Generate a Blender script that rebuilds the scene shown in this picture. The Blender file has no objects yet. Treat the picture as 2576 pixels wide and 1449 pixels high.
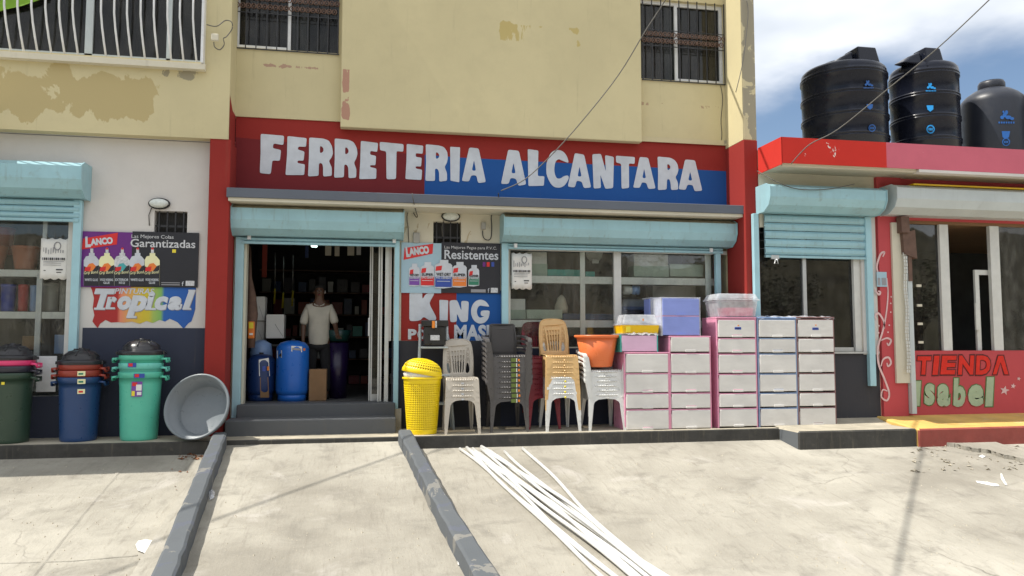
import bpy, bmesh, math, random
from mathutils import Vector, Matrix, Euler
random.seed(7)
R = math.radians
scn = bpy.context.scene
COL = scn.collection

# ------------------------------------------------------------------ camera
F_PX, YAW, PITCH, CAM_H, CAM_D = 1950.0, R(10.7), R(4.0), 1.25, 11.4
cam_d = bpy.data.cameras.new('camera')
cam_d.sensor_width = 36.0
cam_d.lens = 36.0 * F_PX / 2576.0
cam_d.clip_start = 0.1
cam_d.clip_end = 2000
cam = bpy.data.objects.new('camera', cam_d)
COL.objects.link(cam)
cam.location = (0, -CAM_D, CAM_H)
cam.rotation_euler = (R(90) + PITCH, 0, -YAW)
scn.camera = cam

# ------------------------------------------------------------------ world + sun
SUN_DIR = Vector((0.545, 0.018, -0.838)).normalized()      # direction the light travels
world = bpy.data.worlds.new('World')
scn.world = world
world.use_nodes = True
wn, wl = world.node_tree.nodes, world.node_tree.links
wn.clear()
sky = wn.new('ShaderNodeTexSky')
sky.sky_type = 'NISHITA'
sky.sun_disc = False
sky.sun_elevation = R(57)
sky.sun_rotation = R(270)
sky.air_density = 1.0
sky.dust_density = 1.0
sky.ozone_density = 1.5
tc = wn.new('ShaderNodeTexCoord')
mp = wn.new('ShaderNodeMapping'); mp.inputs['Scale'].default_value = (1.0, 1.0, 2.3)
mp.inputs['Location'].default_value = (0.35, 0.2, 0.0)
wl.new(tc.outputs['Generated'], mp.inputs['Vector'])
nz = wn.new('ShaderNodeTexNoise'); nz.inputs['Scale'].default_value = 1.5
nz.inputs['Detail'].default_value = 7; nz.inputs['Roughness'].default_value = 0.52
wl.new(mp.outputs[0], nz.inputs['Vector'])
sep = wn.new('ShaderNodeSeparateXYZ'); wl.new(tc.outputs['Generated'], sep.inputs[0])
elev = wn.new('ShaderNodeMapRange'); elev.inputs[1].default_value = 0.25; elev.inputs[2].default_value = 0.37
elev.inputs[3].default_value = -0.07; elev.inputs[4].default_value = 0.27
wl.new(sep.outputs['Z'], elev.inputs[0])
add = wn.new('ShaderNodeMath'); add.operation = 'ADD'
wl.new(nz.outputs['Fac'], add.inputs[0]); wl.new(elev.outputs[0], add.inputs[1])
cm = wn.new('ShaderNodeMapRange'); cm.interpolation_type = 'SMOOTHSTEP'
cm.inputs[1].default_value = 0.42; cm.inputs[2].default_value = 0.60
wl.new(add.outputs[0], cm.inputs[0])
nz2 = wn.new('ShaderNodeTexNoise'); nz2.inputs['Scale'].default_value = 2.6; nz2.inputs['Detail'].default_value = 4
wl.new(mp.outputs[0], nz2.inputs['Vector'])
ccol = wn.new('ShaderNodeMix'); ccol.data_type = 'RGBA'
ccol.inputs[6].default_value = (5.6, 6.1, 6.8, 1); ccol.inputs[7].default_value = (10.5, 10.6, 10.8, 1)
cr = wn.new('ShaderNodeMapRange'); cr.inputs[1].default_value = 0.38; cr.inputs[2].default_value = 0.62
wl.new(nz2.outputs['Fac'], cr.inputs[0]); wl.new(cr.outputs[0], ccol.inputs[0])
mixs = wn.new('ShaderNodeMix'); mixs.data_type = 'RGBA'
wl.new(cm.outputs[0], mixs.inputs[0]); wl.new(sky.outputs[0], mixs.inputs[6]); wl.new(ccol.outputs[2], mixs.inputs[7])
bg = wn.new('ShaderNodeBackground'); bg.inputs['Strength'].default_value = 0.115
wl.new(mixs.outputs[2], bg.inputs['Color'])
wo = wn.new('ShaderNodeOutputWorld'); wl.new(bg.outputs[0], wo.inputs['Surface'])

sun_d = bpy.data.lights.new('sun', 'SUN')
sun_d.energy = 5.0; sun_d.angle = R(0.5); sun_d.color = (1.0, 0.95, 0.86)
sun = bpy.data.objects.new('sun', sun_d); COL.objects.link(sun)
sun.rotation_euler = SUN_DIR.to_track_quat('-Z', 'Y').to_euler()
sun.location = (-20, 0, 30)

vs = scn.view_settings
scn.display_settings.display_device = 'sRGB'
vs.view_transform = 'Standard'; vs.look = 'None'; vs.exposure = 0.22; vs.gamma = 1.0
vs.use_curve_mapping = False
scn.cycles.max_bounces = 8
scn.cycles.diffuse_bounces = 4
scn.cycles.transparent_max_bounces = 12

# ------------------------------------------------------------------ survey: sight line of the photo point (u, v) met with a known plane
_fw = Vector((math.sin(YAW) * math.cos(PITCH), math.cos(YAW) * math.cos(PITCH), math.sin(PITCH)))
_rt = Vector((math.cos(YAW), -math.sin(YAW), 0))
_up = Vector((-math.sin(YAW) * math.sin(PITCH), -math.cos(YAW) * math.sin(PITCH), math.cos(PITCH)))
def _ray(u, v):
    return _fw + _rt * ((u - 1288) / F_PX) - _up * ((v - 724.5) / F_PX)
def at(u, v, Y):
    r = _ray(u, v); t = (Y + CAM_D) / r.y
    return Vector((r.x * t, Y, CAM_H + r.z * t))
def gz(u, v, Z=0.0):
    r = _ray(u, v); t = (Z - CAM_H) / r.z
    return Vector((r.x * t, -CAM_D + r.y * t, Z))
def cyl(u0, u1, Y, v=724):
    """upright cylinder centred at depth Y whose outline spans u0..u1: centre x and radius"""
    a, c = _ray(u0, v).xy.normalized(), _ray(u1, v).xy.normalized()
    b_ = (a + c).normalized(); t = (Y + CAM_D) / b_.y
    return b_.x * t, t * math.sin(a.angle(c) / 2)
def AX(u, Y, v=724): return at(u, v, Y).x
def AZ(v, Y, u=1288): return at(u, v, Y).z

# ------------------------------------------------------------------ object helpers
WLOC = {}
def tag(o, label=None, cat=None, group=None, kind=None):
    if label: o['label'] = label
    if cat: o['category'] = cat
    if group: o['group'] = group
    if kind: o['kind'] = kind
    return o
def thing(name, label, cat, loc=(0, 0, 0), group=None, rotz=0):
    o = bpy.data.objects.new(name, None); COL.objects.link(o)
    o.empty_display_size = 0.1
    o.location = loc; o.rotation_euler = (0, 0, rotz)
    WLOC[o.name] = Vector(loc)
    return tag(o, label, cat, group)
def children(o):
    return [c for c in bpy.data.objects if c.parent == o]
def copy_tree(o, parent=None):
    c = o.copy(); COL.objects.link(c); c.parent = parent
    if parent is not None: KIDS.setdefault(parent.name, []).append(c)
    for ch in list(KIDS.get(o.name, [])): copy_tree(ch, c)
    return c
KIDS = {}
def link(name, me, mats, parent=None, loc=None):
    o = bpy.data.objects.new(name, me); COL.objects.link(o)
    for m in (mats if isinstance(mats, (list, tuple)) else [mats]): me.materials.append(m)
    pl = WLOC[parent.name] if parent else Vector((0, 0, 0))
    wl_ = Vector(loc) if loc is not None else pl
    if parent:
        o.parent = parent; o.location = wl_ - pl
        KIDS.setdefault(parent.name, []).append(o)
    else: o.location = wl_
    WLOC[o.name] = wl_
    return o

class MB:
    """collects geometry in world (or thing-local, root at origin) coordinates"""
    def __init__(s): s.v = []; s.f = []; s.sm = []; s.mi = []
    def add(s, vs_, fs, smooth=False, mi=0):
        b = len(s.v); s.v += [tuple(p) for p in vs_]
        for f in fs: s.f.append([i + b for i in f]); s.sm.append(smooth); s.mi.append(mi)
        return s
    def box(s, x0, x1, y0, y1, z0, z1, mi=0):
        if x0 > x1: x0, x1 = x1, x0
        if y0 > y1: y0, y1 = y1, y0
        if z0 > z1: z0, z1 = z1, z0
        return s.add([(x0,y0,z0),(x1,y0,z0),(x1,y1,z0),(x0,y1,z0),(x0,y0,z1),(x1,y0,z1),(x1,y1,z1),(x0,y1,z1)],
              [(0,3,2,1),(4,5,6,7),(0,1,5,4),(1,2,6,5),(2,3,7,6),(3,0,4,7)], mi=mi)
    def hexa(s, b, t, mi=0):
        """b, t: four bottom and four top points, same turn"""
        return s.add(list(b) + list(t), [(3,2,1,0),(4,5,6,7),(0,1,5,4),(1,2,6,5),(2,3,7,6),(3,0,4,7)], mi=mi)
    def prism_x(s, prof, x0, x1, mi=0):
        n = len(prof)
        return s.add([(x0, p[0], p[1]) for p in prof] + [(x1, p[0], p[1]) for p in prof],
              [list(range(n))[::-1], list(range(n, 2*n))] + [(i, (i+1) % n, n + (i+1) % n, n + i) for i in range(n)], mi=mi)
    def lathe(s, prof, c=(0,0,0), n=32, smooth=True, cap=(False, False), sx=1, sy=1, mi=0):
        vs_ = []; fs = []
        for (r, z) in prof:
            for k in range(n):
                a = 2 * math.pi * k / n
                vs_.append((c[0] + r * sx * math.cos(a), c[1] + r * sy * math.sin(a), c[2] + z))
        for i in range(len(prof) - 1):
            for k in range(n):
                k2 = (k + 1) % n
                fs.append((i*n + k, i*n + k2, (i+1)*n + k2, (i+1)*n + k))
        s.add(vs_, fs, smooth, mi)
        b = len(s.v) - len(vs_)
        if cap[0]: s.f.append([b + k for k in range(n)][::-1]); s.sm.append(False); s.mi.append(mi)
        if cap[1]: s.f.append([b + (len(prof)-1)*n + k for k in range(n)]); s.sm.append(False); s.mi.append(mi)
        return s
    def tube(s, pts, r, n=8, cap=True, smooth=True, mi=0):
        pts = [Vector(p) for p in pts]; vs_ = []; fs = []
        rs = r if isinstance(r, (list, tuple)) else [r] * len(pts)
        ref = None
        for i, p in enumerate(pts):
            d = (pts[min(i+1, len(pts)-1)] - pts[max(i-1, 0)])
            d = d.normalized() if d.length > 1e-9 else Vector((0,0,1))
            if ref is None: ref = Vector((0,0,1)) if abs(d.z) < .9 else Vector((1,0,0))
            a = d.cross(ref)
            a = a.normalized() if a.length > 1e-6 else d.orthogonal().normalized()
            b = d.cross(a).normalized(); ref = a.cross(d) if False else ref
            for k in range(n):
                t = 2 * math.pi * k / n
                vs_.append(p + (a * math.cos(t) + b * math.sin(t)) * rs[i])
        for i in range(len(pts) - 1):
            for k in range(n):
                k2 = (k+1) % n
                fs.append((i*n+k, i*n+k2, (i+1)*n+k2, (i+1)*n+k))
        s.add(vs_, fs, smooth, mi)
        b = len(s.v) - len(vs_)
        if cap:
            s.f.append([b+k for k in range(n)][::-1]); s.sm.append(False); s.mi.append(mi)
            s.f.append([b+(len(pts)-1)*n+k for k in range(n)]); s.sm.append(False); s.mi.append(mi)
        return s
    def shape(s, me, fn=None, mi=0):
        """append another mesh datablock, points passed through fn"""
        return s.add([fn(v.co) if fn else tuple(v.co) for v in me.vertices], [list(p.vertices) for p in me.polygons], mi=mi)
    def xform(s, m):
        s.v = [tuple(m @ Vector(p)) for p in s.v]; return s
    def mesh(s, name, off=Vector((0,0,0))):
        me = bpy.data.meshes.new(name)
        me.from_pydata([(p[0]-off[0], p[1]-off[1], p[2]-off[2]) for p in s.v], [], s.f)
        me.polygons.foreach_set('use_smooth', s.sm); me.polygons.foreach_set('material_index', s.mi)
        me.update()
        return me
    def build(s, name, mats, parent=None, bevel=0, origin=None, solid=0, fixn=True, label=None):
        off = Vector(origin) if origin is not None else (WLOC[parent.name] if parent else Vector((0,0,0)))
        me = s.mesh(name, off)
        if fixn:
            bm = bmesh.new(); bm.from_mesh(me)
            bmesh.ops.recalc_face_normals(bm, faces=bm.faces); bm.to_mesh(me); bm.free()
        o = link(name, me, mats, parent, loc=off)
        if solid:
            md = o.modifiers.new('solidify', 'SOLIDIFY'); md.thickness = solid; md.offset = 0
        if bevel:
            md = o.modifiers.new('bevel', 'BEVEL'); md.width = bevel; md.segments = 2
            md.limit_method = 'ANGLE'; md.angle_limit = R(40); md.harden_normals = False
        if label: o['label'] = label
        return o

def shape2d(outer, holes=(), thick=0.004, cut=0.0, rounds=1):
    """flat filled outline with holes, drawn in X-Z, facing -Y; returns a mesh datablock"""
    def soften(p):
        for _ in range(rounds if cut else 0):
            q = []
            n = len(p)
            for i in range(n):
                a, b = Vector(p[i]), Vector(p[(i+1) % n])
                d = (b - a); L = d.length; c = min(cut, L * .3)
                if L < 1e-9: continue
                q.append(a + d / L * c); q.append(b - d / L * c)
            p = q
        return p
    cu = bpy.data.curves.new('outline', 'CURVE'); cu.dimensions = '2D'; cu.fill_mode = 'BOTH'; cu.extrude = thick / 2
    for ring in [outer] + list(holes):
        ring = soften([(p[0], p[1]) for p in ring])
        sp = cu.splines.new('POLY'); sp.points.add(len(ring) - 1)
        for i, p in enumerate(ring): sp.points[i].co = (p[0], p[1], 0, 1)
        sp.use_cyclic_u = True
    o = bpy.data.objects.new('outline', cu)
    me = bpy.data.meshes.new_from_object(o)
    for v in me.vertices: v.co = (v.co.x, v.co.z * -1, v.co.y)
    bpy.data.objects.remove(o); bpy.data.curves.remove(cu)
    return me
def textmesh(s, bold=0.0, shear=0.0, thick=0.003, spacing=1.0):
    cu = bpy.data.curves.new('lettering', 'FONT'); cu.body = s; cu.offset = bold; cu.shear = shear
    cu.extrude = 0.5; cu.space_character = spacing; cu.resolution_u = 3
    o = bpy.data.objects.new('lettering', cu)
    me = bpy.data.meshes.new_from_object(o)
    bpy.data.objects.remove(o); bpy.data.curves.remove(cu)
    xs = [v.co.x for v in me.vertices]; ys = [v.co.y for v in me.vertices]
    x0, x1, y0, y1 = min(xs), max(xs), min(ys), max(ys)
    for v in me.vertices: v.co = ((v.co.x-x0)/(x1-x0), -v.co.z*2*thick/2, (v.co.y-y0)/(y1-y0))
    return me
def textpart(s, x0, x1, z0, z1, Y, mat, parent, name='lettering', bold=0.0, shear=0.0, thick=0.003, spacing=1.0, fn=None, rot=0):
    me = textmesh(s, bold, shear, thick, spacing)
    c, sn = math.cos(rot), math.sin(rot)
    b = MB()
    def f(co):
        x = co.x * (x1 - x0); z = co.z * (z1 - z0)
        p = (x0 + x * c - z * sn, Y + co.y, z0 + x * sn + z * c)
        return fn(p) if fn else p
    b.shape(me, f)
    bpy.data.meshes.remove(me)
    return b.build(name, mat, parent, fixn=False)

def wall(x0, x1, z0, z1, y0, y1, holes=()):
    """slab in X-Z with rectangular openings (hx0,hx1,hz0,hz1), clean faces only"""
    xs = sorted({x0, x1} | {min(max(h[i], x0), x1) for h in holes for i in (0, 1)})
    zs = sorted({z0, z1} | {min(max(h[i], z0), z1) for h in holes for i in (2, 3)})
    def solid(i, k):
        if i < 0 or k < 0 or i >= len(xs)-1 or k >= len(zs)-1: return False
        cx, cz = (xs[i]+xs[i+1])/2, (zs[k]+zs[k+1])/2
        return not any(h[0] < cx < h[1] and h[2] < cz < h[3] for h in holes)
    b = MB()
    for i in range(len(xs)-1):
        for k in range(len(zs)-1):
            if not solid(i, k): continue
            a, c, d, e = xs[i], xs[i+1], zs[k], zs[k+1]
            b.add([(a,y0,d),(c,y0,d),(c,y0,e),(a,y0,e)], [(0,1,2,3)])
            b.add([(a,y1,d),(a,y1,e),(c,y1,e),(c,y1,d)], [(0,1,2,3)])
            if not solid(i-1, k): b.add([(a,y0,d),(a,y0,e),(a,y1,e),(a,y1,d)], [(0,1,2,3)])
            if not solid(i+1, k): b.add([(c,y0,d),(c,y1,d),(c,y1,e),(c,y0,e)], [(0,1,2,3)])
            if not solid(i, k-1): b.add([(a,y0,d),(a,y1,d),(c,y1,d),(c,y0,d)], [(0,1,2,3)])
            if not solid(i, k+1): b.add([(a,y0,e),(c,y0,e),(c,y1,e),(a,y1,e)], [(0,1,2,3)])
    return b

# ------------------------------------------------------------------ materials
def srgb(r, g, b):
    f = lambda c: (c/255/12.92) if c/255 <= .04045 else ((c/255+.055)/1.055)**2.4
    return (f(r), f(g), f(b))
def _mixrgb(nt, a, b, fac, mode='MIX'):
    m = nt.nodes.new('ShaderNodeMix'); m.data_type = 'RGBA'; m.blend_type = mode
    for sock, val in ((6, a), (7, b)):
        if isinstance(val, tuple): m.inputs[sock].default_value = (*val[:3], 1)
        else: nt.links.new(val, m.inputs[sock])
    if isinstance(fac, float): m.inputs[0].default_value = fac
    else: nt.links.new(fac, m.inputs[0])
    return m.outputs[2]
def _noise(nt, vec, scale, detail=4, rough=.55, dist=0.0):
    n = nt.nodes.new('ShaderNodeTexNoise'); n.inputs['Scale'].default_value = scale
    n.inputs['Detail'].default_value = detail; n.inputs['Roughness'].default_value = rough
    n.inputs['Distortion'].default_value = dist
    if vec is not None: nt.links.new(vec, n.inputs['Vector'])
    return n.outputs['Fac']
def _range(nt, val, a, b, c=0.0, d=1.0, smooth=False):
    m = nt.nodes.new('ShaderNodeMapRange')
    if smooth: m.interpolation_type = 'SMOOTHSTEP'
    nt.links.new(val, m.inputs[0])
    for i, x in zip((1, 2, 3, 4), (a, b, c, d)): m.inputs[i].default_value = x
    return m.outputs[0]
def _math(nt, op, a, b=None, c=None):
    m = nt.nodes.new('ShaderNodeMath'); m.operation = op
    for i, x in enumerate((a, b, c)):
        if x is None: continue
        if isinstance(x, (int, float)): m.inputs[i].default_value = x
        else: nt.links.new(x, m.inputs[i])
    return m.outputs[0]
def _coords(nt, scale=(1,1,1), world_space=False):
    t = nt.nodes.new('ShaderNodeTexCoord')
    out = t.outputs['Object']
    if world_space:
        g = nt.nodes.new('ShaderNodeNewGeometry'); out = g.outputs['Position']
    m = nt.nodes.new('ShaderNodeMapping'); m.inputs['Scale'].default_value = scale
    nt.links.new(out, m.inputs['Vector'])
    return m.outputs[0]
def base(name):
    m = bpy.data.materials.new(name); m.use_nodes = True
    nt = m.node_tree; return m, nt, nt.nodes['Principled BSDF']
def _bump(nt, bs, h, strength, dist=.01):
    b = nt.nodes.new('ShaderNodeBump'); b.inputs['Strength'].default_value = strength; b.inputs['Distance'].default_value = dist
    nt.links.new(h, b.inputs['Height']); nt.links.new(b.outputs[0], bs.inputs['Normal'])
def M(name, col, rough=.55, var=.10, scale=4, bump=.1, bscale=60, spec=.5, metal=0.0, streak=0.0, dirt=0.0,
      dirtcol=(.10,.085,.06), ws=True, coat=0.0, sheen=0.0):
    m, nt, bs = base(name)
    v = _coords(nt, world_space=ws)
    n1 = _noise(nt, v, scale, 5, .6)
    hi = tuple(min(1, c*(1+var)) for c in col); lo = tuple(c*(1-var) for c in col)
    c = _mixrgb(nt, lo, hi, _range(nt, n1, .3, .7))
    if streak:
        vs_ = _coords(nt, (9, 9, .7), ws)
        s1 = _noise(nt, vs_, 1.6, 5, .65)
        c = _mixrgb(nt, c, dirtcol, _range(nt, s1, .54, .80, 0, streak, True))
    if dirt:
        d1 = _noise(nt, v, scale*2.3, 8, .7, .4)
        c = _mixrgb(nt, c, dirtcol, _range(nt, d1, .55, .78, 0, dirt, True))
    nt.links.new(c, bs.inputs['Base Color'])
    r1 = _noise(nt, v, scale*3, 3)
    nt.links.new(_range(nt, r1, .3, .7, max(.02, rough-.08), min(1, rough+.08)), bs.inputs['Roughness'])
    bs.inputs['Specular IOR Level'].default_value = spec
    bs.inputs['Metallic'].default_value = metal
    bs.inputs['Coat Weight'].default_value = coat
    if bump: _bump(nt, bs, _noise(nt, v, bscale, 4, .6), bump, .006)
    return m
def paint_wall(name, col, patches=(), grime=.25, patchcol=None, edge=None):
    """rolled paint on rough plaster, with peeled or repainted patches inside given boxes (x0,x1,z0,z1,threshold)"""
    m, nt, bs = base(name)
    v = _coords(nt, world_space=True)
    big = _noise(nt, v, .55, 5, .6); mid = _noise(nt, v, 3.2, 6, .65)
    c = _mixrgb(nt, tuple(x*.93 for x in col), tuple(min(1, x*1.05) for x in col), _range(nt, big, .35, .65))
    c = _mixrgb(nt, c, tuple(x*.86 for x in col), _range(nt, mid, .5, .8, 0, .5))
    vs_ = _coords(nt, (7, 7, .45), True)
    st = _noise(nt, vs_, 1.5, 6, .7)
    c = _mixrgb(nt, c, (.16, .135, .09), _range(nt, st, .58, .85, 0, grime, True))
    sx = nt.nodes.new('ShaderNodeSeparateXYZ')
    g = nt.nodes.new('ShaderNodeNewGeometry'); nt.links.new(g.outputs['Position'], sx.inputs[0])
    hmask = None
    for (x0, x1, z0, z1, th, soft, pc, sc) in patches:
        mx = _math(nt, 'MULTIPLY', _range(nt, sx.outputs[0], x0, x0+soft), _range(nt, sx.outputs[0], x1-soft, x1, 1, 0))
        mz = _math(nt, 'MULTIPLY', _range(nt, sx.outputs[2], z0, z0+soft), _range(nt, sx.outputs[2], z1-soft, z1, 1, 0))
        k = _math(nt, 'MULTIPLY', mx, mz)
        vp = _coords(nt, (sc, sc, sc*.6), True)
        n = _noise(nt, vp, 1.0, 7, .62, .6)
        val = _math(nt, 'ADD', n, _math(nt, 'MULTIPLY', _math(nt, 'SUBTRACT', k, 1.0), .5))
        pm = _range(nt, val, th, th+.012)
        c = _mixrgb(nt, c, pc, pm)
        hmask = pm if hmask is None else _math(nt, 'MAXIMUM', hmask, pm)
    nt.links.new(c, bs.inputs['Base Color'])
    bs.inputs['Roughness'].default_value = .82; bs.inputs['Specular IOR Level'].default_value = .3
    fine = _noise(nt, v, 55, 4, .6)
    h = _math(nt, 'ADD', fine, _math(nt, 'MULTIPLY', mid, 1.5))
    if hmask is not None: h = _math(nt, 'SUBTRACT', h, _math(nt, 'MULTIPLY', hmask, .5))
    _bump(nt, bs, h, .22, .006)
    return m
def glass(name, tint=(.55,.62,.6), refl=1.0, dust=.08):
    m = bpy.data.materials.new(name); m.use_nodes = True; nt = m.node_tree; nt.nodes.clear()
    tr = nt.nodes.new('ShaderNodeBsdfTransparent'); tr.inputs[0].default_value = (*tint, 1)
    gl = nt.nodes.new('ShaderNodeBsdfGlossy'); gl.inputs['Roughness'].default_value = .015
    gl.inputs['Color'].default_value = (1, 1, 1, 1)
    fr = nt.nodes.new('ShaderNodeFresnel'); fr.inputs[0].default_value = 1.52
    f2 = _math(nt, 'MINIMUM', _math(nt, 'MULTIPLY', fr.outputs[0], 1.25*refl), 1.0)
    mx = nt.nodes.new('ShaderNodeMixShader'); nt.links.new(f2, mx.inputs[0]); nt.links.new(tr.outputs[0], mx.inputs[1]); nt.links.new(gl.outputs[0], mx.inputs[2])
    df = nt.nodes.new('ShaderNodeBsdfDiffuse'); df.inputs[0].default_value = (.5,.48,.44,1)
    v = _coords(nt, (3,3,1), True); n = _noise(nt, v, 3, 6, .7)
    m2 = nt.nodes.new('ShaderNodeMixShader'); nt.links.new(_range(nt, n, .45, .8, dust*.3, dust*1.6), m2.inputs[0])
    nt.links.new(mx.outputs[0], m2.inputs[1]); nt.links.new(df.outputs[0], m2.inputs[2])
    b = nt.nodes.new('ShaderNodeBump'); b.inputs['Strength'].default_value = .06; b.inputs['Distance'].default_value = .02
    nt.links.new(_noise(nt, v, .9, 2), b.inputs['Height']); nt.links.new(b.outputs[0], gl.inputs['Normal'])
    o = nt.nodes.new('ShaderNodeOutputMaterial'); nt.links.new(m2.outputs[0], o.inputs[0])
    return m
def clearplastic(name, col, alpha=.45):
    m = bpy.data.materials.new(name); m.use_nodes = True; nt = m.node_tree; bs = nt.nodes['Principled BSDF']
    bs.inputs['Base Color'].default_value = (*col, 1); bs.inputs['Roughness'].default_value = .22
    bs.inputs['Specular IOR Level'].default_value = .6
    v = _coords(nt, world_space=True)
    nt.links.new(_range(nt, _noise(nt, v, 14, 4), .3, .7, alpha-.1, alpha+.1), bs.inputs['Alpha'])
    _bump(nt, bs, _noise(nt, v, 22, 3), .15, .01)
    return m
def film_white(name, col):
    """milky polypropylene drawer front with faint mottling"""
    m, nt, bs = base(name)
    v = _coords(nt, (1,1,2.2), True)
    c = _mixrgb(nt, tuple(x*.88 for x in col), tuple(min(1,x*1.05) for x in col), _range(nt, _noise(nt, v, 2.2, 4), .3, .7))
    nt.links.new(c, bs.inputs['Base Color']); bs.inputs['Roughness'].default_value = .35
    bs.inputs['Subsurface Weight'].default_value = .0
    _bump(nt, bs, _noise(nt, v, 9, 4), .2, .012)
    return m

MT = {}
MT['yellow'] = None
def setup_mats():
    X = MT
    ych = (.62, .545, .335)
    X['yellow'] = paint_wall('cream_yellow_paint', (.575, .505, .305), patches=(
        (-6.2, -2.45, 3.85, 5.15, .365, .5, (.46, .375, .19), 1.6),
        (1.7, 3.4, 5.55, 6.3, .46, .25, (.48, .385, .16), 1.4),
        (-.42, -.22, 4.4, 5.25, .47, .06, (.42, .235, .17), 5.0),
        (-1.85, -.3, 5.10, 5.36, .50, .12, (.40, .26, .19), 4.0),
        (-2.9, -2.1, 4.70, 5.02, .47, .12, (.30, .27, .19), 6.0),
        (4.1, 5.6, 4.9, 5.1, .55, .08, (.42, .30, .2), 5.0)), grime=.42)
    X['yellow_dirty'] = paint_wall('weathered_yellow_paint', (.56, .49, .31), patches=((5.55, 6.0, 4.3, 9.5, .50, .05, (.30,.27,.2), 3.0),), grime=.75)
    X['cream'] = paint_wall('cream_white_paint', (.62, .58, .47), grime=.45, patches=((-.0, 2.0, 2.4, 3.2, .60, .2, (.45,.38,.26), 4.0),))
    X['white'] = paint_wall('white_wall_paint', (.60, .575, .55), grime=.10)
    X['redwall'] = paint_wall('red_wall_paint', (.275, .024, .019), grime=.2)
    X['redwall_dark'] = paint_wall('deep_red_wall_paint', (.17, .018, .022), grime=.15)
    X['bluewall'] = paint_wall('blue_wall_paint', (.014, .085, .30), grime=.15)
    X['navy'] = paint_wall('navy_wainscot_paint', (.040, .046, .072), grime=.35)
    X['char'] = paint_wall('charcoal_wainscot_paint', (.045, .045, .052), grime=.55)
    X['ledge'] = paint_wall('slate_grey_ledge_paint', (.12, .135, .165), grime=.6)
    X['letter'] = M('white_sign_paint', (.55,.58,.63), .75, .10, 5, .25, 40, dirt=.18, streak=.12, dirtcol=(.35,.33,.36))
    X['aqua'] = M('aqua_painted_steel', (.30, .50, .56), .42, .07, 2.5, .05, 30, streak=.5, dirt=.4, dirtcol=(.19,.19,.15))
    X['aqua_rail'] = M('aqua_painted_rail', (.34, .56, .63), .42, .06, 4, .05, 40, streak=.2, dirtcol=(.2,.2,.17))
    X['aqua_dirt'] = M('rusty_top_of_housing', (.26, .24, .17), .6, .25, 6, .1, 40, dirt=.5)
    X['pale'] = M('pale_grey_painted_steel', (.50, .55, .56), .4, .06, 3, .05, 30, streak=.2)
    X['alu'] = M('dull_white_aluminium', (.60, .60, .57), .4, .08, 6, .04, 50, streak=.25)
    X['greyalu'] = M('brushed_aluminium', (.52, .53, .53), .35, .08, 6, .04, 50, metal=.7)
    X['shelfwhite'] = M('white_shelf_paint', (.82,.82,.79), .5, .04, 5, 0)
    X['iron'] = M('black_iron', (.025, .025, .028), .5, .2, 10, .2, 60)
    X['whitebar'] = M('white_painted_bar', (.70, .71, .72), .4, .08, 9, .1, 60, dirt=.3)
    X['glass'] = glass('shop_window_glass', (.95,.97,.96), .85)
    X['glassd'] = glass('dark_window_glass', (.35,.37,.37), 1.0, .04); X['glassu'] = glass('upper_window_glass', (.4,.42,.42), .45, .05)
    X['brownorn'] = M('rust_brown_ironwork', (.16, .095, .07), .7, .2, 12, .2, 60)
    X['curt_b'] = M('brown_curtain', (.30, .16, .07), .85, .15, 5, .1, 60)
    X['curt_t'] = M('grey_green_curtain', (.28, .36, .33), .85, .15, 5, .1, 60)
    X['curt_w'] = M('off_white_curtain', (.60, .57, .50), .85, .12, 5, .1, 60)
    X['greencloth'] = M('lime_green_cloth', (.20, .38, .03), .8, .12, 5, .1, 60)
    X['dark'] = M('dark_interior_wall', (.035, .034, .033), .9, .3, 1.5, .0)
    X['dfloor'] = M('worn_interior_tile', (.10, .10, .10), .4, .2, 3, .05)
    X['step'] = paint_wall('dark_painted_step', (.10, .105, .112), grime=.5)
    X['kerbtop'] = None
    for nm, c in dict(mint=(.10,.50,.36), mintpale=(.15,.55,.47), redbin=(.30,.045,.03), bluebin=(.018,.055,.16), greenbin=(.03,.06,.04),
                      pinkbin=(.75,.06,.20), darkbin=(.03,.03,.045), blacklid=(.02,.02,.024), grey=(.165,.185,.20), yellow=(.86,.62,.005),
                      beige=(.50,.45,.38), tan=(.62,.40,.17), whitep=(.66,.66,.64), rattan=(.085,.078,.075), maroon=(.20,.012,.025),
                      orange=(.72,.17,.05), bluetank=(.014,.125,.50), bluedk=(.012,.035,.13), pink=(.74,.31,.45), blueframe=(.24,.33,.52),
                      brownframe=(.24,.13,.13), teal=(.06,.42,.36), purple=(.010,.004,.032), dimteal=(.007,.035,.033), terra=(.42,.14,.07), red=(.45,.03,.03), bblue=(.03,.06,.36),
                      lblue=(.25,.38,.65), bluetub=(.10,.18,.62), pinkfr=(.78,.42,.58), yellowtub=(.80,.50,.0), blacktank=(.014,.015,.019), greytank=(.028,.029,.034),
                      black=(.02,.02,.02), greybox=(.35,.34,.31)).items():
        X['p_'+nm] = M(nm+'_plastic', c, .34, .05, 5, .05, 35, ws=True)
    X['p_pipe'] = M('white_pvc', (.60,.60,.58), .3, .03, 3, 0)
    X['p_styro'] = M('white_carton', (.74,.74,.72), .7, .05, 3, .05)
    X['blacktank'] = M('black_tank_plastic', (.009,.011,.020), .24, .05, 3, .0, 8, spec=.28)
    X['greytank'] = M('satin_black_tank_plastic', (.015,.018,.028), .42, .06, 3, .05, 10)
    X['cyan'] = M('bright_blue_print', (.01,.25,.62), .4, .1, 5, 0)
    X['cyan_dk'] = M('faded_blue_print', (.01,.09,.33), .4, .1, 5, 0)
    X['carton'] = M('brown_cardboard', (.22,.125,.06), .85, .1, 4, .1)
    X['paper'] = M('white_paper', (.74,.73,.70), .8, .04, 8, .05)
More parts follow.
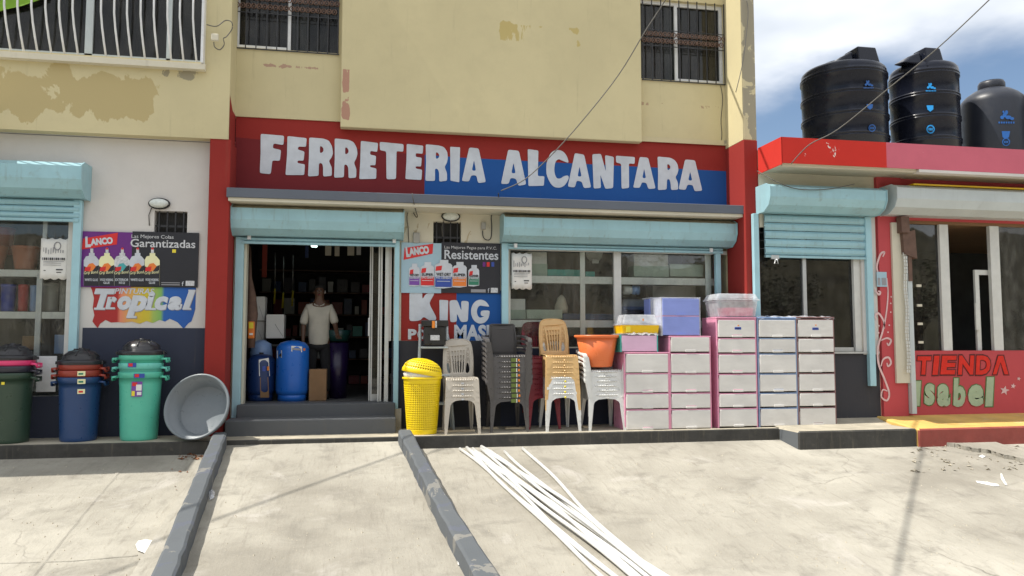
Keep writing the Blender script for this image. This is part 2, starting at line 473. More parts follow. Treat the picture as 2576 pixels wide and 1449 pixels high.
    X['ink'] = M('black_ink', (.03,.03,.035), .7, .05, 5, 0)
    X['inkgrey'] = M('grey_ink', (.28,.28,.30), .7, .05, 5, 0)
    X['silver'] = M('silver_print', (.55,.56,.58), .4, .25, 40, 0)
    X['printred'] = M('red_print', (.62,.02,.02), .45, .05, 5, 0)
    X['printpurple'] = M('purple_print', (.13,.015,.19), .45, .08, 3, 0)
    X['printblack'] = M('black_print', (.014,.014,.02), .45, .15, 3, 0)
    X['printsky'] = M('pale_blue_print', (.34,.49,.58), .45, .05, 3, 0)
    X['printyellow'] = M('yellow_print', (.75,.62,.04), .45, .05, 3, 0)
    X['printcream'] = M('cream_print', (.78,.76,.45), .45, .05, 3, 0)
    X['printorange'] = M('orange_print', (.75,.20,.03), .45, .05, 3, 0)
    X['printgreen'] = M('green_print', (.03,.20,.12), .45, .05, 3, 0)
    X['printteal'] = M('teal_print', (.06,.35,.37), .45, .05, 3, 0)
    X['printblue'] = M('royal_blue_print', (.03,.07,.35), .45, .05, 3, 0)
    X['printviolet'] = M('violet_print', (.18,.06,.34), .45, .05, 3, 0)
    X['tagolive'] = M('olive_tag', (.12,.17,.03), .5, .1, 9, 0)
    X['tagorange'] = M('orange_tag', (.80,.24,.02), .5, .1, 9, 0)
    X['lampglass'] = M('prismatic_lamp_glass', (.62,.66,.63), .08, .15, 25, .3, 90)
    X['cable'] = M('grey_cable', (.10,.095,.085), .6, .1, 5, 0)
    X['rust'] = M('rusty_brown_metal', (.13,.075,.055), .8, .25, 9, .3, 50)
    X['wood'] = M('raw_timber', (.55,.45,.30), .8, .15, 5, .2, 40)
    X['skin'] = M('dark_brown_skin', (.085,.04,.022), .5, .08, 10, .05)
    X['shirt'] = M('off_white_polo_cloth', (.42,.40,.345), .9, .10, 5, .8, 11)
    X['trousers'] = M('black_trouser_cloth', (.007,.007,.009), .9, .1, 8, .1)
    X['hair'] = M('black_hair', (.01,.009,.008), .8, .1, 30, .3)
    X['eye'] = M('eye_white', (.14,.12,.11), .4, .02, 5, 0)
    X['clear'] = clearplastic('clear_polypropylene', (.80,.82,.86), .42)
    X['clearpink'] = clearplastic('pink_tinted_plastic', (.80,.40,.60), .6)
    X['front'] = film_white('milky_drawer_front', (.70,.68,.65))
    X['frontpink'] = film_white('pinkish_drawer_front', (.66,.52,.54))
    X['frontblue'] = film_white('blue_drawer_front', (.24,.30,.68))
    X['frontrose'] = film_white('rose_drawer_front', (.70,.45,.62))
    X['pinkwall'] = paint_wall('coral_pink_wall_paint', (.50,.075,.085), grime=.12)
    X['pinkfascia'] = paint_wall('faded_pink_fascia_paint', (.56,.13,.18), grime=.2, patches=((7.5,14,3.5,4.4,.66,.1,(.7,.65,.62),3.0),))
    X['redfascia'] = paint_wall('bright_red_fascia_paint', (.56,.03,.02), grime=.1, patches=((5.8,8,3.8,4.3,.655,.1,(.72,.66,.62),5.0),))
    X['yellowpave'] = M('yellow_paving_paint', (.60,.39,.11), .8, .18, 2.2, .3, 30, dirt=.65, dirtcol=(.55,.50,.38))
    X['redkerb'] = M('red_kerb_paint', (.30,.065,.05), .8, .15, 4, .3, 30, dirt=.35, streak=.3)
    X['blackkerb'] = M('black_kerb_paint', (.045,.043,.038), .75, .3, 4, .4, 30, streak=.5, dirt=.5, dirtcol=(.16,.14,.10))
    X['greystrip'] = paint_wall('slate_painted_concrete', (.105,.115,.125), grime=.3, patches=((-3,3,-3,1,.57,.01,(.20,.195,.18),2.6),(-3,3,-3,1,.585,.01,(.105,.115,.14),3.1)))
    X['swirl'] = M('faded_white_brushwork', (.66,.45,.45), .8, .15, 8, 0)
    X['leafgreen'] = M('pale_green_lettering', (.36,.45,.30), .8, .1, 8, 0)
    X['outgreen'] = M('dark_green_outline', (.09,.16,.05), .8, .1, 8, 0)
    X['outdark'] = M('dark_maroon_outline', (.10,.015,.015), .8, .1, 8, 0)
    X['signred'] = M('hot_red_lettering', (.62,.02,.008), .8, .1, 8, 0)
    # light tube that is lit inside the shop
    m, nt, bs = base('lit_tube'); bs.inputs['Emission Color'].default_value = (.8,1,.95,1); bs.inputs['Emission Strength'].default_value = 4
    X['lit'] = m
    X['leaf'] = M('dry_leaf', (.22,.09,.04), .8, .3, 20, 0)
    X['sky_screen'] = M('sky_screen_brown', (.12,.105,.065), .9, .5, .25, 0)
    X['foliage'] = M('roadside_foliage', (.085,.085,.04), .6, .5, .8, 0)
    X['bark'] = M('bark', (.10,.075,.05), .9, .2, 5, .4)
    # concrete of the forecourt
    m, nt, bs = base('weathered_concrete')
    v = _coords(nt, world_space=True)
    n1 = _noise(nt, v, .45, 6, .6, .3); n2 = _noise(nt, v, 2.3, 8, .68, .5); n3 = _noise(nt, v, 38, 5, .7)
    vst = _coords(nt, (14, 1.6, 1), True); nb = _noise(nt, vst, 1.5, 5, .65)
    c = _mixrgb(nt, (.27,.25,.21), (.44,.415,.355), _range(nt, n1, .36, .64))
    c = _mixrgb(nt, c, (.22,.205,.175), _range(nt, n2, .48, .74, 0, .8, True))
    c = _mixrgb(nt, c, (.50,.47,.43), _range(nt, _noise(nt, v, 1.1, 7, .65, .8), .56, .74, 0, .55, True))
    c = _mixrgb(nt, c, (.20,.18,.15), _range(nt, nb, .52, .76, 0, .45, True))
    c = _mixrgb(nt, c, (.52,.49,.45), _range(nt, n3, .58, .75, 0, .25))
    c = _mixrgb(nt, c, (.20,.175,.14), _range(nt, _noise(nt, v, 22, 5, .7), .60, .72, 0, .45))
    c = _mixrgb(nt, c, (.17,.15,.12), _range(nt, _noise(nt, v, .85, 6, .72, 1.2), .60, .78, 0, .55, True))
    # hairline cracks
    vo = nt.nodes.new('ShaderNodeTexVoronoi'); vo.feature = 'DISTANCE_TO_EDGE'; vo.inputs['Scale'].default_value = .42
    wv = nt.nodes.new('ShaderNodeVectorMath'); wv.operation = 'ADD'
    nn = nt.nodes.new('ShaderNodeTexNoise'); nn.inputs['Scale'].default_value = 2.2; nn.inputs['Detail'].default_value = 7
    nt.links.new(v, nn.inputs['Vector'])
    sc = nt.nodes.new('ShaderNodeVectorMath'); sc.operation = 'SCALE'; sc.inputs[3].default_value = .5
    nt.links.new(nn.outputs['Color'], sc.inputs[0]); nt.links.new(v, wv.inputs[0]); nt.links.new(sc.outputs[0], wv.inputs[1])
    nt.links.new(wv.outputs[0], vo.inputs['Vector'])
    ck = _range(nt, vo.outputs['Distance'], .0, .007, 1, 0)
    ck = _math(nt, 'MULTIPLY', ck, _range(nt, n1, .52, .66))
    c = _mixrgb(nt, c, (.12,.105,.085), _math(nt, 'MULTIPLY', ck, .55))
    nt.links.new(c, bs.inputs['Base Color'])
    bs.inputs['Roughness'].default_value = .88; bs.inputs['Specular IOR Level'].default_value = .25
    h = _math(nt, 'ADD', _math(nt, 'MULTIPLY', n3, .45), _math(nt, 'MULTIPLY', n2, 1.0))
    h = _math(nt, 'ADD', h, _math(nt, 'MULTIPLY', nb, .35))
    h = _math(nt, 'SUBTRACT', h, _math(nt, 'MULTIPLY', ck, .8))
    _bump(nt, bs, h, .5, .03)
    X['concrete'] = m
    X['walk'] = M('dusty_pavement_concrete', (.40,.36,.28), .85, .2, 3, .4, 30, dirt=.4, dirtcol=(.18,.16,.12))
    X['asphalt'] = M('road_asphalt', (.055,.055,.055), .9, .2, 4, .4, 60)
    # woven rattan look
    m, nt, bs = base('woven_grey_plastic')
    bs.inputs['Base Color'].default_value = (.10,.092,.088,1); bs.inputs['Roughness'].default_value = .33
    ck_ = nt.nodes.new('ShaderNodeTexWave'); ck_.bands_direction = 'X'; ck_.inputs['Scale'].default_value = 22
    c2 = nt.nodes.new('ShaderNodeTexWave'); c2.bands_direction = 'Z'; c2.inputs['Scale'].default_value = 22
    vv = _coords(nt); nt.links.new(vv, ck_.inputs[0]); nt.links.new(vv, c2.inputs[0])
    _bump(nt, bs, _math(nt, 'MULTIPLY', ck_.outputs['Fac'], c2.outputs['Fac']), .9, .012)
    X['weave'] = m
    # rainbow mural ground: stripes of paint
    m, nt, bs = base('mural_colour_stripes')
    t = nt.nodes.new('ShaderNodeTexCoord'); s_ = nt.nodes.new('ShaderNodeSeparateXYZ'); nt.links.new(t.outputs['Generated'], s_.inputs[0])
    rp = nt.nodes.new('ShaderNodeValToRGB'); nt.links.new(s_.outputs[0], rp.inputs[0])
    el = rp.color_ramp.elements
    stops = [(0,(.36,.02,.02)),(.26,(.38,.022,.02)),(.29,(.70,.22,.13)),(.38,(.66,.36,.10)),(.50,(.60,.46,.03)),(.56,(.55,.46,.04)),
             (.60,(.34,.46,.10)),(.67,(.20,.42,.11)),(.70,(.018,.11,.40)),(1,(.015,.09,.36))]
    el[0].position, el[0].color = stops[0][0], (*stops[0][1], 1)
    el[1].position, el[1].color = stops[-1][0], (*stops[-1][1], 1)
    for p, c_ in stops[1:-1]:
        e = el.new(p); e.color = (*c_, 1)
    nt.links.new(rp.outputs[0], bs.inputs['Base Color']); bs.inputs['Roughness'].default_value = .7
    X['rainbow'] = m
setup_mats()
X_ = MT
# ================================================================== SETTING
SL = 0.155                                  # fall of the forecourt towards the street
def slab_z(Y, side): return (-.05 if side == 'drive' else -.155) + SL * (Y + 1.0)
def ground_sheet():
    b = MB()
    def prof(Y):
        if Y > -1.0: return -.155
        if Y > -8.0: return -.155 + SL * (Y + 1.0)
        return -.155 - SL * 7.0
    ys = [400, 60, 12, -.95] + [-1.0 - .5 * i for i in range(15)] + [-14, -40, -120, -400]
    xs = [-400, -60, -12] + [-8 + i for i in range(25)] + [24, 60, 400]
    vs_ = [(x, y, prof(y)) for y in ys for x in xs]
    n = len(xs)
    fs = [(j*n+i, j*n+i+1, (j+1)*n+i+1, (j+1)*n+i) for j in range(len(ys)-1) for i in range(n-1)]
    b.add(vs_, fs)
    return b
tag(ground_sheet().build('ground', X_['concrete']), kind='structure')
# driveway slab between the two strips
dl0, dl1 = gz(575, 1100, -.05), None
b = MB()
xa0, xb0, xa1, xb1 = -1.80, .50, -1.42, .93
y0, y1 = -1.0, -8.0
b.hexa([(xa0-.1, y0, slab_z(y0,'g')-.05), (xb0+.1, y0, slab_z(y0,'g')-.05), (xb1+.32, y1, slab_z(y1,'g')-.05), (xa1-.32, y1, slab_z(y1,'g')-.05)],
       [(xa0-.1, y0, slab_z(y0,'drive')), (xb0+.1, y0, slab_z(y0,'drive')), (xb1+.32, y1, slab_z(y1,'drive')), (xa1-.32, y1, slab_z(y1,'drive'))])
tag(b.build('driveway', X_['concrete']), kind='structure')
# raised edge strips of the driveway, following their slightly crooked real course
def dside(u, v, h):
    r = _ray(u, v); z0 = -.05 + h
    t = (z0 + SL * (-CAM_D + 1.0) - CAM_H) / (r.z - SL * r.y)
    return Vector((r.x*t, -CAM_D + r.y*t, CAM_H + r.z*t))
def strip(left, right, h, ya, yb):
    def line(pts):
        P = [dside(u, v, h) for u, v in pts]
        def f(y):
            P_ = sorted(P, key=lambda p: -p.y)
            for a, c in zip(P_, P_[1:]):
                if y >= c.y or c is P_[-1]: break
            t = (y - a.y) / (c.y - a.y)
            return a.x + (c.x - a.x) * t
        return f
    fl, fr_ = line(left), line(right)
    b = MB(); n = 44; rows = []
    for i in range(n + 1):
        y = ya + (yb - ya) * i / n
        xo = fl(y) + random.uniform(-.007,.007); xi = fr_(y) + random.uniform(-.007,.007)
        z = slab_z(y, 'drive') + h + random.uniform(-.004,.004); zb = slab_z(y, 'g') - .1
        rows.append([(xo-.02,y,zb),(xo-.004,y,z-.016),(xo+.018,y,z),(xi-.018,y,z),(xi+.004,y,z-.016),(xi+.02,y,zb)])
    for i in range(n):
        for k in range(5):
            a, c = rows[i], rows[i+1]
            b.add([a[k], a[k+1], c[k+1], c[k]], [(0,1,2,3)])
    b.add(rows[0], [(0,1,2,3,4,5)]); b.add(rows[-1], [(5,4,3,2,1,0)])
    return b
tag(strip([(530,1106),(468,1246),(423,1346),(380,1449)], [(563,1106),(510,1246),(474,1346),(438,1449)], .165, -1.0, -8.0).build('driveway_edge_strip', X_['greystrip']), kind='structure')
tag(strip([(1008,1092),(1086,1246),(1140,1346),(1196,1449)], [(1040,1092),(1125,1246),(1190,1346),(1262,1449)], .15, -.985, -8.0).build('driveway_edge_strip', X_['greystrip']), kind='structure')
WZ = .012
# pavements in front of the shops
b = MB()
b.box(-14, 5.9, -1.0, .05, -.5, WZ)
wk = b.build('pavement', [X_['walk'], X_['blackkerb']]); tag(wk, kind='structure')
for p in wk.data.polygons:
    if p.normal.y < -.9: p.material_index = 1
wk.modifiers.new('bevel', 'BEVEL').width = .012
b = MB(); b.box(5.9, 7.75, -1.5, -.55, -.5, .02)
wk = b.build('pavement', [X_['walk'], X_['blackkerb'], X_['greystrip']]); tag(wk, kind='structure')
for p in wk.data.polygons:
    if p.normal.y < -.9: p.material_index = 1
    if p.normal.x < -.9: p.material_index = 2
wk.modifiers.new('bevel', 'BEVEL').width = .02
b = MB(); b.hexa([(7.75,-1.53,-.5),(16,-1.44,-.5),(16,-.55,-.5),(7.75,-.55,-.5)], [(7.75,-1.53,.018),(16,-1.44,.03),(16,-.55,.13),(7.75,-.55,.12)])
wk = b.build('pavement', [X_['yellowpave'], X_['redkerb']]); tag(wk, kind='structure')
for p in wk.data.polygons:
    if p.normal.y < -.9: p.material_index = 1
wk.modifiers.new('bevel', 'BEVEL').width = .02
b = MB(); b.hexa([(5.9,-.95,.02),(7.75,-.95,.02),(7.75,-.5,.02),(5.9,-.5,.02)], [(5.9,-.93,.021),(7.75,-.93,.021),(7.75,-.5,.12),(5.9,-.5,.12)])
tag(b.build('pavement', X_['walk']), kind='structure')
def gside(u, v):
    r = _ray(u, v); z0 = slab_z(0, 'g')
    # plane z = -.155 + SL*(Y+1)
    t = (-.155 + SL * (-CAM_D + 1.0) - CAM_H) / (r.z - SL * r.y)
    return Vector((r.x*t, -CAM_D + r.y*t, CAM_H + r.z*t))
# upper slab at the far right with its broken edge
edge = [(2335,1112),(2370,1122),(2412,1127),(2450,1137),(2490,1141),(2522,1152),(2560,1160),(2620,1172),(2720,1190)]
E3 = []
for i in range(len(edge)-1):
    for k in range(5):
        t = k/5; u = edge[i][0]+(edge[i+1][0]-edge[i][0])*t; v = edge[i][1]+(edge[i+1][1]-edge[i][1])*t
        p = gside(u, v); E3.append(Vector((p.x+random.uniform(-.03,.03), min(-1.46, p.y+random.uniform(-.02,.02)), 0)))
b = MB()
for a, c in zip(E3, E3[1:]):
    za, zc, zk = slab_z(a.y,'g')+.055, slab_z(c.y,'g')+.055, slab_z(-1.42,'g')+.04
    b.add([(a.x,a.y,za),(c.x,c.y,zc),(c.x,-1.42,zk),(a.x,-1.42,zk)], [(0,1,2,3)])
    b.add([(a.x,a.y,za),(c.x,c.y,zc),(c.x,c.y-.015,zc-.2),(a.x,a.y-.015,za-.2)], [(0,1,2,3)])
tag(b.build('upper_slab', X_['concrete']), kind='structure')
# trowelled joint ridge and cross joint of the left slab
def ridge(pts, w, h, mat=None):
    b = MB()
    P = []
    for i in range(len(pts)-1):
        a, c = gside(*pts[i]), gside(*pts[i+1])
        for k in range(8): P.append(a.lerp(c, k/8))
    P.append(gside(*pts[-1]))
    d = (P[-1]-P[0]).normalized(); s = Vector((d.y, -d.x, 0))
    rows = []
    for p in P:
        w_ = w * random.uniform(.8,1.15)
        rows.append([p - s*w_ + Vector((0,0,-.004)), p - s*w_*.35 + Vector((0,0,h)), p + s*w_*.3 + Vector((0,0,h)), p + s*w_*.42 + Vector((0,0,-.004))])
    for i in range(len(rows)-1):
        for k in range(3): b.add([rows[i][k], rows[i][k+1], rows[i+1][k+1], rows[i+1][k]], [(0,1,2,3)])
    return b
tag(ridge([(322,1158),(200,1300),(70,1462)], .05, .008).build('concrete_joint', X_['concrete']), kind='structure')
tag(ridge([(-20,1418),(180,1412),(345,1398)], .04, .006).build('concrete_joint', X_['concrete']), kind='structure')

# ================================================================== HARDWARE STORE
st = thing('hardware_store', 'two storey cream yellow building with red band and big white hand painted shop name', 'building')
LX = -14.0
PILX0, PILX1 = -2.10, -1.83          # left red pillar
RX0, RX1 = 5.64, 5.87                # right pillar
door = (-1.66, .40, -.1, 2.86)
cwin = (AX(1281, 0, 700), AX(1834, 0, 700), 1.18, 2.95)
cvent = (AX(1090, 0, 585), AX(1160, 0, 585), AZ(640, 0, 1125), AZ(558, 0, 1125))
lwin = (LX + .3, AX(178, -.3, 700), .55, 3.3)
lvent = (AX(388, -.3, 560), AX(471, -.3, 560), AZ(610, -.3, 430), AZ(531, -.3, 430))
wall(PILX1-.02, RX0+.02, -.4, 3.2, 0, .18, [door, cwin, cvent]).build('lower_wall', X_['cream'], st)
wall(LX, PILX0+.02, -.4, 3.99, -.3, -.12, [lwin, lvent]).build('left_wall', X_['white'], st)
wall(PILX1-.02, RX0+.02, 3.2, 4.55, 0, .18).build('sign_wall', X_['redwall'], st)
# dark red and blue painted areas of the sign band
xs_ = AX(1068, 0, 440); xr = AX(1832, 0, 470)
MB().add([(PILX1-.02,-.003,3.3),(xs_,-.003,3.3),(xs_,-.003,4.02),(PILX1-.02,-.003,4.16)], [(0,1,2,3)]).build('painted_panel', X_['redwall_dark'], st, label='darker red lower left of the sign band')
MB().add([(xs_,-.004,3.3),(xr,-.004,3.3),(xr,-.004,3.98),(1.38,-.004,4.01),(xs_,-.004,4.03)], [(0,1,2,3,4)]).build('painted_panel', X_['bluewall'], st, label='blue lower right of the sign band')
# wainscots
MB().box(AX(1040,0,857)-.18-.13, cwin[0]-.13, -.008, 0, -.0, 1.27).build('wainscot', X_['char'], st)
MB().box(cwin[0]-.13, RX0, -.008, 0, -.0, cwin[2]-.02).build('wainscot', X_['navy'], st)
MB().box(lwin[1]+.17, PILX0+.01, -.308, -.3, -.0, 1.44).build('wainscot', X_['navy'], st)
MB().box(LX, lwin[1]+.17, -.308, -.3, -.0, .55).build('wainscot', X_['navy'], st)
MB().box(.40, .50, -.009, 0, .02, 1.27).build('wainscot', X_['navy'], st)
# pillars
MB().box(PILX0, PILX1, -.49, 0, -.3, 4.005).build('pillar', X_['redwall'], st, bevel=.012)
b = MB(); b.box(RX0, RX1, -.6, .02, -.3, 4.34)
b.build('pillar', X_['redwall'], st, bevel=.012)
b = MB(); b.box(RX0+.004, RX1-.004, -.596, .02, 4.34, 9.5)
b.build('pillar', X_['yellow_dirty'], st, bevel=.012, label='weathered yellow upper length of the right pillar')
b = MB(); b.box(RX0-.0, RX0+.003, -.594, -.0, 4.342, 9.5)
b.build('pillar_face', X_['yellow'], st)
# upper floor, left block that juts out, with the caged window
cg = (LX + .3, AX(517, -.5, 100), AZ(132, -.5, 260)-.05, 7.2)
b = wall(LX, -1.86, 4.0, 9.5, -.5, -.33, [cg]); b.build('upper_left_wall', X_['yellow'], st)
MB().box(LX, -1.87, -.33, .18, 4.0, 4.12).build('soffit', X_['white'], st)
MB().box(-2.05, -1.86, -.33, .0, 4.12, 9.5).build('return_wall', X_['yellow'], st)
MB().add([(-1.857,-.49,4.0),(-1.857,0,4.0),(-1.857,0,4.47),(-1.857,-.25,4.47),(-1.857,-.49,4.62)], [(0,1,2,3,4)]).build('painted_panel', X_['redwall'], st)
# upper floor centre: recessed wall, proud panel, windows
w1 = (AX(592, 0, 60), AX(853, 0, 60), AZ(127, 0, 720), 6.9)
w2 = (AX(1613, 0, 100), AX(1820, 0, 100), AZ(205, 0, 1716), AZ(5, 0, 1716))
wall(-1.87, RX0+.02, 4.46, 9.5, -.02, .16, [w1, (w2[0]-.02, w2[1], w2[2], w2[3])]).build('upper_wall', X_['yellow'], st)
px0, px1 = AX(858, -.15, 200), AX(1613, -.15, 200)
MB().box(px0, px1, -.16, -.021, 4.345, 9.5).build('proud_panel', X_['yellow'], st, bevel=.01)
MB().box(px1, RX0, -.021-.02, -.02, 4.39, 4.47).build('drip_edge', X_['yellow_dirty'], st)
# ledge over the shopfront
b = MB(); b.box(-1.86, 5.655, -.56, .0, 3.20, 3.33); b.build('ledge', X_['ledge'], st, bevel=.008)
b = MB(); b.box(-1.84, 5.64, -.53, .0, 3.155, 3.202); b.build('ledge_moulding', X_['cream'], st)
# body of the building behind the facade
b = MB(); b.box(RX1-.02, RX1-.22, .02, 9, -.3, 9.5); b.build('side_wall', X_['yellow_dirty'], st)
b = MB(); b.box(LX, RX1, 9, 9.2, -.3, 9.5); b.build('back_wall', X_['yellow_dirty'], st)
b = MB(); b.box(LX-.2, LX, -.3, 9.2, -.3, 9.5); b.build('side_wall', X_['yellow_dirty'], st)
b = MB(); b.box(LX-.2, RX1, .0, 9.2, 9.5, 9.65); b.build('roof', X_['ledge'], st)
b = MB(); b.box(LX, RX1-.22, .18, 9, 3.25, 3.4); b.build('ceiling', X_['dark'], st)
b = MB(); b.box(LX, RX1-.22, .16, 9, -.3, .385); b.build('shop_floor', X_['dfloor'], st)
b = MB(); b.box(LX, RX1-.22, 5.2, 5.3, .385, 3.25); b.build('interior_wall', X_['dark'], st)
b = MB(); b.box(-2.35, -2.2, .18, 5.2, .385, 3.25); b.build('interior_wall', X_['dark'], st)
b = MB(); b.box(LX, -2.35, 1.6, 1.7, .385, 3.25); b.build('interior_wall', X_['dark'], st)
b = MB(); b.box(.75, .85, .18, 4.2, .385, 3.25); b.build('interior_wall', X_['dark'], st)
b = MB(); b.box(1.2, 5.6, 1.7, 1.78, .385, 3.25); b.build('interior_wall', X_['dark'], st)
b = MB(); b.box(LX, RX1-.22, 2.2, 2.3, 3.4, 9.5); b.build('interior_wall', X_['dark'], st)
# entrance steps
b = MB(); b.box(-1.80, .43, -.60, -.18, .0, .22); b.build('entrance_step', X_['step'], st, bevel=.015)
b = MB(); b.box(-1.72, .43, -.18, .16, .0, .39); b.build('entrance_step', X_['step'], st, bevel=.012)
tag(MB().box(.43, .52, -.14, -.012, .0, .30).build('kerb_block', X_['walk'], None), kind='structure')

# ---------------- roller shutters: housing > end plates, slats, rails
def shutter(name, x0, x1, zt, zb, Y, dep, parent, mat, slats=1, slat_h=.085, rails=(), rail_z=.02, lab=None, ridge_=True, slat_y=-.07, railm=None):
    h = zt - zb
    prof = [(Y, zt), (Y-dep*.72, zt), (Y-dep, zt-h*.14), (Y-dep, zt-h*.52), (Y-dep*.86, zt-h*.80), (Y-dep*.52, zb), (Y, zb)]
    b = MB(); b.prism_x(prof, x0+.012, x1-.012)
    hs = b.build('shutter_housing', [mat, X_['aqua_dirt']], parent, label=lab)
    if name in 'dc':
        for p in hs.data.polygons:
            if p.normal.y < -.2 and p.normal.z > .2: p.material_index = 1
    for x in (x0, x1-.012):
        e = MB().prism_x([(p[0]-(.012 if p[0] < Y else 0), p[1]+(.008 if p[1] > zb+h*.5 else -.008)) for p in prof], x, x+.012)
        e.build('end_plate', mat, hs)
    me = None
    for i in range(slats):
        z = zb - .01 - i*slat_h
        p = [(Y+slat_y, z), (Y+slat_y-.028, z-slat_h*.25), (Y+slat_y-.03, z-slat_h*.6), (Y+slat_y-.004, z-slat_h*.93), (Y+slat_y+.012, z-slat_h*.93), (Y+slat_y+.012, z)]
        MB().prism_x(p, x0+.11, x1-.11).build('slat', mat, hs)
    if slats:
        z = zb - .01 - slats*slat_h
        MB().box(x0+.11, x1-.11, Y+slat_y-.035, Y+slat_y+.02, z-.035, z-.002).build('bottom_bar', mat, hs)
    for (ra, rb, zz) in rails:
        MB().box(ra, rb, Y-.085, Y-.01, zz, zb-.009).build('guide_rail', railm or X_['aqua_rail'], hs, bevel=.004)
    return hs
hs = shutter('d', -1.83, .525, 3.15, 2.735, -.003, .37, st, X_['aqua'], 1, .06, [(-1.80,-1.69,.17),(.405,.475,.20)])
# the soiled strip along the top of the housings
MB().box(-1.80, .50, -.275, -.01, 3.151, 3.156).build('soiled_top', X_['aqua_dirt'], hs)
hs = shutter('c', 1.965, 5.625, 3.13, 2.735, -.003, .37, st, X_['aqua'], 1, .05, [(1.985,2.085,1.0),(5.40,5.48,.2)])
hs = shutter('l', LX, AX(205,-.68,440), 3.58, 3.13, -.303, .37, st, X_['aqua'], 3, .085, [(lwin[1]+.03,lwin[1]+.13,.70)])
# small lock cases
def lockcase(x, z, Y, parent): MB().box(x, x+.05, Y-.14, Y-.10, z-.045, z+.02).build('lock_case', X_['whitebar'], parent, bevel=.006)
lockcase(-1.64, 2.73, 0, st); lockcase(.37, 2.73, 0, st); lockcase(2.16, 2.70, 0, st); lockcase(5.28, 2.70, 0, st)

# ---------------- shop windows
def bars_v(xs, z0, z1, Y, r, mat, parent, name='bar'):
    for x in xs: MB().box(x-r, x+r, Y-r, Y+r, z0, z1).build(name, mat, parent)
wn_ = MB().box(cwin[0], cwin[1], .06, .10, cwin[2]-.06, cwin[2]).build('shop_window', X_['alu'], st)
def fr(x0, x1, z0, z1, y0=.05, y1=.11, mat=None, par=None, name='frame'): return MB().box(x0,x1,y0,y1,z0,z1).build(name, mat or X_['alu'], par or wn_, bevel=.004)
wx = lambda u: AX(u, 0, 750)
fr(wx(1547), wx(1565), cwin[2], 2.72, .03, .10)
fr(cwin[0], wx(1547), 2.64, 2.70); fr(wx(1565), cwin[1], 2.64, 2.70)
fr(cwin[0], cwin[0]+.03, cwin[2], 2.64)
MB().box(cwin[0]+.03, wx(1547), .075, .082, cwin[2], 2.64).build('pane', X_['glass'], wn_)
MB().box(wx(1565), cwin[1], .085, .092, cwin[2], 2.64).build('pane', X_['glass'], wn_)
# display shelves right behind the glass
sh1, sh2 = AZ(706, .13, 1560), AZ(815, .13, 1560)
disp = thing('display_shelving', 'white framed display shelves inside the wide centre shop window', 'shelf', (AX(1560,.3),.3,.385))
for zc, hh in ((sh1, .055), (sh2, .055)):
    MB().box(cwin[0]+.03, AX(1795,.16), .13, .17, zc-hh, zc+hh).build('shelf_edge', X_['shelfwhite'], disp)
    MB().box(cwin[0]+.03, AX(1795,.16), .17, .85, zc-.01, zc+.012).build('shelf_board', X_['alu'], disp)
for u0, u1 in ((1459,1471),(1774,1788)):
    MB().box(AX(u0,.13), AX(u1,.13), .112, .128, .6, 2.85).build('upright', X_['shelfwhite'], disp)
MB().box(AX(1285,.25), AX(1300,.25), .8, .85, .6, 2.85).build('upright', X_['whitebar'], disp)

wl_f = MB().box(lwin[0], lwin[1], -.24, -.20, lwin[2]-.06, lwin[2]).build('shop_window', X_['alu'], st)
lx = lambda u: AX(u, -.3, 700)
MB().box(lwin[0], lwin[1], -.22, -.213, lwin[2], 2.93).build('pane', X_['glass'], wl_f)
fr(lwin[1]-.07, lwin[1], lwin[2], 2.93, -.25, -.19, par=wl_f); fr(lwin[0], lwin[1]-.07, 2.86, 2.93, -.25, -.19, par=wl_f)
dl = thing('display_shelving', 'white display shelves inside the left shop window at the photo edge', 'shelf', (-4.6,0,.385))
zl1, zl2 = AZ(688, -.05, 60), AZ(793, -.05, 60)
for zc in (zl1, zl2):
    MB().box(lwin[0], lwin[1]-.03, -.1, -.06, zc-.045, zc+.045).build('shelf_edge', X_['shelfwhite'], dl)
    MB().box(lwin[0], lwin[1]-.03, -.06, .6, zc-.01, zc+.012).build('shelf_board', X_['alu'], dl)
MB().box(AX(104,-.1), AX(115,-.1), -.13, -.102, zl1, 2.9).build('upright', X_['whitebar'], dl)
MB().box(AX(94,-.1), AX(108,-.1), -.13, -.102, .6, zl1).build('upright', X_['whitebar'], dl)

# ---------------- barred vents
def vent(x0, x1, z0, z1, Y, nb):
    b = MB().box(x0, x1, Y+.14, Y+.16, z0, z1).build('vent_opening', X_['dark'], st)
    for i in range(nb):
        x = x0 + (x1-x0) * (i+.5)/nb if nb > 3 else x0 + (x1-x0)*(i+1)/(nb+1)
        MB().box(x-.009, x+.009, Y+.03, Y+.05, z0, z1).build('bar', X_['iron'], b)
    MB().box(x0, x1, Y+.052, Y+.066, (z0+z1)/2-.0, (z0+z1)/2+.03).build('bar', X_['iron'], b)
vent(*cvent, 0, 4); vent(*lvent, -.3, 4)

